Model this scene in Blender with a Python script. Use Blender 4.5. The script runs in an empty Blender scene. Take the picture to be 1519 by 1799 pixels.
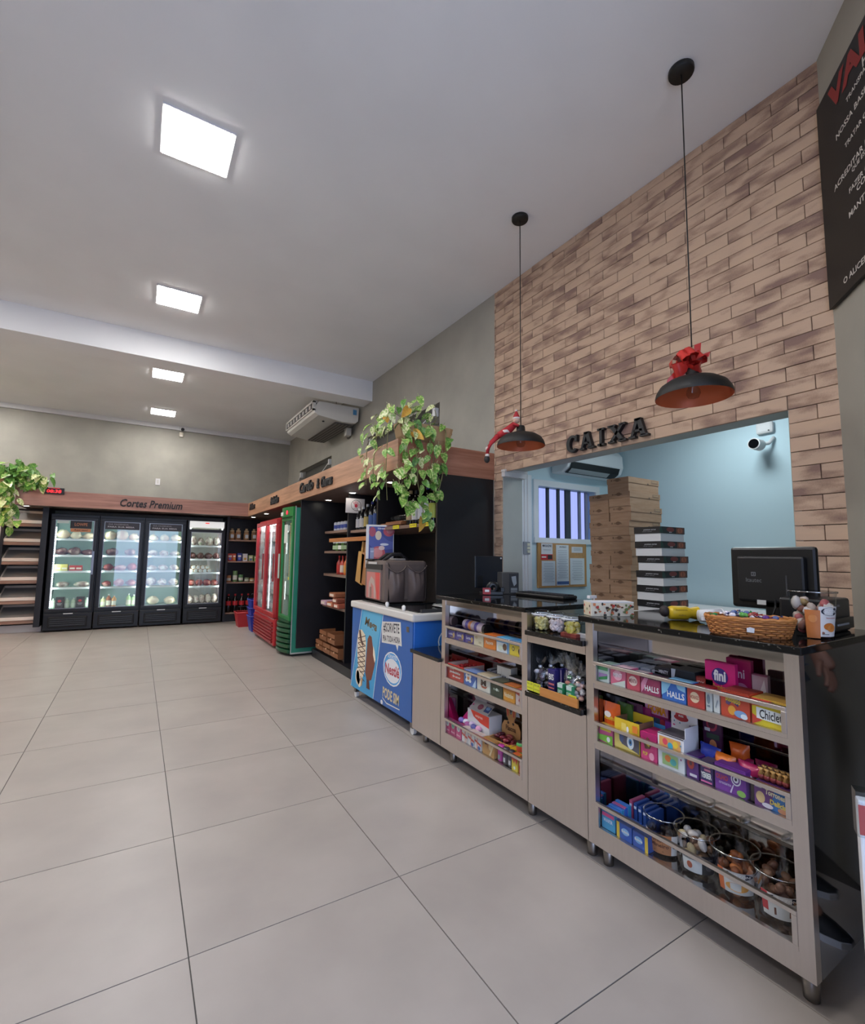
import bpy, bmesh, math, random
from mathutils import Vector, Matrix
random.seed(7)
PI = math.pi
SC = bpy.context.scene
COL = SC.collection
# ---------------------------------------------------------------- camera
cam_d = bpy.data.cameras.new('camera')
cam = bpy.data.objects.new('camera', cam_d); COL.objects.link(cam)
cam_d.sensor_fit = 'HORIZONTAL'; cam_d.sensor_width = 36.0
cam_d.lens = 834.56 / 1519 * 36.0
cam_d.clip_start = 0.02; cam_d.clip_end = 200
def cam_matrix(yaw, pitch, roll, loc):
    f = Vector((math.sin(yaw) * math.cos(pitch), math.cos(yaw) * math.cos(pitch), math.sin(pitch)))
    r0 = Vector((math.cos(yaw), -math.sin(yaw), 0)); u0 = r0.cross(f)
    r = r0 * math.cos(roll) + u0 * math.sin(roll)
    u = -r0 * math.sin(roll) + u0 * math.cos(roll)
    m = Matrix((r, u, -f)).transposed().to_4x4(); m.translation = loc
    return m
cam.matrix_world = cam_matrix(0.5528, 0.0919, 0.0134, Vector((0, 0, 1.35)))
SC.camera = cam
# ---------------------------------------------------------------- light and exposure
WORLD_STRENGTH = 1.25
FRONT_W, ROOM_W, PANEL_E = 70.0, 10.0, 68.0
SC.view_settings.view_transform = 'Standard'; SC.view_settings.look = 'None'
SC.view_settings.gamma = 1.0; SC.view_settings.use_curve_mapping = False
SC.view_settings.exposure = 0.0
SC.cycles.transparent_max_bounces = 48; SC.cycles.max_bounces = 10; SC.cycles.diffuse_bounces = 6
world = bpy.data.worlds.new('world'); SC.world = world; world.use_nodes = True
wn = world.node_tree.nodes; wl_ = world.node_tree.links
bgn = wn['Background']; bgn.inputs['Strength'].default_value = WORLD_STRENGTH
wg = wn.new('ShaderNodeTexCoord'); wsx = wn.new('ShaderNodeSeparateXYZ'); wr = wn.new('ShaderNodeValToRGB')
wl_.new(wg.outputs['Generated'], wsx.inputs[0]); wl_.new(wsx.outputs['Z'], wr.inputs[0]); wl_.new(wr.outputs[0], bgn.inputs['Color'])
wr.color_ramp.elements[0].color = (0.56, 0.60, 0.90, 1); wr.color_ramp.elements[1].color = (0.45, 0.62, 1.0, 1)
def area(name, loc, rot, sx, sy, w, col):
    l = bpy.data.lights.new(name, 'AREA'); l.shape = 'RECTANGLE'; l.size = sx; l.size_y = sy; l.energy = w; l.color = col
    o = bpy.data.objects.new(name, l); COL.objects.link(o); o.location = loc; o.rotation_euler = rot
    return o
# daylight entering through the open shop front behind the camera
area('storefront_daylight', (0.35, -1.35, 1.5), (PI / 2, 0, 0), 2.1, 2.9, FRONT_W, (0.55, 0.70, 1.0))
# ---------------------------------------------------------------- colours and materials
def lin(h):
    h = h.lstrip('#')
    return tuple((lambda v: v / 12.92 if v <= 0.04045 else ((v + 0.055) / 1.055) ** 2.4)(int(h[i:i + 2], 16) / 255) for i in (0, 2, 4)) + (1.0,)
_m = {}
def newmat(name):
    m = bpy.data.materials.new(name); m.use_nodes = True
    return m, m.node_tree.nodes, m.node_tree.links, m.node_tree.nodes['Principled BSDF']
def mat(h, rough=0.5, metal=0.0, var=0.0, scale=12.0, spec=0.5, stretch=None, bump=0.0):
    """plain surface; var mixes in a noise variation of the colour."""
    k = (h, rough, metal, var, scale, spec, stretch, bump)
    if k in _m: return _m[k]
    m, n, l, b = newmat('surface_' + h.strip('#'))
    c = lin(h); b.inputs['Base Color'].default_value = c
    b.inputs['Roughness'].default_value = rough; b.inputs['Metallic'].default_value = metal
    b.inputs['Specular IOR Level'].default_value = spec
    if var or bump:
        tc = n.new('ShaderNodeTexCoord'); mp = n.new('ShaderNodeMapping'); nz = n.new('ShaderNodeTexNoise')
        mp.inputs['Scale'].default_value = stretch or (1, 1, 1)
        nz.inputs['Scale'].default_value = scale; nz.inputs['Detail'].default_value = 5
        l.new(tc.outputs['Object'], mp.inputs[0]); l.new(mp.outputs[0], nz.inputs['Vector'])
        if var:
            mx = n.new('ShaderNodeMix'); mx.data_type = 'RGBA'
            mx.inputs[6].default_value = tuple(min(1, v * (1 + var)) for v in c[:3]) + (1,)
            mx.inputs[7].default_value = tuple(v * (1 - var) for v in c[:3]) + (1,)
            l.new(nz.outputs['Fac'], mx.inputs[0]); l.new(mx.outputs[2], b.inputs['Base Color'])
        if bump:
            bp = n.new('ShaderNodeBump'); bp.inputs['Strength'].default_value = bump; bp.inputs['Distance'].default_value = 0.01
            l.new(nz.outputs['Fac'], bp.inputs['Height']); l.new(bp.outputs[0], b.inputs['Normal'])
    _m[k] = m
    return m
def emit(h, s, key=None):
    k = ('e', h, s)
    if k in _m: return _m[k]
    m, n, l, b = newmat('glow_' + h.strip('#'))
    b.inputs['Base Color'].default_value = lin(h); b.inputs['Emission Color'].default_value = lin(h); b.inputs['Emission Strength'].default_value = s
    _m[k] = m
    return m
def glass(h='#ffffff', refl=0.08, rough=0.02, key='', tint=1.0):
    """thin pane: transparent, with a Fresnel reflection."""
    k = ('g', h, refl, rough)
    if k in _m: return _m[k]
    m, n, l, b = newmat('clear_' + h.strip('#')); n.remove(b)
    out = n['Material Output']; mx = n.new('ShaderNodeMixShader'); t = n.new('ShaderNodeBsdfTransparent'); g = n.new('ShaderNodeBsdfGlossy')
    fr = n.new('ShaderNodeFresnel'); fr.inputs['IOR'].default_value = 1.45
    mu = n.new('ShaderNodeMath'); mu.operation = 'MULTIPLY_ADD'; mu.inputs[1].default_value = 0.9; mu.inputs[2].default_value = refl - 0.03; mu.use_clamp = True
    ge = n.new('ShaderNodeNewGeometry'); ib = n.new('ShaderNodeMath'); ib.operation = 'SUBTRACT'; ib.inputs[0].default_value = 1.0; mm = n.new('ShaderNodeMath'); mm.operation = 'MULTIPLY'
    l.new(ge.outputs['Backfacing'], ib.inputs[1]); l.new(fr.outputs[0], mu.inputs[0]); l.new(mu.outputs[0], mm.inputs[0]); l.new(ib.outputs[0], mm.inputs[1]); l.new(mm.outputs[0], mx.inputs[0])
    t.inputs['Color'].default_value = lin(h); g.inputs['Roughness'].default_value = rough
    l.new(t.outputs[0], mx.inputs[1]); l.new(g.outputs[0], mx.inputs[2]); l.new(mx.outputs[0], out.inputs['Surface'])
    _m[k] = m
    return m
def wood(h1, h2, axis='Y', rough=0.45, scale=1.0):
    k = ('w', h1, h2, axis, scale)
    if k in _m: return _m[k]
    m, n, l, b = newmat('wood_grain')
    tc = n.new('ShaderNodeTexCoord'); mp = n.new('ShaderNodeMapping'); nz = n.new('ShaderNodeTexNoise'); n2 = n.new('ShaderNodeTexNoise'); r = n.new('ShaderNodeValToRGB'); ad = n.new('ShaderNodeMath')
    s = [14 * scale] * 3; s['XYZ'.index(axis)] = 0.7 * scale
    mp.inputs['Scale'].default_value = s
    nz.inputs['Scale'].default_value = 1.6; nz.inputs['Detail'].default_value = 6; nz.inputs['Distortion'].default_value = 0.6
    n2.inputs['Scale'].default_value = 9; n2.inputs['Detail'].default_value = 3
    l.new(tc.outputs['Object'], mp.inputs[0]); l.new(mp.outputs[0], nz.inputs['Vector']); l.new(mp.outputs[0], n2.inputs['Vector'])
    ad.operation = 'MULTIPLY_ADD'; ad.inputs[1].default_value = 0.25
    l.new(n2.outputs['Fac'], ad.inputs[0]); l.new(nz.outputs['Fac'], ad.inputs[2]); l.new(ad.outputs[0], r.inputs[0])
    r.color_ramp.elements[0].position = 0.42; r.color_ramp.elements[0].color = lin(h2)
    r.color_ramp.elements[1].position = 0.78; r.color_ramp.elements[1].color = lin(h1)
    l.new(r.outputs[0], b.inputs['Base Color']); b.inputs['Roughness'].default_value = rough
    _m[k] = m
    return m
def ramp_mat(name, cols, scale=6.0, detail=6, rough=0.6, stretch=(1, 1, 1), bump=0.0, rnd=False, spec=0.5, pos=None, metal=0.0, shift=0.0):
    """noise through a colour ramp; rnd shifts the pattern per object."""
    m, n, l, b = newmat(name)
    tc = n.new('ShaderNodeTexCoord'); mp = n.new('ShaderNodeMapping'); nz = n.new('ShaderNodeTexNoise'); r = n.new('ShaderNodeValToRGB')
    mp.inputs['Scale'].default_value = stretch; nz.inputs['Scale'].default_value = scale; nz.inputs['Detail'].default_value = detail
    l.new(tc.outputs['Object'], mp.inputs[0]); src = mp.outputs[0]
    if rnd:
        oi = n.new('ShaderNodeObjectInfo'); va = n.new('ShaderNodeVectorMath'); va.operation = 'ADD'; sc = n.new('ShaderNodeVectorMath'); sc.operation = 'SCALE'; sc.inputs['Scale'].default_value = 53.0
        l.new(oi.outputs['Location'], sc.inputs[0]); l.new(mp.outputs[0], va.inputs[0]); l.new(sc.outputs[0], va.inputs[1]); src = va.outputs[0]
    l.new(src, nz.inputs['Vector']); fac = nz.outputs['Fac']
    if shift:      # every object a little lighter or darker than the next
        ma = n.new('ShaderNodeMath'); ma.operation = 'MULTIPLY_ADD'; ma.inputs[1].default_value = shift; ad = n.new('ShaderNodeMath'); ad.operation = 'SUBTRACT'; ad.inputs[1].default_value = shift / 2
        l.new(oi.outputs['Random'], ma.inputs[0]); l.new(fac, ma.inputs[2]); l.new(ma.outputs[0], ad.inputs[0]); fac = ad.outputs[0]
        n3 = n.new('ShaderNodeTexNoise'); n3.inputs['Scale'].default_value = 160; n3.inputs['Detail'].default_value = 2; l.new(tc.outputs['Object'], n3.inputs['Vector'])
        m3 = n.new('ShaderNodeMath'); m3.operation = 'MULTIPLY_ADD'; m3.inputs[1].default_value = .10; l.new(n3.outputs['Fac'], m3.inputs[0]); l.new(fac, m3.inputs[2]); m4 = n.new('ShaderNodeMath'); m4.operation = 'SUBTRACT'; m4.inputs[1].default_value = .05; l.new(m3.outputs[0], m4.inputs[0]); fac = m4.outputs[0]
    l.new(fac, r.inputs[0])
    el = r.color_ramp.elements
    ps = pos or [0.3 + 0.4 * i / (len(cols) - 1) for i in range(len(cols))]
    while len(el) < len(cols): el.new(0.5)
    for e, c, p in zip(el, cols, ps): e.position = p; e.color = lin(c)
    l.new(r.outputs[0], b.inputs['Base Color']); b.inputs['Roughness'].default_value = rough; b.inputs['Specular IOR Level'].default_value = spec; b.inputs['Metallic'].default_value = metal
    if bump:
        bp = n.new('ShaderNodeBump'); bp.inputs['Strength'].default_value = bump; bp.inputs['Distance'].default_value = 0.004
        l.new(nz.outputs['Fac'], bp.inputs['Height']); l.new(bp.outputs[0], b.inputs['Normal'])
    return m
M_CEIL = ramp_mat('ceiling_paint', ['#efeeee', '#f5f4f4'], 1.5, 3, 0.85)
M_WHITE = mat('#d9d7d6', 0.6, var=0.02, scale=3)
M_PLASTER = ramp_mat('cement_plaster', ['#9e9a90', '#a5a196', '#ada99d'], 2.2, 9, 0.75, bump=0.05)
M_TILE = ramp_mat('porcelain_tile', ['#a29992', '#a89f97', '#aea59d'], 2.6, 9, 0.36, rnd=True, spec=0.4, bump=0.02)
M_GROUT = mat('#55514d', 0.8, var=0.1)
M_BRICK = ramp_mat('brick_face', ['#8e7165', '#ae907a', '#c9ab92', '#d2b396'], 4.0, 3, 0.85, stretch=(1, 1.0, 3.0), rnd=True, bump=0.25, pos=[0.33, 0.43, 0.53, 0.78], shift=.11)
M_MORTAR = mat('#2e231d', 0.9, var=0.1)
M_BLUEWALL = mat('#c6dde4', 0.7, var=0.02, scale=2)
M_LAM = mat('#1b1a1e', 0.38, var=0.15, scale=30)
M_BLACK = mat('#0d0d0f', 0.35)
M_BLACKM = mat('#141416', 0.6)
M_GREYP = mat('#3a3a3c', 0.5)
M_WOODY = wood('#b98b6c', '#8f664b', 'Y')
M_WOODX = wood('#b18273', '#8d6458', 'X')
M_SHELFY = wood('#8f7465', '#6e564a', 'Y')
M_SHELFX = wood('#a3806d', '#7d5f50', 'X')
M_STEEL = mat('#d3ccc8', 0.30, 1.0, var=0.05, scale=3, stretch=(1, 40, 1))
M_MIRROR = mat('#b9b4b0', 0.07, 1.0, bump=0.02, scale=3)
M_DULLST = mat('#8f8a86', 0.34, 1.0)
M_GLASS = glass()
M_GLASSR = glass('#f8fbfb', 0.14, 0.01)
M_CLEAR = glass('#eef2f4', 0.07, 0.08)
M_CARD = ramp_mat('kraft_card', ['#94755a', '#a3846a'], 8, 4, 0.8, stretch=(1, 1, 6), rnd=True)
M_WBOX = mat('#dcdcda', 0.5)
def granite():
    m, n, l, b = newmat('black_granite')
    tc = n.new('ShaderNodeTexCoord'); v = n.new('ShaderNodeTexVoronoi'); r = n.new('ShaderNodeValToRGB'); v.inputs['Scale'].default_value = 190
    l.new(tc.outputs['Object'], v.inputs['Vector']); l.new(v.outputs['Color'], r.inputs[0])
    r.color_ramp.elements[0].position = 0.86; r.color_ramp.elements[0].color = lin('#0b0b0c'); r.color_ramp.elements[1].position = 0.97; r.color_ramp.elements[1].color = lin('#6d675d')
    l.new(r.outputs[0], b.inputs['Base Color']); b.inputs['Roughness'].default_value = 0.06
    return m
M_GRANITE = granite()
# ---------------------------------------------------------------- mesh building
ROOT = {}
class MB:
    def __init__(s): s.v = []; s.f = []; s.mi = []; s.sm = []; s.mats = []
    def m(s, mt):
        if mt not in s.mats: s.mats.append(mt)
        return s.mats.index(mt)
    def add(s, vs, fs, mt, smooth=False, M=None):
        b = len(s.v); i = s.m(mt)
        for p in vs:
            p = Vector(p)
            s.v.append(M @ p if M else p)
        for f in fs: s.f.append([b + k for k in f]); s.mi.append(i); s.sm.append(smooth)
        return s
    def box(s, x0, x1, y0, y1, z0, z1, mt, M=None):
        vs = [(x, y, z) for x in (x0, x1) for y in (y0, y1) for z in (z0, z1)]
        return s.add(vs, [(0, 1, 3, 2), (4, 6, 7, 5), (0, 4, 5, 1), (2, 3, 7, 6), (0, 2, 6, 4), (1, 5, 7, 3)], mt, M=M)
    def prism(s, pts, t, mt, M=None):
        """polygon in local XY (counter-clockwise), extruded z 0..t"""
        n = len(pts)
        vs = [(x, y, 0) for x, y in pts] + [(x, y, t) for x, y in pts]
        fs = [list(range(n))[::-1], list(range(n, 2 * n))] + [(i, (i + 1) % n, n + (i + 1) % n, n + i) for i in range(n)]
        return s.add(vs, fs, mt, M=M)
    def lathe(s, prof, mt, seg=24, M=None, smooth=True, a0=0.0, a1=2 * PI, caps=True):
        """profile of (r, z) from bottom to top"""
        full = abs(a1 - a0 - 2 * PI) < 1e-6; ns = seg if full else seg + 1
        vs = [(r * math.cos(a0 + (a1 - a0) * i / seg), r * math.sin(a0 + (a1 - a0) * i / seg), z) for r, z in prof for i in range(ns)]
        fs = []
        for j in range(len(prof) - 1):
            for i in range(seg):
                k = (i + 1) % ns
                fs.append((j * ns + i, j * ns + k, (j + 1) * ns + k, (j + 1) * ns + i))
        if full and caps:
            if prof[0][0] > 1e-5: fs.append(list(range(ns))[::-1])
            if prof[-1][0] > 1e-5: fs.append([(len(prof) - 1) * ns + i for i in range(ns)])
        return s.add(vs, fs, mt, smooth, M)
    def cyl(s, p, r, h, mt, seg=16, axis='Z', smooth=True, r2=None):
        M = Matrix.Translation(Vector(p)) @ {'Z': Matrix.Identity(4), 'X': Matrix.Rotation(PI / 2, 4, 'Y'), 'Y': Matrix.Rotation(-PI / 2, 4, 'X')}[axis]
        n = seg; r2 = r if r2 is None else r2
        vs = [((r if k == 0 else r2) * math.cos(2 * PI * i / n), (r if k == 0 else r2) * math.sin(2 * PI * i / n), k * h) for k in (0, 1) for i in range(n)]
        s.add(vs, [(i, (i + 1) % n, n + (i + 1) % n, n + i) for i in range(n)], mt, smooth, M)
        return s.add(vs, [list(range(n))[::-1], list(range(n, 2 * n))], mt, False, M)
    def tube(s, pts, r, mt, seg=6, closed=False):
        pts = [Vector(p) for p in pts]; n = len(pts); vs = []; rr = r if isinstance(r, (list, tuple)) else [r] * n
        for i, p in enumerate(pts):
            d = (pts[min(i + 1, n - 1)] - pts[max(i - 1, 0)]).normalized()
            a = d.cross(Vector((0, 0, 1)) if abs(d.z) < 0.9 else Vector((1, 0, 0))).normalized(); b = d.cross(a)
            vs += [p + (a * math.cos(2 * PI * k / seg) + b * math.sin(2 * PI * k / seg)) * rr[i] for k in range(seg)]
        fs = [(i * seg + k, i * seg + (k + 1) % seg, (i + 1) * seg + (k + 1) % seg, (i + 1) * seg + k) for i in range(n - 1) for k in range(seg)]
        fs += [list(range(seg))[::-1], [(n - 1) * seg + k for k in range(seg)]]
        return s.add(vs, fs, mt, True)
    def ball(s, p, r, mt, seg=10, ring=7, sc=(1, 1, 1), M=None):
        prof = [(max(1e-6, r * math.sin(PI * j / ring)), -r * math.cos(PI * j / ring)) for j in range(ring + 1)]
        T = Matrix.Translation(Vector(p)) @ (M or Matrix.Identity(4)) @ Matrix.Diagonal((sc[0], sc[1], sc[2], 1))
        return s.lathe(prof, mt, seg, T, caps=False)
    def quad(s, a, b, c, d, mt): return s.add([a, b, c, d], [(0, 1, 2, 3)], mt)
    def ell(s, cx, cy, rx, ry, t, mt, M=None, n=20): return s.prism([(cx + rx * math.cos(2 * PI * i / n), cy + ry * math.sin(2 * PI * i / n)) for i in range(n)], t, mt, M)
    def build(s, name, parent=None, label=None, loc=None, bevel=0.0, kind=None):
        """ONE mesh object.  Vertices are given in world space, or in the parent's space when the parent stands at the origin."""
        base = ROOT.get(parent.name, Vector()) if parent else Vector()
        o0 = Vector(loc) if loc is not None else base
        me = bpy.data.meshes.new(name)
        me.from_pydata([tuple(p - o0) for p in s.v], [], s.f)
        for mt in s.mats: me.materials.append(mt)
        me.polygons.foreach_set('material_index', s.mi); me.polygons.foreach_set('use_smooth', s.sm)
        me.update()
        o = bpy.data.objects.new(name, me); COL.objects.link(o)
        if parent: o.parent = parent
        o.location = o0 - base
        ROOT[o.name] = o0
        if label: o['label'] = label
        if kind: o['kind'] = kind
        if bevel:
            bv = o.modifiers.new('bevel', 'BEVEL'); bv.width = bevel; bv.segments = 2; bv.limit_method = 'ANGLE'
        return o
def tag(o, label, cat, group=None):
    o['label'] = label; o['category'] = cat
    if group: o['group'] = group
    return o
def thing(name, label, cat, loc=(0, 0, 0), group=None, rz=0.0):
    o = bpy.data.objects.new(name, None); COL.objects.link(o); o.empty_display_size = 0.05
    o.location = loc; o.rotation_euler = (0, 0, rz); ROOT[o.name] = Vector(loc) if not rz else Vector(loc)
    return tag(o, label, cat, group)
def local(name, label, cat, group=None):
    """a thing whose parts are built around the origin; place() moves it afterwards"""
    return thing(name, label, cat, (0, 0, 0), group)
def place(o, loc, rz=0.0):
    o.location = loc; o.rotation_euler = (0, 0, rz); return o
def dup(root, loc, rz=0.0, label=None, group=None):
    r = root.copy(); COL.objects.link(r); r.location = loc; r.rotation_euler = (0, 0, rz)
    if label: r['label'] = label
    if group: r['group'] = group
    for ch in list(root.children):
        c = ch.copy(); COL.objects.link(c); c.parent = r
        for g in list(ch.children):
            d = g.copy(); COL.objects.link(d); d.parent = c
    return r
def struct(o): o['kind'] = 'structure'; return o
# frames: local x, y, z of a printed face -> world
def frame(o, xd, yd):
    x = Vector(xd).normalized(); y = Vector(yd).normalized(); z = x.cross(y)
    m = Matrix((x, y, z)).transposed().to_4x4(); m.translation = Vector(o); return m
def fX(o): return frame(o, (0, -1, 0), (0, 0, 1))      # a face that looks to -X
def fY(o): return frame(o, (1, 0, 0), (0, 0, 1))       # a face that looks to -Y
_tx = {}
def text_mesh(s, bold=0.0, shear=0.0):
    k = (s, bold, shear)
    if k not in _tx:
        c = bpy.data.curves.new('t', 'FONT'); c.body = s; c.resolution_u = 2; c.shear = shear; c.offset = bold; c.size = 1.0
        o = bpy.data.objects.new('t', c); me = bpy.data.meshes.new_from_object(o)
        vs = [v.co.copy() for v in me.vertices]; fs = [tuple(p.vertices) for p in me.polygons]
        x0 = min(v.x for v in vs); x1 = max(v.x for v in vs); y0 = min(v.y for v in vs); y1 = max(v.y for v in vs)
        _tx[k] = ([Vector(((v.x - x0) / (x1 - x0) - 0.5, (v.y - y0) / (y1 - y0) - 0.5, 0)) for v in vs], fs, (x1 - x0) / (y1 - y0))
        bpy.data.objects.remove(o); bpy.data.curves.remove(c); bpy.data.meshes.remove(me)
    return _tx[k]
def put_text(mb, s, F, cx, cy, w, h, mt, z=0.001, bold=0.0, shear=0.0, t=0.0, rot=0.0):
    vs, fs, asp = text_mesh(s, bold, shear)
    if h is None: h = w / asp
    if w is None: w = h * asp
    M = F @ Matrix.Translation((cx, cy, z)) @ Matrix.Rotation(rot, 4, 'Z') @ Matrix.Diagonal((w, h, 1, 1))
    if not t: return mb.add(vs, fs, mt, M=M)
    n = len(vs); ed = {}
    for f in fs:
        for a, b in zip(f, f[1:] + f[:1]): ed[(a, b)] = 1
    side = [(a, b, b + n, a + n) for a, b in ed if (b, a) not in ed]
    return mb.add([v for v in vs] + [v + Vector((0, 0, t)) for v in vs], [f[::-1] for f in fs] + [tuple(k + n for k in f) for f in fs] + side, mt, M=M)
def art(parent, F, items, name='print', label=None):
    """printed marks lying just proud of a face: r rectangle, e ellipse, p polygon, t text (x, y from the face centre)"""
    mb = MB(); z = 0.0006
    F = Matrix.Translation(ROOT.get(parent.name, Vector())) @ F      # F is in the parent's own space
    for it in items:
        k = it[0]; z += 0.00025
        if k == 'r': _, cx, cy, w, h, c = it; mb.add([(cx - w / 2, cy - h / 2, z), (cx + w / 2, cy - h / 2, z), (cx + w / 2, cy + h / 2, z), (cx - w / 2, cy + h / 2, z)], [(0, 1, 2, 3)], mat(c, 0.4), M=F)
        elif k == 'e':
            _, cx, cy, rx, ry, c = it; n = 18
            mb.add([(cx + rx * math.cos(2 * PI * i / n), cy + ry * math.sin(2 * PI * i / n), z) for i in range(n)], [list(range(n))], mat(c, 0.4), M=F)
        elif k == 'p': mb.add([(x, y, z) for x, y in it[1]], [list(range(len(it[1])))], mat(it[2], 0.4), M=F)
        elif k == 't':
            _, s, cx, cy, w, h, c = it[:7]
            put_text(mb, s, F, cx, cy, w, h, mat(c, 0.4), z, bold=it[7] if len(it) > 7 else 0.02, shear=it[8] if len(it) > 8 else 0.0, rot=it[9] if len(it) > 9 else 0.0)
    return mb.build(name, parent, label)
ORD = ['first', 'second', 'third', 'fourth', 'fifth', 'sixth', 'seventh', 'eighth', 'ninth', 'tenth', 'eleventh', 'twelfth', 'thirteenth', 'fourteenth']
# ================================================================ THE SETTING
CZ = 3.92          # ceiling
WX = 2.83          # right wall
YB = 10.87         # back wall
# floor: a screed with every porcelain tile of 80 cm a piece of its own
fl = struct(MB().box(-4.4, 5.0, -2.6, 11.2, -0.08, -0.004, M_GROUT).build('floor'))
TS, GX, GY = 0.795, 0.2263, 1.883
tile_me = None
for i in range(-5, 4):
    for j in range(-5, 12):
        x0, y0 = GX + i * TS, GY + j * TS
        if x0 > 2.4 or (i == 3 and j > 1): continue
        if tile_me is None:
            mb = MB(); g = 0.0022; mb.box(g, TS - g, g, TS - g, -0.006, 0.0, M_TILE); t = mb.build('tile', fl, loc=(0, 0, 0)); tile_me = t.data
        else:
            t = bpy.data.objects.new('tile', tile_me); COL.objects.link(t); t.parent = fl
        t.location = (x0, y0, 0)
struct(MB().box(-4.4, 3.03, -1.8, 11.0, CZ, CZ + 0.1, M_CEIL).build('ceiling'))
# the dropped beam across the ceiling
struct(MB().box(-4.4, WX, 6.33, 6.66, 3.62, CZ, M_CEIL).build('trim_1'))
struct(MB().box(-4.4, WX, YB - 0.05, YB, CZ - 0.085, CZ, M_WHITE).build('trim_2'))
# back wall, left wall, the splayed wall beside the entrance
struct(MB().box(-4.4, 3.0, YB, YB + 0.12, 0, CZ, M_PLASTER).build('wall_back'))
struct(MB().box(-4.4, -4.25, -1.4, YB, 0, CZ, M_PLASTER).build('wall_left'))
A = Vector((2.83, 0.872, 0)); D = Vector((-0.766, -0.643, 0)); NN = Vector((0.643, -0.766, 0)); UP = Vector((0, 0, 1))
mb = MB()
def slab(mb, t0, t1, o0, o1, z0, z1, mt):
    c = [A + D * t0 + NN * o0, A + D * t1 + NN * o0, A + D * t1 + NN * o1, A + D * t0 + NN * o1]
    mb.add([v + UP * z0 for v in c] + [v + UP * z1 for v in c], [(0, 1, 2, 3), (7, 6, 5, 4), (0, 4, 5, 1), (1, 5, 6, 2), (2, 6, 7, 3), (3, 7, 4, 0)], mt)
slab(mb, 0, .36, 0, .12, 0, CZ, M_PLASTER); slab(mb, .36, 1.9, 0, .12, 2.35, CZ, M_PLASTER)
struct(mb.build('wall_front'))
# unseen passage walls, added behind the doorway to keep sky light out
mb = MB(); slab(mb, -.3, 1.9, 1.1, 1.2, 0, 2.35, M_PLASTER); slab(mb, .30, .36, .12, 1.1, 0, 2.35, M_PLASTER); slab(mb, 1.9, 2.0, .0, 1.2, 0, 2.35, M_PLASTER); slab(mb, .30, 1.9, .12, 1.1, 2.35, 2.42, M_PLASTER)
struct(mb.build('wall_added_blocker'))
# right wall: cement plaster with two glazed niches above the shop shelving
def niche_wall():
    mb = MB(); y0, y1 = 3.48, YB
    mb.box(WX, WX + 0.2, y0, y1, 0, 2.36, M_PLASTER); mb.box(WX, WX + 0.2, y0, y1, 3.10, CZ, M_PLASTER)
    for a, b in ((y0, 4.46), (6.46, 8.02), (9.98, y1)): mb.box(WX, WX + 0.2, a, b, 2.36, 3.10, M_PLASTER)
    return struct(mb.build('wall_right'))
wr_ = niche_wall()
MN = mat('#55544c', 0.6, var=0.1); MCL = mat('#e4e4e2', 0.3)
for k, (a, b) in enumerate(((4.46, 6.46), (8.02, 9.98))):
    w = struct(MB().box(WX + 0.13, WX + 0.16, a, b, 2.36, 3.10, MN).build('window_%d' % (k + 1)))
    MB().box(WX + 0.02, WX + 0.028, a + 0.03, b - 0.03, 2.38, 3.07, M_GLASS).build('pane', w)
    mb = MB().box(WX + 0.03, WX + 0.10, a + 0.9, a + 1.05, 2.60, 2.82, mat('#25262a', 0.5)); mb.build('wall_box', w)
    for yy in (a + 0.1, b - 0.12):
        MB().box(WX - 0.02, WX + 0.03, yy - 0.03, yy + 0.03, 2.95, 3.05, MCL).build('clip', w)
    MB().tube([(WX - 0.01, a + 0.1, 3.0), (WX - 0.03, a + 0.8, 2.72), (WX - 0.12, a + 1.9, 2.34)] if k else [(WX - 0.01, a + 0.1, 3.0), (WX - 0.03, a + 1.1, 2.7), (WX - 0.1, a + 2.0, 2.5)], 0.006, MCL, 5).build('cord', w)
    MB().tube([(WX - 0.01, b - 0.12, 3.0), (WX - 0.02, b + 0.5, 2.66), (WX - 0.1, b + 1.0, 2.35)], 0.005, MCL, 5).build('cord', w)
# right wall: the brick part with the cashier's opening
OY0, OY1, OZ = 1.083, 3.365, 2.155
BR0, BR1 = 0.85, 3.48
mb = MB(); x0, x1 = WX + 0.012, WX + 0.2
mb.box(x0, x1, BR0, OY0, 0, CZ, M_MORTAR); mb.box(x0, x1, OY1, BR1, 0, CZ, M_MORTAR); mb.box(x0, x1, OY0, OY1, OZ, CZ, M_MORTAR)
bw = struct(mb.build('wall_side'))
bw['label'] = 'tan brick wall around the cashier opening'
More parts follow.
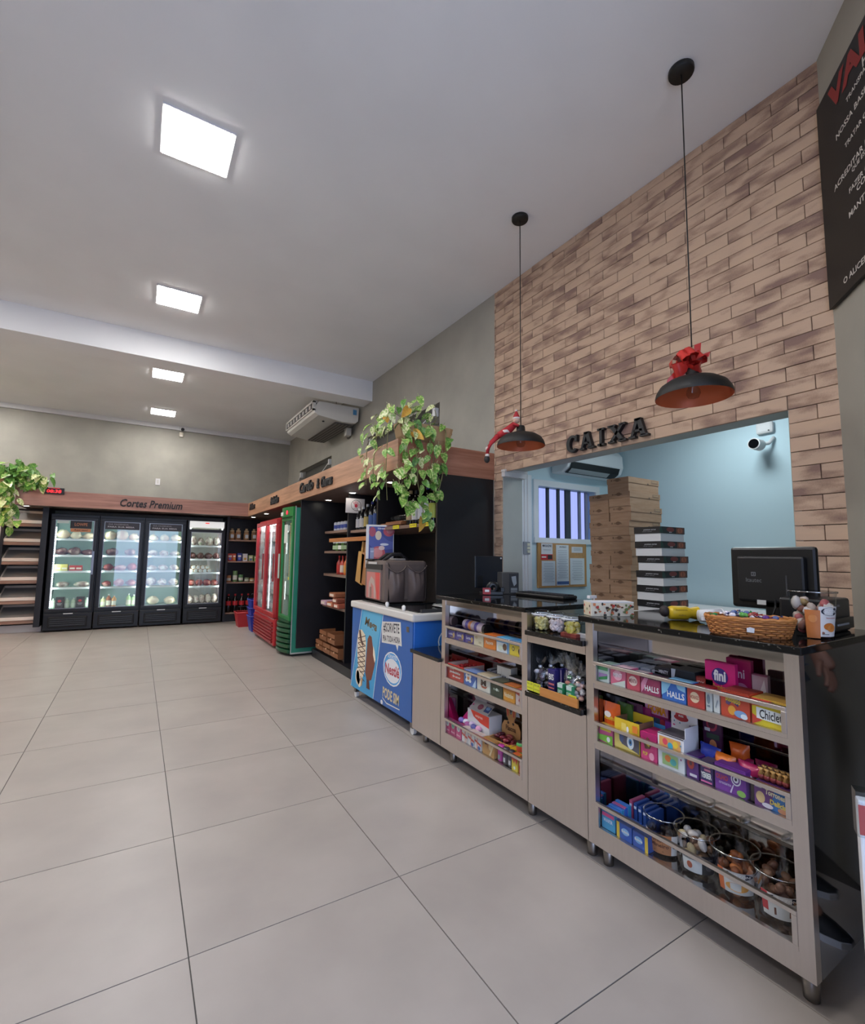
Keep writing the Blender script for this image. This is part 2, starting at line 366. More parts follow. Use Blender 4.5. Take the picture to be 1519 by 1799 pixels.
# smooth plaster lining of the opening
MJ = ramp_mat('jamb_plaster', ['#a9aca6', '#b4b7b1'], 3, 6, 0.7)
mb = MB(); mb.box(WX + 0.008, WX + 0.24, OY0 - 0.03, OY0 + 0.004, 0, OZ, MJ); mb.box(WX + 0.008, WX + 0.24, OY1 - 0.004, OY1 + 0.03, 0, OZ, MJ); mb.box(WX + 0.008, WX + 0.24, OY0 - 0.03, OY1 + 0.03, OZ - 0.004, OZ + 0.03, MJ)
struct(mb.build('trim_3'))
brick_meshes = {}
BL, BH, ZB0 = 0.25, 0.0755, 0.0145
rb = random.Random(3)
nb = 0
def brick(y0, y1, z0, z1):
    global nb
    k = (round(y1 - y0, 3), round(z1 - z0, 3))
    w, h = y1 - y0 - 0.0034, z1 - z0 - 0.0034
    if k not in brick_meshes:
        t, e = 0.018, 0.0015
        vs = [(0, -w / 2, -h / 2), (0, w / 2, -h / 2), (0, w / 2, h / 2), (0, -w / 2, h / 2), (-t + e, -w / 2, -h / 2), (-t + e, w / 2, -h / 2), (-t + e, w / 2, h / 2), (-t + e, -w / 2, h / 2),
              (-t, -w / 2 + e, -h / 2 + e), (-t, w / 2 - e, -h / 2 + e), (-t, w / 2 - e, h / 2 - e), (-t, -w / 2 + e, h / 2 - e)]
        fs = [(0, 1, 2, 3), (0, 4, 5, 1), (1, 5, 6, 2), (2, 6, 7, 3), (3, 7, 4, 0), (4, 8, 9, 5), (5, 9, 10, 6), (6, 10, 11, 7), (7, 11, 8, 4), (8, 11, 10, 9)]
        me = MB().add(vs, fs, M_BRICK)
        o = me.build('brick', bw, loc=(0, 0, 0)); brick_meshes[k] = o.data
    else:
        o = bpy.data.objects.new('brick', brick_meshes[k]); COL.objects.link(o); o.parent = bw
    o.location = (WX + 0.014 + rb.uniform(0, 0.0035), (y0 + y1) / 2, (z0 + z1) / 2)
    nb += 1
late = MB()
for c in range(13, 53):
    z0, z1 = ZB0 + c * BH, min(ZB0 + (c + 1) * BH, CZ)
    off = 0.959 if c % 2 else 0.834
    y = off - 2 * BL
    while y < BR1:
        a, b = max(y, BR0), min(y + BL, BR1); y += BL
        if b - a < 0.02: continue
        segs = [(a, b)]
        zz0 = z0
        if z0 < OZ - 0.03:
            segs = [(a, min(b, OY0)), (max(a, OY1), b)]
        elif z0 < OZ < z1: zz0 = z0
        for s0, s1 in segs:
            if s1 - s0 < 0.02 or z1 - zz0 < 0.02: continue
            if s1 > BR1 - 0.001 and s1 - s0 < 0.13:      # the cut bricks of the far edge, past the limit of 300 pieces
                late.box(WX - 0.003, WX + 0.014, s0 + .0017, s1 - .0017, zz0 + .0017, z1 - .0017, M_BRICK)
            else: brick(s0, s1, zz0, z1)
late.build('cut_bricks', bw, loc=(WX, 3.4, 2), kind='stuff')
# ---------------------------------------------------------------- cashier's room behind the opening
RX, RY0, RY1, RZ = 4.37, 0.2, 3.40, 2.75
struct(MB().box(RX, RX + 0.1, RY0, RY1 + 0.1, 0, RZ, M_BLUEWALL).build('wall_office_side'))
struct(MB().box(3.03, RX, RY0 - 0.1, RY0, 0, RZ, M_BLUEWALL).build('wall_office_front'))
struct(MB().box(3.03, RX + 0.1, RY0 - 0.1, RY1 + 0.1, RZ, RZ + 0.1, M_WHITE).build('ceiling_office'))
# the window wall, with the barred window
W0, W1, WZ0, WZ1 = 3.30, 4.14, 1.54, 2.05
mb = MB(); mb.box(3.03, W0, RY1, RY1 + 0.1, 0, RZ, M_BLUEWALL); mb.box(W1, RX, RY1, RY1 + 0.1, 0, RZ, M_BLUEWALL); mb.box(W0, W1, RY1, RY1 + 0.1, 0, WZ0, M_BLUEWALL); mb.box(W0, W1, RY1, RY1 + 0.1, WZ1, RZ, M_BLUEWALL)
struct(mb.build('wall_office_back'))
MF = mat('#e3e6e8', 0.4)
wd = struct(MB().box(W0 - 0.06, W1 + 0.06, RY1 - 0.02, RY1 + 0.0, WZ1, WZ1 + 0.06, MF).box(W0 - 0.06, W1 + 0.06, RY1 - 0.03, RY1, WZ0 - 0.05, WZ0, MF).box(W0 - 0.06, W0, RY1 - 0.02, RY1, WZ0, WZ1, MF).box(W1, W1 + 0.06, RY1 - 0.02, RY1, WZ0, WZ1, MF).build('window_3'))
MBAR = mat('#3c4350', 0.5)
for k, x in enumerate((3.345, 3.49, 3.64, 3.77, 3.955, 4.06)):
    MB().box(x - (0.028 if k == 3 else 0.016), x + (0.045 if k == 3 else 0.016), RY1 + 0.04, RY1 + 0.06, WZ0, WZ1, MBAR if k < 4 else mat('#8e93ad', 0.5)).build('bar', wd)
MB().box(W0, W1, RY1 + 0.07, RY1 + 0.074, WZ0, WZ1, glass('#e8ecff', 0.06)).build('pane', wd)
# white jamb with conduit on the left of the window
mb = MB(); mb.box(3.075, 3.20, RY1 - 0.03, RY1, 0, 2.14, MF); mb.box(3.10, 3.11, RY1 - 0.036, RY1 - 0.03, 0, 2.14, M_WHITE); mb.box(3.14, 3.15, RY1 - 0.036, RY1 - 0.03, 0, 2.14, M_WHITE)
struct(mb.build('trim_4'))
mb = MB(); mb.box(WX - 0.012, 3.09, OY1 - 0.05, OY1 - 0.004, 2.085, 2.15, M_WHITE); mb.box(WX - 0.018, 3.09, OY1 - 0.06, OY1 - 0.004, 2.13, 2.15, M_WHITE)
struct(mb.build('trim_5'))
# lamp of the cashier's room
ol = thing('ceiling_light', 'white ceiling lamp hanging above the cashier room behind the brick wall', 'light', (3.7, 1.9, 2.74))
MB().box(3.5, 3.9, 1.7, 2.1, 2.715, 2.748, M_WHITE).build('frame', ol); MB().box(3.52, 3.88, 1.72, 2.08, 2.708, 2.716, emit('#eaf4ff', 5)).build('diffuser', ol)
area('cashier_room_lamp', (3.7, 1.9, 2.69), (0, 0, 0), 0.36, 0.36, ROOM_W, (0.82, 0.95, 1.0))
# ---------------------------------------------------------------- the street outside the open front (seen in the fridge doors)
st = struct(MB().box(-14, 10, -16, -1.85, -0.12, -0.02, mat('#a5a29c', 0.8, var=0.1)).build('ground_street'))
fc = struct(MB().box(-14, 10, -16.3, -16, -0.1, 7, mat('#c9cbd6', 0.7, var=0.04)).build('wall_street'))
MB().box(-1.0, 0.9, -16.0, -15.9, 2.1, 3.0, mat('#d8434a', 0.5)).build('panel', fc)
MB().box(-1.0, 0.9, -15.99, -15.92, 0.2, 1.4, mat('#4f77b8', 0.5)).build('panel', fc)
MB().box(1.6, 3.4, -16.0, -15.95, 0, 2.6, mat('#6f7784', 0.5)).build('panel', fc)
# ---------------------------------------------------------------- ceiling light panels
lp = None
for k, (x, y) in enumerate(((0.168, 3.143), (0.205, 5.30), (0.226, 7.72), (0.25, 9.88))):
    lab = ['nearest large square light panel in the white ceiling', 'square ceiling light panel between the nearest panel and the beam', 'square ceiling light panel just behind the beam', 'smallest ceiling light panel close to the back wall'][k]
    if lp is None:
        lp = local('ceiling_light_panel', lab, 'light panel', 'square light panels in the ceiling')
        MB().box(-0.198, 0.198, -0.198, 0.198, -0.012, 0.0, M_WHITE).build('frame', lp)
        MB().box(-0.188, 0.188, -0.188, 0.188, -0.016, -0.0115, emit('#fffdfb', PANEL_E)).build('diffuser', lp); o = lp
    else: o = dup(lp, (0, 0, 0), 0, lab)
    o.location = (x, y, CZ - 0.001)
for k, (x, y) in enumerate(((-2.45, 3.143), (-2.42, 5.30), (-2.40, 7.72), (-2.38, 9.88))):   # unseen left row of panels, added to brighten the ceiling
    dup(lp, (x, y, CZ - 0.001), 0, 'added unseen light panel of the left row, %s from the entrance' % ('second', 'third', 'fourth', 'fifth', 'nearest')[k])
dup(lp, (0.13, 0.97, CZ - 0.001), 0, 'added unseen light panel in the ceiling just inside the entrance')  # unseen panel added to light the bricks and the near counter
# ================================================================ SHOP FITTINGS ALONG THE RIGHT AND BACK WALLS
FZ0, FZ1 = 2.072, 2.326
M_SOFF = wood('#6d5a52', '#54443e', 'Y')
# canopy over the shelving of the right wall and its wooden fascia
cn = thing('shelf_canopy', 'long wooden canopy with black lettering above the right wall shelving', 'canopy', (1.8, 3.48, FZ0))
MB().box(1.80, 1.825, 3.48, 9.80, FZ0, FZ1, M_WOODY).build('fascia', cn)
MB().box(1.825, WX - 0.002, 3.48, 3.505, FZ0, FZ1, wood('#b5826a', '#935f49', 'X')).build('end_board', cn)
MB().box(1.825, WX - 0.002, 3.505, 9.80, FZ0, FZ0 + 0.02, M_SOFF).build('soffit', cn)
MB().box(1.825, WX - 0.002, 3.505, 9.80, FZ1 - 0.03, FZ1 - 0.01, M_LAM).build('top_board', cn)
cb = thing('shelf_canopy', 'wooden canopy above the row of glass door fridges at the back', 'canopy', (-1.69, 9.8, FZ0))
MB().box(-1.69, 1.80, 9.80, 9.825, FZ0, FZ1, M_WOODX).build('fascia', cb)
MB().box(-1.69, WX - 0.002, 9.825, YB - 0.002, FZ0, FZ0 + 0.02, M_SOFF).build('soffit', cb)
MB().box(-1.69, WX - 0.002, 9.825, YB - 0.002, FZ1 - 0.03, FZ1 - 0.01, M_LAM).build('top_board', cb)
MLET = mat('#17171a', 0.5)
def fascia_word(s, F, cx, w, h, shear=0.0, bold=0.02):
    mb = MB(); put_text(mb, s, F, cx, 0, w, h, MLET, 0.0, bold, shear, t=0.018); return mb
mb = fascia_word('Cortes', fY((-0.30, 9.80, 2.195)), 0.195, 0.40, 0.135, 0.25, 0.012); mb.build('lettering', cb)
mb = fascia_word('Premium', fY((-0.30, 9.80, 2.195)), 0.69, 0.52, 0.135, 0.25, 0.012); mb.build('lettering', cb)
for s, a, b, h, zc in (('Pães', 9.60, 9.15, 0.12, 2.235), ('Bebidas', 7.90, 7.40, 0.125, 2.195), ('Carvão', 6.27, 5.70, 0.14, 2.215), ('&', 5.56, 5.48, 0.12, 2.195), ('Churras', 5.40, 5.03, 0.125, 2.19)):
    mb = MB(); put_text(mb, s, fX((1.80, (a + b) / 2, zc)), 0, 0, a - b, h, MLET, 0.0, 0.03, 0.15, t=0.02); mb.build('lettering', cn)
# recessed spot lights in the canopies
for x, y, own, w in ((2.10, 5.19, cn, 'above the hand sign'), (2.13, 6.10, cn, 'above the tall black panel'), (1.93, 9.95, cb, 'in the corner above the jars'), (2.10, 4.2, cn, 'above the wine shelf'), (1.95, 8.9, cn, 'beside the red cooler'), (-1.58, 10.02, cb, 'above the bread trays')):
    d = thing('spot_light', 'small round recessed spot light ' + w, 'spot light', (x, y, FZ0), 'spot lights under the wooden canopies')
    MB().lathe([(0.035, -0.004), (0.055, -0.004), (0.055, 0.0), (0.035, 0.0)], M_WHITE, 16, Matrix.Translation((x, y, FZ0)), caps=False).build('rim', d)
    MB().cyl((x, y, FZ0 - 0.003), 0.036, 0.002, emit('#fff6e6', 30), 16).build('lamp_face', d)
# black shelving: panels, plinth, shelves
sh = thing('shelf_unit', 'black built-in shelving along the right wall under the wooden canopy', 'shelf', (2.1, 3.5, 0))
MB().box(2.78, 2.82, 3.5, 6.33, 0.0, FZ0, M_LAM).build('back_panel', sh)
MB().box(2.20, 2.82, 3.485, 3.51, 0.94, FZ0, M_LAM).box(2.46, 2.82, 3.485, 3.51, 0.0, 0.94, M_LAM).build('end_panel', sh)
MB().box(1.835, 2.78, 6.33, 6.355, 0.12, FZ0, M_LAM).build('side_panel', sh)
MB().box(2.10, 2.78, 5.30, 5.33, 0.10, FZ0, M_LAM).build('divider', sh)
MB().box(2.12, 2.78, 4.53, 4.56, 1.645, FZ0, M_LAM).build('divider', sh)
MB().box(2.05, 2.78, 4.48, 6.33, 0.0, 0.10, M_LAM).build('plinth', sh)
for z in (0.13, 0.70, 1.10, 1.395, 1.655): MB().box(2.13, 2.78, 5.335, 6.20 if z > 0.2 else 6.325, z - 0.03, z, M_SHELFY).build('shelf', sh)
MB().box(2.13, 2.78, 4.565, 5.295, 1.605, 1.635, M_SHELFY).build('shelf', sh)
MB().box(2.13, 2.78, 3.515, 4.55, 1.605, 1.635, M_SHELFY).build('shelf', sh)
MB().box(2.46, 2.78, 3.515, 5.295, 0.55, 0.58, M_LAM).build('shelf', sh)
# things on it ------------------------------------------------------------
def bottle_proto(label, group, h, r, body, cap, labc, neck=0.3, lab0=0.12, lab1=0.5, cat='bottle'):
    o = local('bottle', label, cat, group)
    zn = h * (1 - neck)
    MB().lathe([(r * .96, 0), (r, 0.01), (r, zn * .93), (r * .8, zn), (r * .38, zn + h * neck * .35), (r * .34, h * .93)], body, 14).build('body', o)
    MB().cyl((0, 0, h * .9), r * .4, h * .1, cap, 12).build('cap', o)
    MB().lathe([(r + .0008, h * lab0), (r + .0008, h * lab1)], labc, 14, caps=False).build('paper_label', o)
    return o
G1 = 'spirit bottles on the left upper shelf'
MDK = mat('#10110f', 0.12); MBL = mat('#1f2c66', 0.3)
for k, (y, h, bd, cp, lb) in enumerate(((5.20, .26, '#15161a', '#d8d8da', '#cfd0d4'), (5.09, .27, '#15161a', '#d8d8da', '#dad8d6'), (4.97, .29, '#1a1a14', '#d0d0d0', '#c9b56c'), (4.84, .31, '#14161c', '#24318a', '#4b6aa8'), (4.72, .33, '#14161c', '#24318a', '#3a5ca0'))):
    b = bottle_proto(['dark spirit bottle with pale label at left end of its shelf', 'dark spirit bottle with white label, second on its shelf', 'dark spirit bottle with gold label in the middle of its shelf', 'blue capped spirit bottle beside the gold labelled one', 'tallest blue capped bottle beside the black divider'][k], G1, h, 0.042, mat(bd, 0.12), mat(cp, 0.3), mat(lb, 0.5)); place(b, (2.20, y, 1.635))
G2 = 'wine bottles on the upper shelf'
for k, (y, h, lb, cp) in enumerate(((4.00, .34, '#cdb58c', '#b49a6a'), (3.89, .33, '#e6e6e6', '#1c1c1c'), (3.78, .34, '#dfe3ea', '#1c1c1c'), (3.68, .35, '#d4d8de', '#273072'), (3.585, .33, '#b9c04e', '#273072'))):
    b = bottle_proto(['wine bottle with beige label behind the trailing plant', 'wine bottle with white label behind the trailing plant', 'wine bottle with large pale label on the upper shelf', 'wine bottle with pale label and blue cap on upper shelf', 'wine bottle with yellow green label beside the end panel'][k], G2, h, 0.042, mat('#11130f', 0.12), mat(cp, 0.3), mat(lb, 0.5), lab0=.15, lab1=.55); place(b, (2.22, y, 1.635))
# small glasses on a wooden board, price tags on the shelf edge
MB_ = mat('#8d5b3a', 0.5, var=0.2, stretch=(1, 20, 1))
bd = tag(MB().box(2.14, 2.42, 4.05, 4.50, 1.651, 1.672, MB_).box(2.16, 2.40, 4.08, 4.12, 1.635, 1.652, MB_).box(2.16, 2.40, 4.43, 4.47, 1.635, 1.652, MB_).build('serving_board', loc=(2.28, 4.28, 1.635), bevel=0.003), 'reddish wooden serving board carrying small glasses on the upper shelf', 'board')
bd2 = tag(MB().box(2.18, 2.38, 4.10, 4.46, 1.672, 1.69, mat('#a0693f', 0.5, var=0.2, stretch=(1, 20, 1))).build('serving_board', loc=(2.28, 4.28, 1.672), bevel=0.003), 'lighter wooden board lying under the small glasses', 'board')
gp = None
for k in range(6):
    y = 4.42 - k * 0.056
    if gp is None:
        gp = local('shot_glass', '', 'glass', 'small glasses on the wooden board')
        MB().lathe([(.017, 0), (.022, .06), (.020, .06), (.015, .006)], M_CLEAR, 12).build('bowl', gp); MB().lathe([(0.0001, .0), (.017, 0), (.017, .008), (.0001, .008)], mat('#bfc4c6', .2), 12).build('foot', gp); o = gp
    else: o = dup(gp, (0, 0, 0))
    o['label'] = 'small clear glass on the wooden board, %s from its left end' % ORD[k]
    o.location = (2.24, y, 1.69)
for k, y in enumerate((4.12, 3.78, 3.56)):
    t = MB().box(2.122, 2.1295, y - .06, y + .06, 1.606, 1.64, mat('#e3d51c', .5)).build('price_tag', loc=(2.125, y, 1.606)); tag(t, 'yellow price tag on the wine shelf edge, %s from the left' % ORD[k], 'tag', 'yellow price tags on the wine shelf')
    art(t, fX((0.122 - .125, 0, .017)), [('t', 'R$ 49,90', 0, 0, .09, .016, '#7a7010')])
# bay beside the tall black panel
for k in range(5):
    y = 5.50 + k * .115; o = local('can', 'small blue and white can on top shelf, %s from the divider' % ORD[k], 'can', 'small cans on the top shelf')
    MB().lathe([(.038, 0), (.042, .008), (.042, .10), (.036, .112)], mat('#dfe2ec', .35), 14).build('body', o); MB().lathe([(.0425, .03), (.0425, .075)], mat('#4a5fb4', .4), 14, caps=False).build('paper_label', o); MB().cyl((0, 0, .111), .034, .006, M_DULLST, 12).build('lid', o)
    place(o, (2.21, y, 1.655))
for k in range(6):
    y = 5.46 + k * .10; o = local('jar', 'jar with white lid and green label, %s from the divider' % ORD[k], 'jar', 'green labelled jars')
    MB().lathe([(.036, 0), (.04, .01), (.04, .09), (.034, .105)], mat('#28331e' if k % 2 else '#4d6b36', .15), 14).build('body', o); MB().cyl((0, 0, .103), .038, .025, mat('#e8e8e6', .4), 14).build('lid', o); MB().lathe([(.0408, .02), (.0408, .07)], mat('#9fb88e' if k % 3 else '#e4e8dc', .5), 14, caps=False).build('paper_label', o)
    place(o, (2.20, y, 1.395))
for k in range(4):
    b = bottle_proto('orange red sauce bottle with red cap, %s from the divider' % ORD[k], 'sauce bottles', .235, .034, mat(['#b4502a', '#c8642c', '#b43a26', '#9c2c22'][k], .3), mat('#c02a24', .4), mat(['#c98a3c', '#c98a3c', '#d0c0b0', '#b8322a'][k], .5), .35); place(b, (2.20, 5.45 + k * .12, 1.10))
MRED = mat('#a9573f', .6, var=.2); MPK = mat('#c98a92', .5)
for k, (y, z, c, w) in enumerate(((5.55, .70, '#a9573f', .16), (5.78, .70, '#b86a48', .2), (5.60, .76, '#8c4a35', .15), (6.02, .70, '#c7a1b0', .18), (5.70, .82, '#9b5f3e', .2))):
    o = local('charcoal_pack' if k == 4 else 'snack_pack', ['brown red pack at the front of the low shelf beside the divider', 'brown orange pack lying in the middle of the low shelf', 'dark brown pack resting on another pack near the divider', 'pink and white pack hanging over the shelf end', 'flat brown board pack on top of the pile'][k], 'pack')
    mb = MB(); mb.box(-.1, .1, -w / 2, w / 2, 0, .058, mat(c, .5, var=.15)); mb.build('body', o, bevel=.012); art(o, fX((-.1, 0, .03)), [('r', 0, 0, w * .7, .03, '#e2d3c4')])
    place(o, (2.17, y, z))
for k, (y, z) in enumerate(((5.50, .13), (5.78, .13), (6.06, .13), (5.62, .27), (5.92, .27))):
    o = local('wooden_crate', ['small red brown wooden crate at bottom beside the divider', 'small red brown wooden crate at bottom in the middle', 'small red brown wooden crate at bottom beside the black panel', 'upper red brown wooden crate nearer the divider', 'upper red brown wooden crate nearer the black panel'][k], 'crate', 'small wooden crates at the bottom of the shelving')
    for zz in (.012, .075): MB().box(-.11, -.10, -.125, .125, zz, zz + .045, MB_).build('slat', o)
    MB().box(-.10, .1, -.125, -.115, 0, .12, MB_).build('side', o); MB().box(-.10, .1, .115, .125, 0, .12, MB_).build('side', o); MB().box(-.10, .1, -.115, .115, 0, .01, MB_).build('base', o)
    MB().cyl((-.118, 0, .06), .012, .01, mat('#e2b48a', .4), 8, 'X').build('knob', o)
    place(o, (2.16, y, z))
# hand sign hung at the divider
hs = MB().box(2.06, 2.30, 5.292, 5.297, 1.845, 2.02, mat('#d9d4d6', .5)).build('hand_sign', loc=(2.18, 5.295, 1.845)); tag(hs, 'white square sign with a red hand in a dark circle', 'sign')
F = fY((0, -.003, .088))
art(hs, F, [('e', .01, .005, .065, .065, '#3a2a30'), ('e', .01, .005, .060, .060, '#d9d4d6'), ('e', .01, .0, .020, .022, '#c2384c'), ('p', [(-.012, .01), (-.006, .012), (-.022, .045), (-.029, .041)], '#c2384c'), ('p', [(-.004, .018), (.003, .018), (-.002, .056), (-.009, .055)], '#c2384c'), ('p', [(.008, .018), (.015, .018), (.019, .055), (.012, .056)], '#c2384c'), ('p', [(.019, .014), (.025, .010), (.037, .041), (.031, .045)], '#c2384c'), ('p', [(.024, -.008), (.028, -.002), (.05, .018), (.045, .022)], '#c2384c'), ('t', 'NÃO TOQUE', .01, -.036, .07, .010, '#3a2a30')])
# wooden rail with aprons / boards hanging under the spirits shelf
rl = tag(MB().box(2.02, 2.055, 4.56, 5.72, 1.50, 1.545, wood('#c07a3a', '#9a5a28', 'Y')).build('wooden_rail', loc=(2.04, 5.1, 1.5), bevel=.003), 'orange wooden rail running below the spirits shelf', 'rail')
for k, (y, a, c) in enumerate(((4.78, .22, '#b98a48'), (4.70, .10, '#a06a3c'))):
    o = local('cutting_board', ['yellowish wooden cutting board hanging behind the delivery bag', 'reddish wooden board hanging next to the poster'][k], 'board')
    M = Matrix.Rotation(a, 4, 'X')
    MB().box(-.012, .012, -.09, .09, -.46, -.12, mat(c, .5, var=.2, stretch=(1, 8, 1)), M=M).build('board', o, bevel=.006); MB().box(-.012, .012, -.022, .022, -.12, 0, mat(c, .5, var=.2), M=M).build('handle', o, bevel=.004)
    place(o, (2.08, y + .0, 1.49))
# ---------------------------------------------------------------- display fridges
def steel_frame(mb, x0, x1, z0, z1, y, t, d, mt):
    mb.box(x0, x1, y, y + d, z0, z0 + t, mt); mb.box(x0, x1, y, y + d, z1 - t, z1, mt); mb.box(x0, x0 + t, y, y + d, z0 + t, z1 - t, mt); mb.box(x1 - t, x1, y, y + d, z0 + t, z1 - t, mt); return mb
M_LINER = mat('#b9d0c6', .5); M_LINER2 = mat('#d5d2cc', .5); M_SIL = mat('#8f9096', .35, 1.0)
FX = (-1.27, -0.588, 0.094, 0.79)
flab = ['leftmost black glass door fridge with white light strip beside the bread trays', 'black glass door fridge second from the left with dark header print', 'black glass door fridge reflecting the bright street, third from the left', 'rightmost black fridge with a lit white header panel']
FY0 = 10.15; FH = 1.975
rf = random.Random(5)
fridges = []
def pillow_mb(w, h, t, mt, n=6, jit=0.0, r=None):
    """a stuffed pack, lying in XZ, front to -Y"""
    mb = MB()
    for sgn in (-1, 1):
        vs = []
        for j in range(n + 1):
            for i in range(n + 1):
                u = 2 * i / n - 1; v = 2 * j / n - 1
                k = max(0, (1 - u ** 4)) * max(0, (1 - v ** 4))
                vs.append((u * w / 2 * (1 - .06 * (1 - abs(v))), sgn * t / 2 * k + (r.uniform(-jit, jit) if r and jit else 0), h / 2 + v * h / 2))
        fs = [(j * (n + 1) + i, j * (n + 1) + i + 1, (j + 1) * (n + 1) + i + 1, (j + 1) * (n + 1) + i) for j in range(n) for i in range(n)]
        if sgn > 0: fs = [f[::-1] for f in fs]
        mb.add(vs, fs, mt, True)
    return mb
for k, x0 in enumerate(FX):
    x1 = x0 + .672
    f = thing('display_fridge', flab[k], 'fridge', (x0, FY0, 0), 'black display fridges along the back wall')
    B = MB(); yb = FY0 + .66
    top = 1.975
    B.box(x0, x0 + .035, FY0 + .05, yb, .30, top, M_BLACK); B.box(x1 - .035, x1, FY0 + .05, yb, .30, top, M_BLACK); B.box(x0 + .035, x1 - .035, FY0 + .05, yb, 1.90, top, M_BLACK); B.box(x0 + .035, x1 - .035, yb - .03, yb, .30, 1.9, M_BLACK); B.box(x0 + .035, x1 - .035, FY0 + .05, yb - .03, .30, .36, M_BLACK)
    B.build('body', f)
    lm = M_LINER2 if k == 3 else M_LINER
    mb = MB(); mb.box(x0 + .036, x0 + .045, FY0 + .07, yb - .032, .361, 1.899, lm); mb.box(x1 - .045, x1 - .036, FY0 + .07, yb - .032, .361, 1.899, lm); mb.box(x0 + .045, x1 - .045, yb - .045, yb - .032, .361, 1.899, lm); mb.box(x0 + .045, x1 - .045, FY0 + .07, yb - .045, .361, .37, lm); mb.box(x0 + .045, x1 - .045, FY0 + .07, yb - .045, 1.89, 1.899, lm)
    mb.build('liner', f)
    base = MB(); base.box(x0, x1, FY0 + .02, yb, 0.02, .30, M_BLACK); base.build('base', f, bevel=.01)
    gr = MB().box(x0 + .07, x1 - .07, FY0 + .0, FY0 + .022, .07, .25, M_BLACKM).build('grille', f, bevel=.02)
    for q in range(4): MB().box(x0 + .10, x1 - .10, FY0 - .008, FY0 + .002, .10 + q * .033, .115 + q * .033, mat('#303236', .3)).build('slat', gr)
    dt = 1.80 if k == 3 else 1.93
    dr = MB(); steel_frame(dr, x0 + .012, x1 - .012, .325, dt, FY0, .055, .05, M_BLACK); dr = dr.build('door', f, bevel=.006)
    tr = MB(); steel_frame(tr, x0 + .064, x1 - .064, .378, dt - .053, FY0 + .002, .010, .01, M_SIL); tr.build('trim', dr)
    MB().box(x0 + .07, x1 - .07, FY0 + .016, FY0 + .022, .384, dt - .058, M_GLASSR).build('pane', dr)
    hx = x1 - .05
    MB().box(hx - .012, hx + .012, FY0 - .03, FY0 - .014, .95, 1.35, mat('#2a2a2d', .3) if k != 0 else M_SIL).box(hx - .008, hx + .008, FY0 - .016, FY0, .97, 1.0, M_BLACK).box(hx - .008, hx + .008, FY0 - .016, FY0, 1.30, 1.33, M_BLACK).build('handle', dr)
    MB().box(x0 + .27, x0 + .40, FY0 - .004, FY0, .29, .305, mat('#d6d6d6', .4)).build('badge', f)
    # light strip of LED dots down the hinge side
    ls = MB()
    if k == 0:
        for q in range(44): ls.box(x0 + .072, x0 + .088, FY0 + .04, FY0 + .05, .40 + q * .031, .418 + q * .031, emit('#f0fff8', 9))
    else: ls.box(x0 + .05 if k < 3 else x1 - .062, x0 + .062 if k < 3 else x1 - .05, FY0 + .075, FY0 + .09, .40, 1.86, emit('#eefaf6', 22))
    for xa in ((x0 + .047, x1 - .062) if k == 0 else (x1 - .062 if k < 3 else x0 + .047,)): ls.box(xa, xa + .015, FY0 + .075, FY0 + .09, .40, 1.86, emit('#eefaf6', 22))  # hidden strips added behind the door frame to brighten the inside
    ls.build('light_strip', f)
    zs = (.37, .72, 1.00, 1.27, 1.55)
    if k == 3: zs = (.37, .70, .96, 1.22, 1.48)
    for z in zs[1:]:
        s_ = MB(); s_.box(x0 + .047, x1 - .047, FY0 + .12, yb - .06, z - .012, z - .006, mat('#cfd4d2', .4)); s_.box(x0 + .047, x1 - .047, FY0 + .10, FY0 + .115, z - .022, z + .012, mat('#dfe4e4', .3)); s_.build('shelf', f)
    # header print
    if k == 0:
        art(dr, fY(((x0 + x1) / 2 - x0, .0155, dt - .058)), [('r', .08, -.07, .30, .13, '#1c1714'), ('r', .08, -.165, .28, .055, '#b8754a'), ('t', 'LOWPE', .08, -.065, .18, .055, '#b8754a'), ('t', 'Aqui tem!', .08, -.165, .2, .04, '#2a1a12', .02, .2), ('r', -.17, -.03, .16, .05, '#d8e0d8')])
    elif k in (1, 2):
        art(dr, fY(((x0 + x1) / 2 - x0, .0155, dt - .058)), [('r', 0, -.065, .52, .13, '#3b363a'), ('t', 'DA FAZENDA', -.06, -.04, .3, .026, '#8d8a8d'), ('t', 'PARA SUA MESA', -.02, -.085, .4, .026, '#d2cfd2')])
    else:
        hp = MB().box(x0 + .03, x1 - .03, FY0, FY0 + .05, 1.83, 1.955, emit('#f2f4f2', .55)).build('header', f, bevel=.006); MB().box(x0 + .30, x0 + .37, FY0 - .003, FY0, 1.91, 1.93, emit('#e0302a', 1.5)).build('display', hp)
    fridges.append((x0, x1, zs))
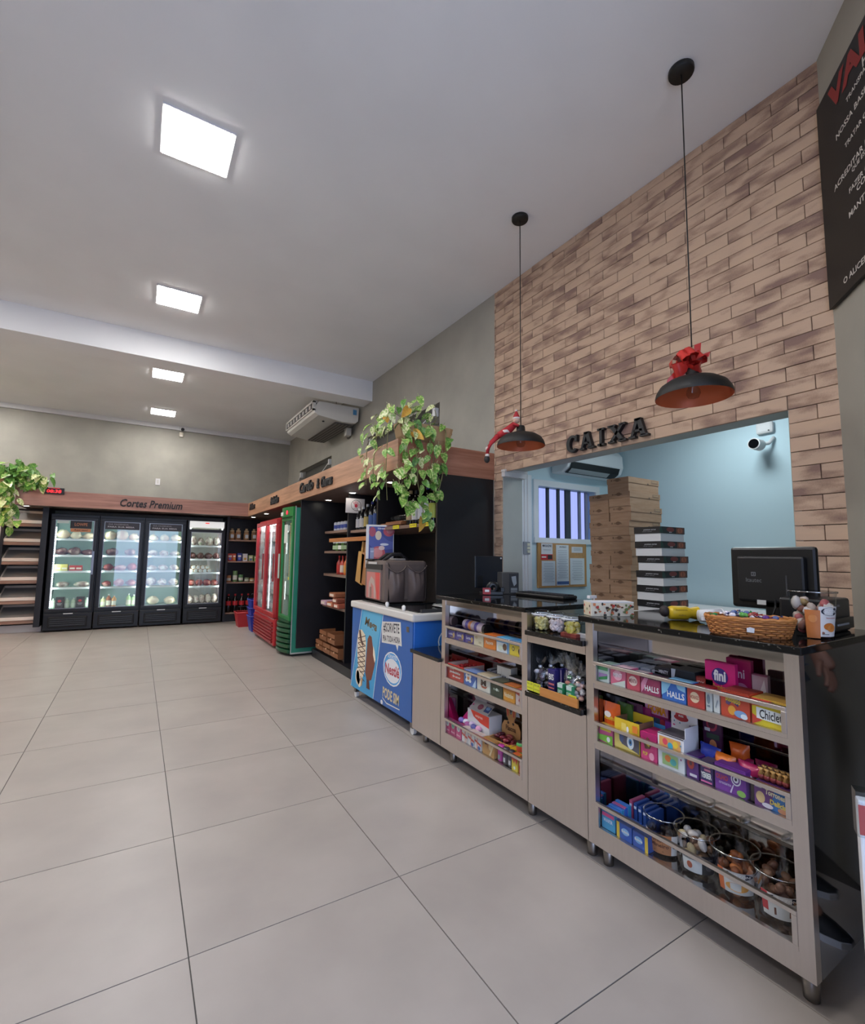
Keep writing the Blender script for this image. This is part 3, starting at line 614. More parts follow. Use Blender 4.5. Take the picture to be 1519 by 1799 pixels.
# goods in the fridges: each pack a thing of its own
MEAT = {'pale': ramp_mat('pale_meat', ['#d9b79a', '#e8d0b4', '#f0e0c6'], 9, 4, .35, rnd=True), 'dark': ramp_mat('dark_meat', ['#3a211f', '#5d3632', '#a88b80'], 8, 4, .3, rnd=True), 'red': ramp_mat('red_meat', ['#6d2a28', '#97403a', '#cfa79c'], 8, 4, .3, rnd=True), 'mix': ramp_mat('mixed_pack', ['#6b5550', '#a59086', '#d8cfc6', '#8b9a78'], 10, 4, .35, rnd=True)}
def lump(name, label, cat, group, w, h, d, mt):
    o = local(name, label, cat, group); r = random.Random(hash((name, round(w * 100), round(h * 100))) % 1000 if False else int(w * 1000 + h * 77))
    mb = MB(); seg, ring = 10, 6; vs = []
    prof = [(math.sin(PI * j / ring), -math.cos(PI * j / ring)) for j in range(ring + 1)]
    mb.ball((0, 0, h / 2), .5, mt, 10, 7, (w, d, h))
    mb.v = [Vector((p.x * (1 + r.uniform(-.16, .16)), p.y * (1 + r.uniform(-.12, .12)), max(0, p.z * (1 + r.uniform(-.1, .08))))) for p in mb.v]
    mb.build('body', o); return o
FW = ['leftmost', 'second', 'third', 'rightmost']
def stock(k, si, kind, n, w, h, gap0=.06, name='meat_pack', cat='meat pack', adj='pale vacuum packed meat'):
    x0, x1, zs = fridges[k]; W = (x1 - x0 - .12); p = None
    for q in range(n):
        lab = '%s, %s from left on the %s shelf of the %s fridge' % (adj, ORD[q], ('lowest', 'second', 'third', 'fourth', 'top')[si], FW[k])
        grp = 'packs in the %s fridge' % FW[k]
        if p is None: p = lump(name, lab, cat, grp, w, h, .2, MEAT[kind]); o = p
        else: o = dup(p, (0, 0, 0), 0, lab)
        o.location = (x0 + .06 + (q + .5) * W / n, FY0 + .24 + rf.uniform(-.03, .05), zs[si] + .001)
        o.rotation_euler = (0, 0, rf.uniform(-.5, .5)); o.scale = (rf.uniform(.85, 1.1), 1, rf.uniform(.8, 1.15))
stock(0, 4, 'pale', 3, .19, .15, adj='pale roast chicken pack'); stock(0, 3, 'dark', 3, .2, .13, adj='dark meat pack'); stock(0, 1, 'mix', 2, .22, .09, adj='low sausage pack')
stock(1, 4, 'pale', 3, .18, .16, adj='pale round meat pack'); stock(1, 3, 'dark', 2, .2, .14, adj='dark meat pack'); stock(1, 2, 'red', 3, .19, .13, adj='dark red meat pack'); stock(1, 1, 'red', 3, .18, .13, adj='red meat pack')
stock(2, 4, 'pale', 3, .18, .12, adj='pale meat pack'); stock(2, 3, 'mix', 3, .18, .13, adj='wrapped meat pack'); stock(2, 2, 'mix', 3, .18, .12, adj='wrapped meat pack'); stock(2, 1, 'mix', 3, .18, .14, adj='green wrapped pack'); stock(2, 0, 'pale', 2, .2, .16, adj='pale wrapped pack')
stock(3, 4, 'mix', 4, .13, .17, adj='greyish frozen pack'); stock(3, 3, 'dark', 4, .13, .12, adj='dark frozen pack'); stock(3, 1, 'red', 4, .14, .12, adj='reddish frozen pack'); stock(3, 0, 'mix', 5, .11, .17, adj='tall frozen pack')
x0, x1, zs = fridges[3]
for q in range(9):
    o = local('sausage_roll', 'round pale sausage roll in the rightmost fridge, %s of the pile' % ORD[q], 'sausage', 'round rolls in the rightmost fridge')
    MB().cyl((0, 0, 0), .038, .2, MEAT['pale'], 12, 'Y').build('body', o); MB().cyl((0, -.002, 0), .03, .003, mat('#c9d0cc', .4), 12, 'Y').build('end_face', o)
    r_, c_ = divmod(q, 5); place(o, (x0 + .11 + (c_ + .5 * r_) * .08, FY0 + .14, zs[2] + .04 + r_ * .068))
x0, x1, zs = fridges[0]
for q, (x, c, t) in enumerate(((.13, '#dcd98c', 'yellow and white carton'), (.22, '#d8c86a', 'yellow carton'), (.33, '#c8433a', 'red and white carton'), (.42, '#b93a34', 'red carton'))):
    o = MB().box(-.045, .045, -.06, .06, 0, .12 - .02 * (q > 1), mat(c, .5)).build('carton'); o.location = (x0 + x, FY0 + .2, zs[2]); tag(o, t + ' on the middle shelf of the leftmost fridge', 'carton'); art(o, fY((0, -.06, .05)), [('r', 0, .0, .07, .03, '#efe9d8')])
for q in range(6):
    if q % 2 == 0: pass
    x = x0 + .10 + q * .094
    if q in (1, 4):
        o = MB().box(-.055, .055, -.08, .08, 0, .19, mat('#1b1d1f', .4)).build('carton'); o.location = (x, FY0 + .2, zs[0]); tag(o, 'black carton with a red mark at the bottom of the leftmost fridge, %s' % ('left one' if q == 1 else 'right one'), 'carton'); art(o, fY((0, -.08, .1)), [('e', 0, .03, .025, .022, '#b8343a'), ('r', 0, -.015, .07, .008, '#b9b9b9'), ('r', 0, -.035, .05, .006, '#b9b9b9')])
    else:
        b = bottle_proto('pale green bottle at the bottom of leftmost fridge, %s from left' % ORD[q // 1 if q < 1 else q - (1 if q < 4 else 2)], 'pale bottles in the leftmost fridge', .17, .036, mat('#b9cdb4', .3), mat('#e6ece4', .4), mat('#d8e4d2', .5), .2); place(b, (x, FY0 + .2, zs[0]))
x0, x1, zs = fridges[1]
for q, (x, c, h, t) in enumerate(((.12, '#c5c08a', .18, 'pale yellow bottle'), (.20, '#8f4b2a', .22, 'brown bottle'), (.28, '#c6873c', .2, 'amber bottle'), (.50, '#a9c48c', .22, 'light green bottle'), (.58, '#9fbf86', .2, 'green bottle with white cap'))):
    b = bottle_proto(t + ' at the bottom of the second fridge', 'bottles in the second fridge', h, .037, mat(c, .3), mat('#d8d8d0', .4), mat('#ddd6c4', .5), .25); place(b, (x0 + x, FY0 + .2, zs[0]))
# red digital clock, wall switch, sensor and camera on the back wall
ck = thing('digital_clock', 'black digital clock with glowing red figures on the fascia', 'clock', (-1.21, 9.79, 2.275))
MB().box(-1.345, -1.08, 9.765, 9.798, 2.27, 2.372, M_BLACK).build('case', ck, bevel=.004)
mb = MB(); put_text(mb, '08:38', fY((-1.212, 9.765, 2.318)), 0, -.004, .19, .052, emit('#ff2a34', 1.3), .001, .02, .1); mb.build('figures', ck)
MB().box(-1.29, -1.14, 9.762, 9.766, 2.362, 2.366, emit('#ff3a44', 1.0)).build('light_bar', ck)
o = thing('wall_plate', 'small white blank plate on the grey back wall', 'plate', (.26, YB, 2.70)); MB().box(.22, .30, YB - .014, YB, 2.68, 2.81, M_WHITE).build('cover', o, bevel=.004); MB().box(.245, .275, YB - .018, YB - .013, 2.71, 2.78, mat('#c9c6c0', .5)).build('insert', o)
o = thing('security_camera', 'small white camera at the ceiling edge of the back wall', 'camera', (.63, YB - .06, 3.86))
MB().box(.58, .68, YB - .10, YB - .05, 3.82, 3.91, M_WHITE).build('housing', o, bevel=.01); MB().cyl((.635, YB - .115, 3.845), .032, .02, M_BLACK, 14, 'Y').build('lens', o)
o = thing('motion_sensor', 'small cream motion sensor under the camera on the back wall', 'sensor', (.62, YB, 3.74)); MB().box(.58, .66, YB - .05, YB, 3.70, 3.80, mat('#d9d0bd', .5)).build('housing', o, bevel=.02); MB().box(.595, .645, YB - .055, YB - .045, 3.705, 3.74, mat('#efe9dc', .4)).build('lens', o)
# ---------------------------------------------------------------- bread trays on the left
tu = thing('tray_rack', 'black rack of sloping bread trays at the left end', 'rack', (-1.8, 10.2, 0))
MB().box(-1.38, -1.30, 10.12, 10.80, .10, FZ0, M_LAM).build('side_panel', tu); MB().box(-1.90, -1.86, 10.20, 10.80, .14, FZ0, M_LAM).build('side_panel', tu); MB().box(-1.86, -1.38, 10.76, 10.80, .14, FZ0, M_LAM).build('back_panel', tu)
MTRAY = mat('#e2d6ca', .5); MTIN = mat('#8d8884', .55)
tz = (1.80, 1.49, 1.17, .86, .53, .21)
for k, z in enumerate(tz):
    o = MB().box(-1.86, -1.385, 10.22, 10.30, z - .055, z - .005, M_SHELFX).build('shelf', tu)
    t = local('bread_tray', 'sloping cream bread tray, %s from the top of the rack' % ORD[k], 'tray', 'sloping bread trays in the left rack')
    w = .45; R_ = Matrix.Rotation(math.radians(26), 4, 'X')
    MB().box(-w / 2, w / 2, 0, .42, 0, .008, MTIN, M=R_).build('bottom', t); MB().box(-w / 2 - .012, w / 2 + .012, -.02, 0, -.002, .052, MTRAY).build('front_lip', t, bevel=.006)
    MB().box(-w / 2 - .01, -w / 2, -.012, .42, 0, .05, MTRAY, M=R_).build('side_lip', t); MB().box(w / 2, w / 2 + .01, -.012, .42, 0, .05, MTRAY, M=R_).build('side_lip', t); MB().box(-w / 2, w / 2, .41, .42, 0, .05, MTRAY, M=R_).build('back_lip', t)
    place(t, (-1.622, 10.235, z))
wt = struct(MB().box(-4.0, -1.92, 10.76, 10.86, 0, 2.07, mat('#8f8a86', .7)).build('wall_tiled'))
te = None
for i in range(5):
    for j in range(5):
        if te is None: te = MB().box(.003, .397, -.008, 0, .003, .397, mat('#cfcac7', .25)).build('wall_tile', wt, loc=(0, 0, 0)); q = te
        else: q = bpy.data.objects.new('wall_tile', te.data); COL.objects.link(q); q.parent = wt
        q.location = (-3.95 + i * .4, 10.76, j * .4)
bs = struct(MB().box(-2.4, -1.3, 10.35, 10.75, 0, .12, mat('#cfcac7', .3)).build('baseboard_back'))
# ---------------------------------------------------------------- black shelves in the back corner
bk = thing('shelf_unit', 'black shelves with wooden boards in the back right corner', 'shelf', (1.5, 10.3, 0))
MB().box(1.49, 1.53, 10.20, 10.80, 0, FZ0, M_LAM).build('side_panel', bk); MB().box(1.53, 2.78, 10.76, 10.80, 0, FZ0, M_LAM).build('back_panel', bk); MB().box(1.53, 2.4, 10.25, 10.76, 0, .13, M_LAM).build('plinth', bk)
for z in (.165, .77, 1.19, 1.62): MB().box(1.53, 2.78, 10.30, 10.76, z - .028, z, M_SHELFX).build('shelf', bk)
for k, (x, c) in enumerate(((1.62, '#b98a60'), (1.74, '#a87a58'), (1.90, '#b48a66'), (2.05, '#9c7a5a'), (2.15, '#7b9aa8'))):
    o = local('jar', 'jar of grain with tied cover on top corner shelf, %s from the left' % ORD[k], 'jar', 'jars on the top corner shelf')
    MB().lathe([(.045, 0), (.055, .02), (.055, .13), (.042, .17)], mat(c, .35, var=.3, scale=40), 12).build('body', o); MB().lathe([(.044, .165), (.05, .19), (.02, .21), (.03, .235)], mat('#c9ad88', .6), 10).build('cover', o); MB().box(-.03, .03, -.058, -.054, .04, .11, mat('#cfd4da', .5)).build('paper_label', o)
    place(o, (x, 10.42, 1.62))
for k, (x, c, w, h) in enumerate(((1.60, '#c2452f', .09, .15), (1.68, '#b8482f', .06, .15), (1.78, '#2f3580', .08, .16), (1.89, '#d2cdd0', .09, .15), (2.00, '#a8b27a', .08, .12), (2.10, '#7d9a58', .07, .11))):
    o = MB().box(-w / 2, w / 2, -.05, .05, 0, h, mat(c, .5)).build('food_box'); o.location = (x, 10.42, 1.19); tag(o, ['red box at the left end of the second corner shelf', 'narrow orange red box on the second corner shelf', 'dark blue box on the second corner shelf', 'white and pink box on the second corner shelf', 'pale green box on the second corner shelf', 'green box beside the cooler on the second corner shelf'][k], 'box', 'boxes on the second corner shelf')
    art(o, fY((0, -.05, h / 2)), [('r', 0, .02, w * .7, h * .25, '#e8d8cc'), ('e', 0, -.03, w * .3, h * .16, '#d8a23c' if k % 2 else '#6a78c8')])
for k, (x, c, h) in enumerate(((1.60, '#c07a4a', .13), (1.72, '#6d8a58', .22), (1.83, '#5f8a5a', .14), (1.95, '#7d8a6a', .08), (2.05, '#b48a4a', .07), (2.15, '#a8865a', .06))):
    o = local('can', ['orange can at the left end of the third corner shelf', 'tall stack of green cans on the third corner shelf', 'green can on the third corner shelf', 'low green tin on the third corner shelf', 'low yellow tin on the third corner shelf', 'low brown tin beside the cooler on the third corner shelf'][k], 'can', 'cans on the third corner shelf')
    MB().lathe([(.043, 0), (.045, .004), (.045, h - .004), (.043, h)], mat(c, .4), 12).build('body', o); MB().lathe([(.0456, h * .2), (.0456, h * .6)], mat('#dcd8c8', .5), 12, caps=False).build('paper_label', o)
    place(o, (x, 10.42, .77))
for k in range(5):
    b = bottle_proto('large dark cola bottle with red label, %s from the left' % ORD[k], 'cola bottles on the lowest corner shelf', .36, .052, mat('#1a0f0d', .12), mat('#a8262a', .4), mat('#c22a30', .4), .3, .38, .62); place(b, (1.62 + k * .125, 10.42, .165))
# ---------------------------------------------------------------- red two door cooler
MR = mat('#b3262b', .3); MRD = mat('#8e1f24', .35); MGN = mat('#1f7a3c', .3); MGD = mat('#0f4a2c', .3); MTEAL = mat('#2f8a72', .45)
rc = thing('drinks_cooler', 'red two door drinks cooler beside the green one', 'cooler', (1.70, 7.1, 0))
Y0, Y1, CX, CXB = 7.06, 8.42, 1.70, 2.42
mb = MB(); mb.box(CX + .05, CXB, Y0, Y0 + .04, .42, 1.88, MR); mb.box(CX + .05, CXB, Y1 - .04, Y1, .42, 1.88, MR); mb.box(CX + .05, CXB, Y0 + .04, Y1 - .04, 1.83, 1.88, MR); mb.box(CXB - .04, CXB, Y0 + .04, Y1 - .04, .42, 1.83, MR); mb.build('body', rc)
mb = MB(); mb.box(CXB - .06, CXB - .045, Y0 + .045, Y1 - .045, .44, 1.82, mat('#d9dcd8', .4)); mb.box(CX + .06, CXB - .06, Y1 - .052, Y1 - .042, .44, 1.82, mat('#d9dcd8', .4)); mb.build('liner', rc)
MB().box(CX + .02, CXB, Y0, Y1, .03, .42, MR).build('base', rc, bevel=.02)
for q in range(7): MB().box(CX - .004, CX + .02, Y0 + .06, Y1 - .06, .07 + q * .045, .095 + q * .045, MRD).build('slat', rc, bevel=.004)
YM = (Y0 + Y1) / 2
for a, b in ((Y0, YM), (YM, Y1)):
    d = MB(); d.box(CX, CX + .05, a, b, .43, .49, MR); d.box(CX, CX + .05, a, b, 1.79, 1.85, MR); d.box(CX, CX + .05, a, a + .05, .49, 1.79, MR); d.box(CX, CX + .05, b - .05, b, .49, 1.79, MR); d = d.build('door', rc, bevel=.006)
    MB().box(CX + .02, CX + .026, a + .05, b - .05, .49, 1.79, M_GLASSR).build('pane', d); MB().box(CX - .03, CX - .012, a + .012, a + .04, .95, 1.35, MRD).build('handle', d, bevel=.005)
MB().box(CX + .08, CX + .095, YM - .02, YM + .02, .5, 1.8, emit('#f4fbff', 1.5)).build('light_strip', rc)
MB().box(CX + .10, CX + .13, Y0 + .06, Y1 - .06, 1.80, 1.82, emit('#f4fbff', 22)).build('light_strip', rc)
for z in (.47, .75, 1.02, 1.29, 1.55): MB().box(CX + .09, CXB - .07, Y0 + .05, Y1 - .05, z - .012, z, mat('#c9ccca', .4)).build('shelf', rc)
bp = None
for s_, z in enumerate((.47, .75, 1.02, 1.29, 1.55)):
    for q in range(11):
        lab = 'silver drink bottle, %s from the near side on the red cooler %s shelf' % (ORD[q], ('lowest', 'second', 'third', 'fourth', 'top')[s_])
        if bp is None: bp = bottle_proto(lab, 'silver drink bottles in the red cooler', .21, .036, mat('#c9d2d6', .25), mat('#b9c0c4' , .4), mat('#eef1f2', .4), .3, .25, .6); o = bp
        else: o = dup(bp, (0, 0, 0), 0, lab)
        o.location = (CX + .125, Y0 + .11 + q * .112, z)
# green cooler with a bulging front
gc = thing('drinks_cooler', 'tall narrow green drinks cooler with bulging louvred base', 'cooler', (1.70, 6.42, 0))
Y0, Y1, CX, CXB = 6.42, 7.0, 1.755, 2.40
mb = MB(); mb.box(CX + .04, CXB, Y0, Y0 + .03, .44, 1.98, MTEAL); mb.box(CX + .04, CXB, Y1 - .03, Y1, .44, 1.98, MTEAL); mb.box(CX + .04, CXB, Y0 + .03, Y1 - .03, 1.95, 1.98, MTEAL); mb.box(CXB - .03, CXB, Y0 + .03, Y1 - .03, .44, 1.95, MTEAL); mb.box(CX + .04, CXB, Y0, Y1, .04, .44, MTEAL); mb.build('body', gc)
mb = MB(); mb.box(CX + .03, CX + .042, Y0 - .004, Y0 + .004, .05, 2.0, mat('#cfd6d2', .3, .6)); mb.box(CX + .03, CXB, Y0 - .004, Y0 + .003, .03, .05, mat('#cfd6d2', .3, .6)); mb.build('trim', gc)
MB().box(CXB - .05, CXB - .035, Y0 + .035, Y1 - .035, .45, 1.95, mat('#c4cdc2', .4)).box(CX + .05, CXB - .05, Y1 - .04, Y1 - .031, .45, 1.95, mat('#c4cdc2', .4)).build('liner', gc)
def bulge(y0, y1, x, amt, z0, z1, mt, n=10):
    mb = MB(); vs = []
    for zz in (z0, z1):
        for i in range(n + 1): vs.append((x - amt * math.sin(PI * i / n), y0 + (y1 - y0) * i / n, zz))
        vs += [(x + .04, y1, zz), (x + .04, y0, zz)]
    m = n + 3
    fs = [(i, i + 1, m + i + 1, m + i) for i in range(m - 1)] + [(m - 1, 0, m, 2 * m - 1), list(range(m))[::-1], list(range(m, 2 * m))]
    mb.add(vs, fs, mt); return mb
for q in range(6): bulge(Y0, Y1, CX, .07, .04 + q * .066, .04 + q * .066 + .05, MGD).build('louvre', gc, bevel=.012)
bulge(Y0, Y1, CX, .03, .435, .46, MGD).build('ledge', gc)
hd = bulge(Y0, Y1, CX, .05, 1.86, 1.99, MGN).build('header', gc)
mb = MB(); mb.cyl((CX - .045, Y0 + .16, 1.915), .03, .006, emit('#ff2a4a', 1.2), 14, 'X'); mb.build('display', hd)
MB().box(CX - .052, CX - .046, Y1 - .26, Y1 - .14, 1.88, 1.93, mat('#d8dcd4', .5)).build('badge', hd)
dr = MB(); dr.box(CX, CX + .04, Y0, Y1, .46, .51, MGN); dr.box(CX, CX + .04, Y0, Y1, 1.81, 1.86, MGN); dr.box(CX, CX + .04, Y0, Y0 + .07, .51, 1.81, MGN); dr.box(CX, CX + .04, Y1 - .05, Y1, .51, 1.81, MGN); dr = dr.build('door', gc, bevel=.008)
MB().box(CX + .016, CX + .022, Y0 + .07, Y1 - .05, .51, 1.81, M_GLASSR).build('pane', dr); MB().box(CX - .035, CX - .015, Y1 - .04, Y1 - .015, 1.0, 1.35, mat('#b9c8bc', .3)).build('handle', dr, bevel=.005)
MB().box(CX + .012, CX + .0155, Y1 - .28, Y1 - .12, 1.50, 1.76, mat('#d5dcd4', .5)).build('notice', dr)
mb = MB()
for q in range(22): mb.box(CX - .001, CX + .0, Y0 + .075, Y0 + .11, 1.05 + q * .033, 1.075 + q * .033, mat('#b8a46a', .5))
mb.build('sticker_strip', dr)
MB().box(CX - .002, CX, Y0 + .08, Y0 + .13, 1.0, 1.04, mat('#e0cf3a', .5)).build('sticker', dr)
MB().box(CX + .06, CX + .075, Y0 + .04, Y0 + .055, .5, 1.8, emit('#f4fff6', 12)).build('light_strip', gc)
for z in (.48, .78, 1.08, 1.38, 1.66): MB().box(CX + .08, CXB - .06, Y0 + .04, Y1 - .04, z - .01, z, mat('#aebcb0', .4)).build('shelf', gc)
for q in range(4):
    b = bottle_proto('dark bottle at the bottom of the green cooler, %s from its near side' % ORD[q], 'bottles in the green cooler', .24, .036, mat('#2a2416', .2), mat('#b8a45a', .4), mat('#6a6a4a', .5)); place(b, (CX + .15, Y0 + .10 + q * .1, .48))
# shopping baskets stacked in the corner
for k in range(4):
    c = mat('#27379c', .4) if k else mat('#b02a30', .4)
    o = local('shopping_basket', ['red shopping basket on the floor by the corner shelves', 'lowest blue shopping basket of the stack', 'middle blue shopping basket of the stack', 'top blue shopping basket of the stack'][k], 'basket', 'shopping baskets in the corner' if k else None)
    mb = MB(); w0, w1, h = .15, .19, .26
    vs = [(-w0, -.12, 0), (w0, -.12, 0), (w0, .12, 0), (-w0, .12, 0), (-w1, -.16, h), (w1, -.16, h), (w1, .16, h), (-w1, .16, h)]
    mb.add(vs, [(3, 2, 1, 0), (0, 1, 5, 4), (1, 2, 6, 5), (2, 3, 7, 6), (3, 0, 4, 7)], c); mb.build('body', o)
    r_ = MB(); r_.tube([(-w1, -.16, h), (w1, -.16, h), (w1, .16, h), (-w1, .16, h), (-w1, -.16, h)], .012, c); r_.build('rim', o)
    MB().tube([(-w1, 0, h), (-w1 * .8, 0, h + .1), (w1 * .8, 0, h + .1), (w1, 0, h)] if k == 3 or k == 0 else [(-w1, -.12, h + .012), (w1, -.12, h + .012)], .008, mat('#20202a', .5)).build('handle', o)
    place(o, (1.80, 9.50, 0) if k == 0 else (1.905, 8.85, .001 + (k - 1) * .14))
# ================================================================ ICE CREAM FREEZER, DELIVERY BAG, POSTER
X0, X1, Y0, Y1 = 1.82, 2.41, 3.20, 4.40
fz = thing('chest_freezer', 'blue ice cream chest freezer with white lid rim and printed front', 'freezer', (X0, Y0, 0))
MBLUE = mat('#2f62ab', .35, var=.03); MBL2 = mat('#2d86c8', .35, var=.1, scale=2)
MB().box(X0, X1, Y0, Y1, .10, .85, mat('#2a6ac0', .35)).build('body', fz, bevel=.01)
MB().box(X0 - .005, X0, Y0 + .005, Y1 - .005, .105, .845, MBLUE).build('front_panel', fz)
rim = MB(); rim.box(X0 - .02, X1 + .02, Y0 - .02, Y1 + .02, .845, .905, mat('#d6d2cc', .4)); rim.build('lid_rim', fz, bevel=.012)
MB().box(X0 + .06, X1 - .04, Y0 + .05, (Y0 + Y1) / 2 + .02, .905, .912, mat('#1c1e20', .1)).build('lid', fz); MB().box(X0 + .06, X1 - .04, (Y0 + Y1) / 2 - .02, Y1 - .05, .912, .919, mat('#1c1e20', .1)).build('lid', fz)
MB().box(X0 + .08, X1 - .05, Y0 + .02, Y0 + .045, .905, .93, M_GREYP).build('lid_rail', fz)
for y in (3.42, 3.72): MB().lathe([(.012, 0), (.016, .02), (.016, .035), (.008, .045)], mat('#eceae6', .3), 10, Matrix.Translation((X0 + .03, y, .905))).build('lid_knob', fz)
for y in (Y0 + .05, Y1 - .05):
    for x in (X0 + .04, X1 - .05):
        MB().cyl((x - .012, y, .03), .03, .024, mat('#d8d8d8', .4), 14, 'X').box(x - .02, x + .02, y - .02, y + .02, .05, .10, M_DULLST).build('caster', fz)
MB().box(X0 - .008, X0, Y0 + .06, Y0 + .10, .76, .80, M_DULLST).build('lock', fz)
F = fX((-.005, .60, .475))   # u runs to -Y, v up, from the middle of the front
art(fz, F, [('p', [(-.37, .37), (.08, .37), (-.085, -.37), (-.59, -.37)], '#3f9fd4'), ('p', [(-.33, .37), (.06, .37), (-.05, -.02), (-.44, .02)], '#5fb2d8'), ('p', [(-.44, .02), (-.05, -.02), (-.08, -.16), (-.50, -.18)], '#4fa8d8'),
 ('p', [(.078, .37), (.087, .37), (-.078, -.37), (-.087, -.37)], '#d8e2ea'), ('p', [(-.37, .37), (-.361, .37), (-.582, -.37), (-.591, -.37)], '#d8e2ea'),
 ('t', 'Mega', -.165, .25, .26, .10, '#6b5a3c', .03, .2, -.12)], 'print')
# the ice cream bars printed on the front
cc = MB(); z = .002
def poly(pts, c, z): cc.add([(x * 1.22 + .02, y + .02, z) for x, y in pts], [list(range(len(pts)))], mat(c, .45), M=F)
poly([(-.20, .10), (-.17, .14), (-.13, .13), (-.11, .06), (-.06, -.06), (-.075, -.12), (-.12, -.24), (-.20, -.27), (-.23, -.2)], '#7a4232', .002)
poly([(-.10, .06), (-.075, .02), (-.055, -.05), (-.07, -.08), (-.10, -.02)], '#efe2cc', .0022)
bar = [(-.36, -.2), (-.385, -.05), (-.385, .10), (-.36, .155), (-.31, .165), (-.25, .13), (-.225, .06), (-.225, -.08), (-.24, -.2), (-.28, -.27), (-.32, -.27)]
poly(bar, '#ead9bd', .0026)
poly([(-.36, .15), (-.335, .16), (-.30, .07), (-.27, .04), (-.275, .02), (-.31, .035), (-.345, .09)], '#5a3226', .0030)
for a in range(8):
    v = .08 - a * .045
    for s_ in (1, -1): poly([(-.375, v), (-.375, v - .008), (-.235, v - s_ * .045 - .008), (-.235, v - s_ * .045)], '#4a2a20', .0031)
poly([(-.30, -.26), (-.27, -.27), (-.285, -.34), (-.31, -.335)], '#c9a070', .0032); poly([(-.20, -.25), (-.16, -.25), (-.14, -.33), (-.20, -.33)], '#5a3226', .0032)
for e in ((-.36, -.25, .045, .075, '#efe2cc'), (-.36, -.25, .03, .055, '#5a3226'), (-.33, -.30, .03, .04, '#efe2cc')): cc.add([((e[0] + e[2] * math.cos(t * PI / 9)) * 1.22 + .02, e[1] + e[3] * math.sin(t * PI / 9), .0034) for t in range(18)], [list(range(18))], mat(e[4], .45), M=F)
cc.v = [p + Vector((X0, Y0, 0)) for p in cc.v]; cc.build('print', fz)
art(fz, F, [('p', [(.06, .31), (.40, .345), (.425, .16), (.37, .16), (.355, .112), (.325, .155), (.065, .135)], '#dcdad6'), ('t', '#SORVETE', .235, .275, .29, .085, '#33313a', .02, 0, .08), ('t', 'PRA TODA HORA', .24, .188, .31, .05, '#33313a', .02, 0, .08),
 ('e', .27, -.045, .165, .135, '#e4e6ea'), ('e', .27, -.045, .152, .124, '#4fa0dc'), ('e', .27, -.06, .136, .095, '#e4e6ea'), ('t', 'SORVETES', .27, .05, .16, .03, '#e4e6ea', .02), ('t', 'Nestlé', .27, -.055, .25, .085, '#b03446', .03)])
art(fz, fX((-.0055, .60, .225)), [('t', 'PODE SIM', .25, -.012, .29, .085, '#d8c79a', .03, .0, -.02), ('p', [(.10, -.065), (.18, -.092), (.41, -.082), (.41, -.074), (.18, -.082), (.10, -.056)], '#dcdad6'), ('e', .09, -.10, .022, .018, '#e8e8e8')])
art(fz, fY((.16, 0, .72)), [('e', .18, -.04, .12, .10, '#d8e2ea'), ('e', .18, -.04, .11, .09, '#2a7ac8'), ('t', 'SORVETES', .18, -.01, .14, .03, '#e4e6ea')])
# delivery bag -------------------------------------------------------------
MBAG = mat('#665853', .42, var=.25, scale=14, bump=.35); MBAG2 = mat('#6a5c55', .7, var=.15, scale=20)
bg = local('delivery_bag', 'brown grey insulated delivery bag with red insert lying on the freezer', 'bag')
w, d, h = .44, .50, .38       # x, y, z
MB().box(0, w, 0, d, 0, h, MBAG2).build('body', bg, bevel=.035)
# two gathered pockets on the near face
for k, cx in enumerate((.115, .325)):
    mb = MB(); n, m = 12, 14; vs = []
    for j in range(m + 1):
        for i in range(n + 1):
            u = 2 * i / n - 1; v = j / m
            bul = (1 - abs(u) ** 2.6) * (.058 * math.sin(PI * min(1, (1.02 - v) * .8 + .1)) + .012)
            fold = .011 * math.sin(i * 2.1 + k) * (1 - abs(u) ** 2) * (v ** 1.8)
            top = h * (.86 - .16 * (1 - u * u))
            vs.append((cx + u * .098, -bul - fold + .012, .01 + v * top))
    mb.add(vs, [(j * (n + 1) + i, j * (n + 1) + i + 1, (j + 1) * (n + 1) + i + 1, (j + 1) * (n + 1) + i) for j in range(m) for i in range(n)], MBAG, True)
    mb.build('pocket', bg)
    pts = [(cx + (2 * i / 12 - 1) * .098, -.012 - .02 * (1 - (2 * i / 12 - 1) ** 2), .01 + h * (.86 - .16 * (1 - (2 * i / 12 - 1) ** 2))) for i in range(13)]
    MB().tube(pts, .006, MBAG2, 6).build('hem', bg)
# window sleeve with the red insert on the room side
MB().box(-.008, .004, .05, .43, .03, .325, mat('#6d5a58', .5)).build('sleeve', bg, bevel=.004)
art(bg, fX((-.008, .24, .17)), [('r', 0, -.01, .34, .27, '#c47a74'), ('p', [(.04, .125), (.15, .115), (.15, -.14), (.10, -.145), (.07, -.05)], '#cf4a44'), ('p', [(-.12, -.14), (-.11, .0), (-.05, .06), (.02, .03), (.07, -.08), (.06, -.14), (.03, -.14), (0.01, -.03), (-.05, .0), (-.08, -.14)], '#b9a39c'), ('r', -.06, -.09, .05, .1, '#8e6a62'), ('r', 0, .115, .34, .03, '#6f6a68')])
MB().box(-.012, -.0005, .04, .44, .295, .345, mat('#2a2625', .6)).build('flap', bg, bevel=.004); MB().box(-.014, -.008, .16, .36, .345, .365, mat('#c9c5c2', .5)).build('tag', bg)
MB().tube([(.03, d * .92, h * .95), (.035, .03, h * .98), (.04, -.012, h * .9), (.04, -.012, .02)], .007, mat('#2a2422', .5), 6).build('zip', bg)
for yy in (.18, .30): MB().tube([(.06, yy, h - .005), (.14, yy - .02, h + .055), (.24, yy + .01, h + .06), (.33, yy, h - .005)], [.014, .017, .017, .014], mat('#232122', .7), 8).build('strap', bg)
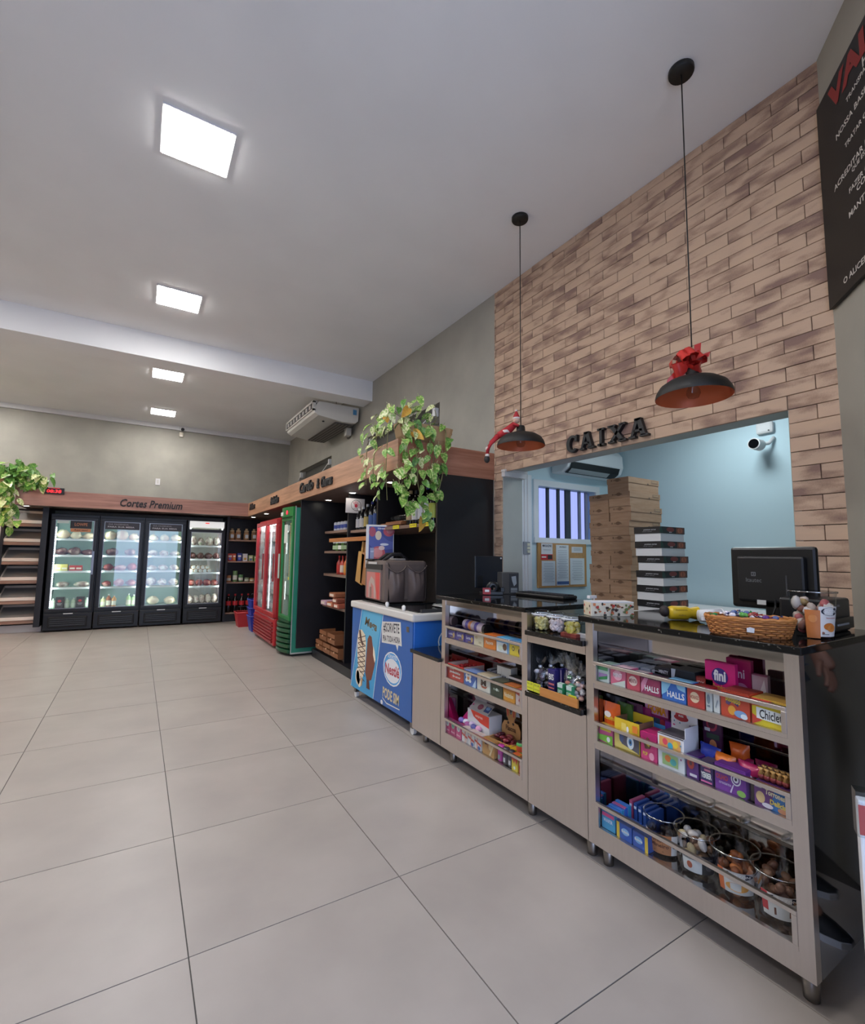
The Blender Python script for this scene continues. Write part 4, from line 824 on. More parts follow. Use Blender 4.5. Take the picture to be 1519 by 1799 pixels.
MB().box(.16, .27, .12, .34, h - .003, h + .02, mat('#8a8583', .7)).build('pad', bg, bevel=.01); MB().box(.0, .14, .30, .48, h - .004, h + .012, mat('#1f1d1e', .7)).build('strap_end', bg, bevel=.006)
MB().tube([(w - .005, .1, .2), (w + .03, .08, .12), (w + .012, .05, .02)], .006, mat('#2a2625', .6), 5).build('cord', bg)
place(bg, (1.885, 3.86, .921), math.radians(-3))
# poster in white frame behind the bag
ps = local('poster', 'blue poster with pink dessert bowls in a white frame behind the bag', 'poster')
MB().box(-.16, .16, 0, .014, -.24, .24, mat('#e2e2e4', .4)).build('frame', ps, bevel=.003)
F = fY((0, 0, 0))
art(ps, F, [('r', .012, 0, .28, .44, '#323a86'), ('p', [(-.128, .22), (.0, .22), (.02, .12), (.10, .06), (.152, .05), (.152, -.03), (-.05, -.05), (-.128, .02)], '#454f9e'), ('e', .10, .17, .065, .06, '#b4404e'), ('e', .11, .18, .04, .038, '#cf7a80'), ('e', -.09, .16, .04, .055, '#a8445a'),
 ('e', -.02, .12, .036, .052, '#dccdb4'), ('e', -.02, -.08, .082, .08, '#c4525a'), ('e', -.03, -.075, .062, .055, '#d98a88'), ('e', .02, -.02, .035, .025, '#e6c8c4'), ('e', .05, .02, .05, .014, '#d9dbe8'), ('e', .11, -.12, .042, .035, '#d5d5dd'), ('t', 'OFERTA', .11, -.12, .06, .014, '#4a4a8a'), ('e', -.03, -.16, .035, .016, '#e0d0d4'), ('t', 'Sobremesas', .03, .20, .12, .02, '#dfe2f2'), ('r', -.09, -.10, .045, .16, '#8f97b8'), ('t', 'AÇAÍ', -.09, -.06, .035, .02, '#eceef8')])
MB().box(-.05, .05, .014, .10, -.245, -.235, M_WHITE).build('foot', ps)
MB().box(-.012, .012, .014, .03, -.575, .15, M_WHITE).build('stem', ps)
place(ps, (2.085, 4.385, 1.44), math.radians(-20)); ps.scale = (.88, 1, .9)
# paper and white bracket beside the freezer
o = thing('folded_papers', 'loose white papers lying on black worktop behind the freezer', 'paper', (2.33, 3.30, .92))
o = bpy.data.objects['folded_papers']
MB().box(2.20, 2.40, 3.25, 3.55, .921, .925, mat('#cfd2d2', .6)).build('sheet', o); MB().box(2.24, 2.38, 3.33, 3.60, .925, .929, mat('#b9bcbc', .6)).build('sheet', o)
o = thing('paper_roll', 'white quilted roll holder with dark strap beside the freezer', 'roll', (2.02, 4.50, .3))
MB().tube([(1.98, 4.62, .25), (1.97, 4.62, .55), (1.99, 4.60, .70), (2.06, 4.55, .78)], [.05, .05, .05, .04], mat('#c9c9c8', .7, var=.1, scale=60), 8).build('body', o); MB().tube([(1.99, 4.56, .10), (1.985, 4.56, .45)], .012, M_GREYP, 6).build('strap', o); MB().box(1.95, 2.05, 4.55, 4.68, .001, .26, M_BLACKM).build('stand', o, bevel=.01)
# ================================================================ TRAILING POTHOS
def leaf_mat(name, a, b_, c_, pos):
    m, n, l, b = newmat(name)
    tc = n.new('ShaderNodeTexCoord'); nz = n.new('ShaderNodeTexNoise'); r = n.new('ShaderNodeValToRGB'); oi = n.new('ShaderNodeObjectInfo'); va = n.new('ShaderNodeVectorMath'); va.operation = 'MULTIPLY_ADD'
    va.inputs[1].default_value = (1, 1, 1); l.new(tc.outputs['Object'], va.inputs[0])
    cb = n.new('ShaderNodeCombineXYZ'); mu = n.new('ShaderNodeMath'); mu.operation = 'MULTIPLY'; mu.inputs[1].default_value = 37
    l.new(oi.outputs['Random'], mu.inputs[0]); l.new(mu.outputs[0], cb.inputs[0]); l.new(mu.outputs[0], cb.inputs[1]); l.new(cb.outputs[0], va.inputs[2])
    nz.inputs['Scale'].default_value = 5.5; nz.inputs['Detail'].default_value = 3; l.new(va.outputs[0], nz.inputs['Vector']); l.new(nz.outputs['Fac'], r.inputs[0])
    el = r.color_ramp.elements; el[0].color = lin(a); el[0].position = pos[0]; el[1].color = lin(c_); el[1].position = pos[2]; e = el.new(pos[1]); e.color = lin(b_)
    l.new(r.outputs[0], b.inputs['Base Color']); b.inputs['Roughness'].default_value = .4
    try: b.inputs['Transmission Weight'].default_value = 0.0
    except KeyError: pass
    return m
ML = [leaf_mat('leaf_green', '#548a31', '#83ae4b', '#ccd08e', (.36, .52, .66)), leaf_mat('leaf_variegated', '#6f9c42', '#bfcb82', '#e6e4b8', (.34, .46, .58)), leaf_mat('leaf_dark', '#3a6a2c', '#5f913c', '#95ad5c', (.3, .55, .75)), leaf_mat('leaf_yellow', '#d49a3c', '#dfae4a', '#b8b04c', (.35, .55, .72))]
def leaf_mesh(mt):
    L, W = 1.0, .74
    out = [(0, 0), (.10, -.12), (.26, -.10), (.40, .08), (.43, .34), (.33, .62), (.14, .88), (0, 1.0)]
    vs = []; fs = []
    mid = [(0, 0), (0, .02), (0, .10), (0, .25), (0, .45), (0, .66), (0, .86), (0, 1.0)]
    def zz(x, y): return -.30 * (y - .2) ** 2 + .25 * abs(x) - .12 * x * x
    for (x, y), (mx, my) in zip(out, mid):
        vs += [(-x * W, y, zz(x, y)), (0, my, zz(0, my) - .02), (x * W, y, zz(x, y))]
    for j in range(len(out) - 1):
        a = 3 * j
        fs += [(a + 1, a + 4, a + 3, a), (a + 2, a + 5, a + 4, a + 1)]
    me = MB().add(vs, fs, mt, True)
    # stalk
    me.tube([(0, 0, 0), (0, -.16, .02), (0, -.34, .10)], .022, mat('#a9b27c', .5), 4)
    return me
leaf_meshes = []
def get_leaf(k, parent, first=[None, None, None, None]):
    if first[k] is None:
        o = leaf_mesh(ML[k]).build('leaf', parent, loc=(0, 0, 0)); first[k] = o.data; return o
    o = bpy.data.objects.new('leaf', first[k]); COL.objects.link(o); o.parent = parent; return o
rp = random.Random(11)
def add_leaf(parent, base, p, size, out, k, r):
    o = get_leaf(k, parent); p = Vector(p) - Vector(base)
    # leaf tip hangs down and outwards; face looks outwards
    tip = (Vector((0, 0, -1)) + Vector(out) * r.uniform(.1, .9) + Vector((r.uniform(-.7, .7), r.uniform(-.7, .7), r.uniform(-.1, .5)))).normalized()
    nrm = (Vector(out) + Vector((r.uniform(-.5, .5), r.uniform(-.5, .5), r.uniform(.0, .9)))).normalized()
    x = tip.cross(nrm).normalized(); z = x.cross(tip)
    m = Matrix((x, tip, z)).transposed().to_4x4() @ Matrix.Diagonal((size, size, size, 1)); m.translation = p
    o.matrix_local = m
base = (2.0, 3.55, FZ1)
pl = thing('hanging_pothos', 'variegated pothos in a beige trough trailing over the near canopy corner', 'plant', base)
MPOT = mat('#b89a72', .6, var=.1)
pot = MB(); pot.add([(1.88, 3.52, FZ1), (2.36, 3.52, FZ1), (2.36, 3.70, FZ1), (1.88, 3.70, FZ1), (1.85, 3.50, FZ1 + .17), (2.39, 3.50, FZ1 + .17), (2.39, 3.72, FZ1 + .17), (1.85, 3.72, FZ1 + .17)], [(3, 2, 1, 0), (0, 1, 5, 4), (1, 2, 6, 5), (2, 3, 7, 6), (3, 0, 4, 7)], MPOT)
pot.build('trough', pl, bevel=.05); MB().box(1.87, 2.37, 3.52, 3.70, FZ1 + .12, FZ1 + .15, mat('#3a2a20', .9, var=.3, scale=40)).build('soil', pl)
MSTEM = mat('#8f8a5a', .6)
vines = []
# (start, list of way points) hanging in front of the fascia and of its end
def vine(pts, n, lo, hi, out, kinds, r=rp, spread=.05):
    st = MB(); st.tube(pts, .0035, MSTEM, 5); st.build('stem', pl)
    P = [Vector(p) for p in pts]; L = [(P[i + 1] - P[i]).length for i in range(len(P) - 1)]; T = sum(L)
    for q in range(n):
        s = T * (q + r.random()) / n; i = 0
        while i < len(L) - 1 and s > L[i]: s -= L[i]; i += 1
        p = P[i].lerp(P[i + 1], min(1, s / max(L[i], 1e-6))) + Vector((r.uniform(-spread, spread), r.uniform(-spread, spread), r.uniform(-spread, spread))) + Vector(out) * .03
        add_leaf(pl, base, p, r.uniform(lo, hi), out, r.choice(kinds), r)
FXo, FYo = (-1, -.35, 0), (-.35, -1, 0)
vine([(1.95, 3.55, 2.50), (1.80, 3.62, 2.62), (1.74, 3.75, 2.52), (1.74, 3.80, 2.30), (1.73, 3.82, 2.10), (1.73, 3.78, 1.92)], 22, .07, .10, FXo, (1, 1, 0))
vine([(1.95, 3.60, 2.48), (1.78, 3.86, 2.50), (1.74, 3.98, 2.36), (1.73, 3.98, 2.12), (1.73, 3.95, 1.98)], 20, .065, .09, FXo, (1, 1, 0))
vine([(1.9, 3.52, 2.5), (1.76, 3.52, 2.56), (1.72, 3.52, 2.34), (1.71, 3.52, 2.05), (1.72, 3.50, 1.80)], 22, .075, .11, FXo, (0, 0, 1, 2))
vine([(2.0, 3.5, 2.5), (1.95, 3.42, 2.45), (1.93, 3.40, 2.2), (1.95, 3.40, 1.95), (2.0, 3.40, 1.75), (2.03, 3.40, 1.60)], 24, .07, .11, FYo, (0, 0, 1, 2))
vine([(2.1, 3.5, 2.5), (2.08, 3.41, 2.44), (2.06, 3.40, 2.2), (2.08, 3.40, 1.98), (2.12, 3.40, 1.84)], 16, .08, .115, FYo, (0, 0, 2, 1))
vine([(2.25, 3.5, 2.5), (2.24, 3.42, 2.42), (2.24, 3.41, 2.2), (2.20, 3.41, 2.05), (2.16, 3.41, 1.88)], 9, .08, .11, FYo, (0, 2))
vine([(1.85, 3.50, 2.5), (1.84, 3.42, 2.40), (1.86, 3.41, 2.1), (1.84, 3.42, 1.86), (1.90, 3.42, 1.72)], 22, .075, .11, FYo, (0, 0, 1, 2))
vine([(1.78, 3.45, 2.1), (1.80, 3.43, 1.9), (1.88, 3.42, 1.78)], 14, .08, .115, FYo, (0, 2, 0, 1))
vine([(1.95, 3.60, 2.50), (2.02, 3.60, 2.62), (2.05, 3.56, 2.62), (1.86, 3.56, 2.64)], 16, .07, .11, (-.6, -.6, .4), (1, 0, 2), spread=.09)
vine([(2.2, 3.6, 2.50), (2.24, 3.58, 2.60), (2.2, 3.55, 2.66)], 7, .07, .10, (-.6, -.6, .4), (1, 0), spread=.06)
for p in ((1.76, 3.62, 2.54), (1.86, 3.42, 2.58), (1.90, 3.40, 2.38), (1.99, 3.39, 1.66)):
    add_leaf(pl, base, p, .12, FYo, 3, rp)
st = MB()
for y, x in ((3.46, 2.26), (3.45, 2.14), (3.45, 1.97)): st.tube([(x, 3.55, 2.5), (x, y, 2.46), (x - .01, y - .01, 2.2), (x - .05, y - .02, 2.0)], .004, MSTEM, 5)
st.build('stem', pl)
# second plant at the left end of the back canopy
base2 = (-1.72, 9.9, FZ1)
p2 = thing('hanging_pothos', 'bushy pothos trailing down at the left end of the back canopy', 'plant', base2)
pot = MB(); pot.add([(-1.95, 9.84, FZ1 - .02), (-1.45, 9.84, FZ1 - .02), (-1.45, 10.05, FZ1 - .02), (-1.95, 10.05, FZ1 - .02), (-1.98, 9.82, FZ1 + .15), (-1.42, 9.82, FZ1 + .15), (-1.42, 10.07, FZ1 + .15), (-1.98, 10.07, FZ1 + .15)], [(3, 2, 1, 0), (0, 1, 5, 4), (1, 2, 6, 5), (2, 3, 7, 6), (3, 0, 4, 7), (4, 5, 6, 7)], MPOT); pot.build('trough', p2)
def puff(c, sx, sz, n, kinds, lo=.12, hi=.19):
    for q in range(n):
        p = (c[0] + rp.gauss(0, sx), c[1] + rp.uniform(-.10, .08), c[2] + rp.gauss(0, sz)); o = (rp.uniform(-.4, .4), -1, rp.uniform(-.1, .6)); add_leaf(p2, base2, p, rp.uniform(lo, hi), o, rp.choice(kinds), rp)
puff((-1.62, 9.80, 2.55), .15, .08, 40, (2, 2, 0)); puff((-1.75, 9.76, 2.62), .10, .08, 14, (2,)); puff((-1.82, 9.72, 2.30), .07, .16, 26, (0, 2, 1)); puff((-1.80, 9.70, 1.95), .09, .13, 44, (0, 1, 0, 2)); puff((-1.45, 9.78, 2.47), .09, .05, 16, (1, 0))
MB().tube([(-1.8, 9.85, 2.45), (-1.79, 9.74, 2.4), (-1.80, 9.72, 2.1), (-1.78, 9.71, 1.85)], .008, MSTEM, 5).tube([(-1.7, 9.85, 2.45), (-1.74, 9.75, 2.3), (-1.70, 9.73, 2.0)], .006, MSTEM, 5).build('stem', p2)
# ================================================================ AIR CONDITIONERS
M_AC = mat('#d8d4cc', .45)
ac = thing('air_conditioner', 'white ceiling hung air conditioner by the beam on the right wall', 'air conditioner', (2.45, 6.75, 3.35))
AX0, AX1, AY0, AY1 = 2.08, 2.80, 6.75, 8.25
prof = [(AX0, 3.50), (AX0 + .02, 3.435), (AX0 + .08, 3.405), (2.52, 3.36), (2.74, 3.365), (2.79, 3.41), (2.80, 3.62), (AX0 + .08, 3.62)]
mb = MB(); n = len(prof)
mb.add([(x, AY0, z) for x, z in prof] + [(x, AY1, z) for x, z in prof], [tuple(range(n)), tuple(range(2 * n - 1, n - 1, -1))] + [((i + 1) % n, i, n + i, n + (i + 1) % n) for i in range(n)], M_AC)
mb.build('body', ac, bevel=.008)
fr = MB(); fr.box(AX0 - .012, AX0 + .05, AY0 - .005, AY1, 3.585, 3.615, M_AC); fr.box(AX0 - .012, AX0 + .03, AY0 - .005, AY1, 3.47, 3.49, M_AC); fr.box(AX0 - .012, AX0 + .03, AY0 - .005, AY0 + .03, 3.47, 3.61, M_AC); fr.box(AX0 - .012, AX0 + .03, AY1 - .03, AY1, 3.47, 3.61, M_AC)
fr.build('outlet_frame', ac); ot = MB().box(AX0 - .004, AX0 + .06, AY0 + .03, AY1 - .03, 3.49, 3.585, mat('#4a4644', .6)).build('outlet', ac)
for q in range(8): MB().box(AX0 - .014, AX0, AY0 + .12 + q * .17, AY0 + .19 + q * .17, 3.51, 3.565, mat('#cfcac4', .5)).build('vane', ot)
ig = MB(); ig.box(2.44, 2.73, AY0 + .06, AY1 - .08, 3.342, 3.36, mat('#5a544e', .7)); ig = ig.build('intake', ac)
for q in range(5): MB().box(2.46 + q * .055, 2.472 + q * .055, AY0 + .07, AY1 - .09, 3.336, 3.344, mat('#8a847c', .6)).build('slat', ig)
lb = MB().box(2.70, 2.76, AY0 - .003, AY0 + .001, 3.50, 3.58, mat('#4f8db8', .5)).build('energy_label', ac)
MB().cyl((2.30, 6.95, 3.372), .018, .012, M_BLACK, 10).build('sensor', ac)
MB().tube([(2.78, 7.0, 3.38), (2.80, 7.05, 3.30), (2.80, 7.2, 3.24)], .02, mat('#6f6a64', .6), 6).build('pipe', ac); MB().box(2.68, 2.76, 6.95, 7.05, 3.22, 3.34, mat('#b8b4ac', .5)).build('bracket', ac)
for y in (6.95, 8.0): MB().tube([(2.5, y, 3.62), (2.5, y, CZ)], .008, M_DULLST, 6).build('hanger', ac)
ac2 = thing('air_conditioner', 'white wall air conditioner above the barred window', 'air conditioner', (3.95, 3.38, 2.2))
XA, XB = 3.50, 4.33
prof = [(3.40, 2.47), (3.22, 2.47), (3.18, 2.42), (3.17, 2.30), (3.20, 2.23), (3.27, 2.19), (3.40, 2.19)]
mb = MB(); n = len(prof)
mb.add([(XA, y, z) for y, z in prof] + [(XB, y, z) for y, z in prof], [tuple(range(n)), tuple(range(2 * n - 1, n - 1, -1))] + [((i + 1) % n, i, n + i, n + (i + 1) % n) for i in range(n)], mat('#e2e8ea', .3)); mb.build('body', ac2, bevel=.012)
sl = MB(); sl.add([(XA + .04, 3.172, 2.285), (XB - .06, 3.172, 2.285), (XB - .06, 3.194, 2.226), (XA + .04, 3.194, 2.226), (XB - .06, 3.262, 2.186), (XA + .04, 3.262, 2.186)], [(3, 2, 1, 0), (5, 4, 2, 3)], M_BLACK); sl = sl.build('outlet', ac2)
MB().add([(XA + .06, 3.190, 2.222), (XB - .2, 3.190, 2.222), (XB - .2, 3.235, 2.186), (XA + .06, 3.235, 2.186)], [(3, 2, 1, 0), (0, 1, 2, 3)], mat('#cfd6d8', .4)).build('flap', ac2)
# ================================================================ PENDANT LAMPS
M_SHB = mat('#1a1815', .55); M_COP = mat('#c4623a', .45, .2)
def pendant(x, y, zr, label):
    t = thing('pendant_lamp', label, 'lamp', (x, y, zr), 'black pendant lamps over the counter')
    T = Matrix.Translation((x, y, zr))
    MB().lathe([(.058, CZ - zr - .028), (.062, CZ - zr - .02), (.062, CZ - zr - .001)], M_SHB, 24, T).build('canopy', t)
    MB().tube([(x, y, zr + .15), (x, y, CZ - .02)], .0035, M_SHB, 6).build('cord', t)
    out = [(.172, 0), (.173, .006), (.168, .028), (.150, .058), (.115, .082), (.070, .096), (.036, .104), (.032, .112), (.030, .145), (.022, .152), (.006, .156)]
    MB().lathe(out, M_SHB, 32, T, caps=False).build('shade', t)
    inn = [(.172, 0), (.166, .026), (.148, .055), (.113, .078), (.068, .091), (.001, .094)]
    MB().lathe(inn, M_COP, 32, T, caps=False).build('shade_lining', t)
    MB().lathe([(.014, .092), (.014, .07), (.020, .055), (.030, .035), (.032, .018), (.024, .000), (.001, -.008)], M_CLEAR, 16, T, caps=False).build('bulb', t)
    MB().cyl((x, y, zr + .055), .006, .03, mat('#c9a070', .3, .6), 8).build('filament', t)
    return t
pendant(2.32, 2.552, 2.150, 'far black pendant lamp with an elf doll, left of the CAIXA sign')
pendant(2.287, 1.269, 2.145, 'near black pendant lamp with a red bow, right of the CAIXA sign')
pendant(-2.8, 8.7, 2.2, 'black pendant lamp with a warm bulb, out to the left of the bread trays')
wl2 = bpy.data.lights.new('warm_bulb', 'POINT'); wl2.energy = 26; wl2.color = (1.0, .55, .22); wl2.shadow_soft_size = .03
wo2 = bpy.data.objects.new('warm_bulb', wl2); COL.objects.link(wo2); wo2.location = (-2.8, 8.7, 2.16)
# red satin bow on the near lamp
MBOW = mat('#c9342c', .28, var=.25, scale=9); bw_ = thing('ribbon_bow', 'red satin ribbon bow tied on the cord of the near pendant lamp', 'bow', (2.287, 1.269, 2.29))
rbn = random.Random(4)
def loop(parent, c, dirv, L, W):
    d = Vector(dirv).normalized(); s = d.cross(Vector((0.5, -.6, .3))).normalized(); u = s.cross(d); vs = []; n = 10
    for i in range(n + 1):
        a = 2 * PI * i / n; p = Vector(c) + d * (L * (1 - math.cos(a)) / 2) + u * (L * .32 * math.sin(a)); w = W * (.35 + .65 * math.sin(a / 2))
        for k in (-1, 0, 1): vs.append(p + s * k * w + u * (.008 * math.sin(3 * a) * abs(k)))
    mb = MB().add(vs, [(3 * i + k, 3 * i + k + 1, 3 * i + k + 4, 3 * i + k + 3) for i in range(n) for k in (0, 1)], MBOW, True); return mb.build('loop', parent)
cc_ = (2.275, 1.285, 2.318)
for dv, L, W in (((-.5, .5, .15), .10, .026), ((-.3, -.4, .5), .095, .026), ((.3, -.5, .3), .10, .028), ((.0, -.5, -.4), .09, .026), ((-.55, .3, -.35), .10, .026), ((.2, .1, .8), .09, .024), ((-.1, .5, .6), .085, .024), ((-.5, -.1, .3), .09, .026)): loop(bw_, cc_, dv, L * .80, W * 1.35)
def tail(parent, pts, w):
    mb = MB(); vs = []
    for i, p in enumerate(pts):
        p = Vector(p); s = Vector((.55, -.6, .25)).normalized()
        vs += [p - s * w, p + s * w]
    mb.add(vs, [(2 * i, 2 * i + 1, 2 * i + 3, 2 * i + 2) for i in range(len(pts) - 1)], MBOW, True); mb.build('tail', parent)
tail(bw_, [cc_, (2.26, 1.32, 2.30), (2.24, 1.35, 2.26), (2.24, 1.36, 2.22)], .02); tail(bw_, [cc_, (2.30, 1.25, 2.37), (2.29, 1.24, 2.41)], .016); tail(bw_, [cc_, (2.30, 1.235, 2.33), (2.31, 1.215, 2.335), (2.315, 1.21, 2.36)], .015); tail(bw_, [cc_, (2.25, 1.31, 2.26), (2.25, 1.33, 2.2)], .022)
# elf doll hugging the far lamp
el_ = thing('elf_doll', 'small red elf doll draped over the far pendant lamp', 'doll', (2.30, 2.60, 2.2))
MEL = mat('#b3242c', .7, var=.15); MEW = mat('#e2d8d0', .7)
mb = MB(); mb.tube([(2.285, 2.575, 2.315), (2.25, 2.62, 2.265), (2.205, 2.665, 2.235)], [.022, .032, .026], MEL, 10); mb.tube([(2.205, 2.665, 2.235), (2.165, 2.70, 2.185), (2.145, 2.715, 2.125), (2.143, 2.718, 2.10)], [.022, .016, .013, .012], MEL, 8); mb.tube([(2.215, 2.66, 2.24), (2.19, 2.70, 2.21), (2.165, 2.73, 2.16)], [.02, .015, .012], MEL, 8); mb.tube([(2.275, 2.59, 2.30), (2.26, 2.56, 2.31), (2.28, 2.53, 2.29)], .01, MEL, 6); mb.build('body', el_)
MB().ball((2.292, 2.568, 2.345), .026, mat('#e0b8a0', .6), 12, 8).build('head', el_)
MB().lathe([(.027, 0), (.022, .02), (.012, .045), (.004, .06)], MEL, 10, Matrix.Translation((2.292, 2.568, 2.352))).build('hat', el_); MB().lathe([(.026, 0), (.029, .006), (.026, .012)], MEW, 12, Matrix.Translation((2.292, 2.568, 2.35)), caps=False).build('hat_band', el_); MB().ball((2.292, 2.568, 2.415), .009, MEW, 8, 6).build('bobble', el_)
for p in ((2.143, 2.718, 2.09), (2.158, 2.735, 2.145)): MB().ball(p, .02, MEW, 10, 6, (.8, .8, .8)).build('cuff', el_)
MB().ball((2.142, 2.720, 2.062), .024, mat('#2a2422', .6), 10, 7, (.9, .9, 1.2)).build('boot', el_); MB().lathe([(.033, 0), (.036, .01), (.034, .02)], MEW, 12, Matrix.Translation((2.245, 2.625, 2.25)), caps=False).build('collar', el_)
# ================================================================ SIGNS
cx_ = thing('wall_lettering', 'black slab letters spelling CAIXA above the cashier opening', 'lettering', (WX, 2.2, 2.16))
def letter(ch, yc, w, h, zb):
    """slab letters, y runs to the right as the reader sees it"""
    polys = []
    if ch == 'I': polys = [[(.36, 0), (.64, 0), (.64, 1), (.36, 1)], [(.12, 0), (.88, 0), (.88, .12), (.12, .12)], [(.12, .88), (.88, .88), (.88, 1), (.12, 1)]]
    if ch == 'A': polys = [[(.06, .06), (.20, .06), (.56, 1), (.36, 1)], [(.66, .06), (.92, .06), (.64, 1), (.40, 1)], [(.24, .30), (.74, .30), (.70, .42), (.28, .42)], [(-.04, 0), (.34, 0), (.34, .11), (-.04, .11)], [(.58, 0), (1.04, 0), (1.04, .11), (.58, .11)], [(.30, .90), (.66, .90), (.66, 1.02), (.30, 1.02)]]
    if ch == 'X': polys = [[(.02, .05), (.22, .05), (.96, .95), (.78, .95)], [(.70, .05), (.98, .05), (.30, .95), (.02, .95)], [(-.06, 0), (.36, 0), (.36, .11), (-.06, .11)], [(.58, 0), (1.06, 0), (1.06, .11), (.58, .11)], [(-.06, .89), (.42, .89), (.42, 1), (-.06, 1)], [(.64, .89), (1.04, .89), (1.04, 1), (.64, 1)]]
    if ch == 'C':
        n = 16; o_ = [(.52 + .5 * math.cos(a), .5 + .52 * math.sin(a)) for a in [math.radians(42 + 276 * i / n) for i in range(n + 1)]]; i_ = [(.56 + .26 * math.cos(a), .5 + .37 * math.sin(a)) for a in [math.radians(50 + 260 * i / n) for i in range(n + 1)]]
        polys = [[o_[k], o_[k + 1], i_[k + 1], i_[k]] for k in range(n)] + [[(.74, .62), (.92, .62), (.94, 1.0), (.82, .98)]]
    mb = MB(); F = fX((WX - .005, yc, zb))
    for q in polys:
        ar = sum(a[0] * b[1] - b[0] * a[1] for a, b in zip(q, q[1:] + q[:1]))
        if ar < 0: q = q[::-1]
        mb.prism([((x - .5) * w, y * h) for x, y in q], .032, MLET, F)
    mb.build('letter', cx_)
for ch, yc, w in (('C', 2.50, .115), ('A', 2.36, .125), ('I', 2.232, .075), ('X', 2.098, .13), ('A', 1.93, .135)): letter(ch, yc, w, .128, 2.158)
# values board on the splayed wall
vb = thing('values_board', 'large black board with white motto text high on the right wall', 'board', tuple(A + D * .6 + UP * 2.57))
def vb_pt(t, z, off): return A + D * t + UP * z - NN * off
mb = MB(); c8 = [vb_pt(t, z, o) for o in (.004, .022) for t, z in ((.02, 2.57), (1.22, 2.57), (1.22, 3.63), (.02, 3.63))]
mb.add(c8, [(0, 1, 2, 3), (7, 6, 5, 4), (0, 4, 5, 1), (1, 5, 6, 2), (2, 6, 7, 3), (3, 7, 4, 0)], mat('#131211', .5)); mb.build('panel', vb)
Fv = frame(vb_pt(.63, 3.10, .0225), tuple(D), (0, 0, 1))
MT = mat('#cfcac4', .6)
tx = MB(); put_text(tx, 'VALORES', Fv, -.06, .44, .86, .125, mat('#8e2a28', .6), .0012, .05); tx.build('heading', vb)
tx = MB()
rows = [(.352, 'HONESTIDADE', .036, 1), (.315, 'TRANSPARÊNCIA E LEALDADE EM TUDO', .023, 0), (.270, 'FAMÍLIA', .036, 1), (.225, 'NOSSA BASE E NOSSO MAIOR INCENTIVO', .023, 0), (.170, 'RESPEITO', .036, 1), (.125, 'TRATAR OS OUTROS COMO GOSTARÍAMOS', .023, 0), (.090, 'DE SER TRATADOS', .023, 0), (.045, 'FÉ', .036, 1), (.004, 'ACREDITAR EM NOSSO TRABALHO E EM DEUS', .023, 0), (-.028, 'QUE ESTÁ AO NOSSO LADO TODOS OS DIAS', .023, 0), (-.068, 'EXCELÊNCIA', .036, 1), (-.104, 'FAZER O MELHOR, COM APRENDIZADO', .023, 0), (-.136, 'CONSTANTE E PERMANENTE', .023, 0), (-.172, 'ORGANIZAÇÃO', .036, 1), (-.207, 'MANTER NOSSO AMBIENTE LIMPO E', .023, 0), (-.240, 'ORGANIZADO, SEM DESPERDÍCIO', .023, 0), (-.285, 'HUMILDADE', .036, 1), (-.355, 'RECONHECER QUE SEMPRE', .023, 0), (-.385, 'PRECISAMOS APRENDER', .023, 0), (-.470, 'O ALICERCE PARA O NOSSO CRESCIMENTO', .023, 0)]
for v, s, h, bold in rows:
    tx = MB(); h *= 1.25; w = min(1.10, h * text_mesh(s, .03 if bold else .005)[2] * (1.0 if bold else 1.15)); put_text(tx, s, Fv, 0, v, w, h, MT, .0012, .03 if bold else .015); tx.build('text_line', vb)
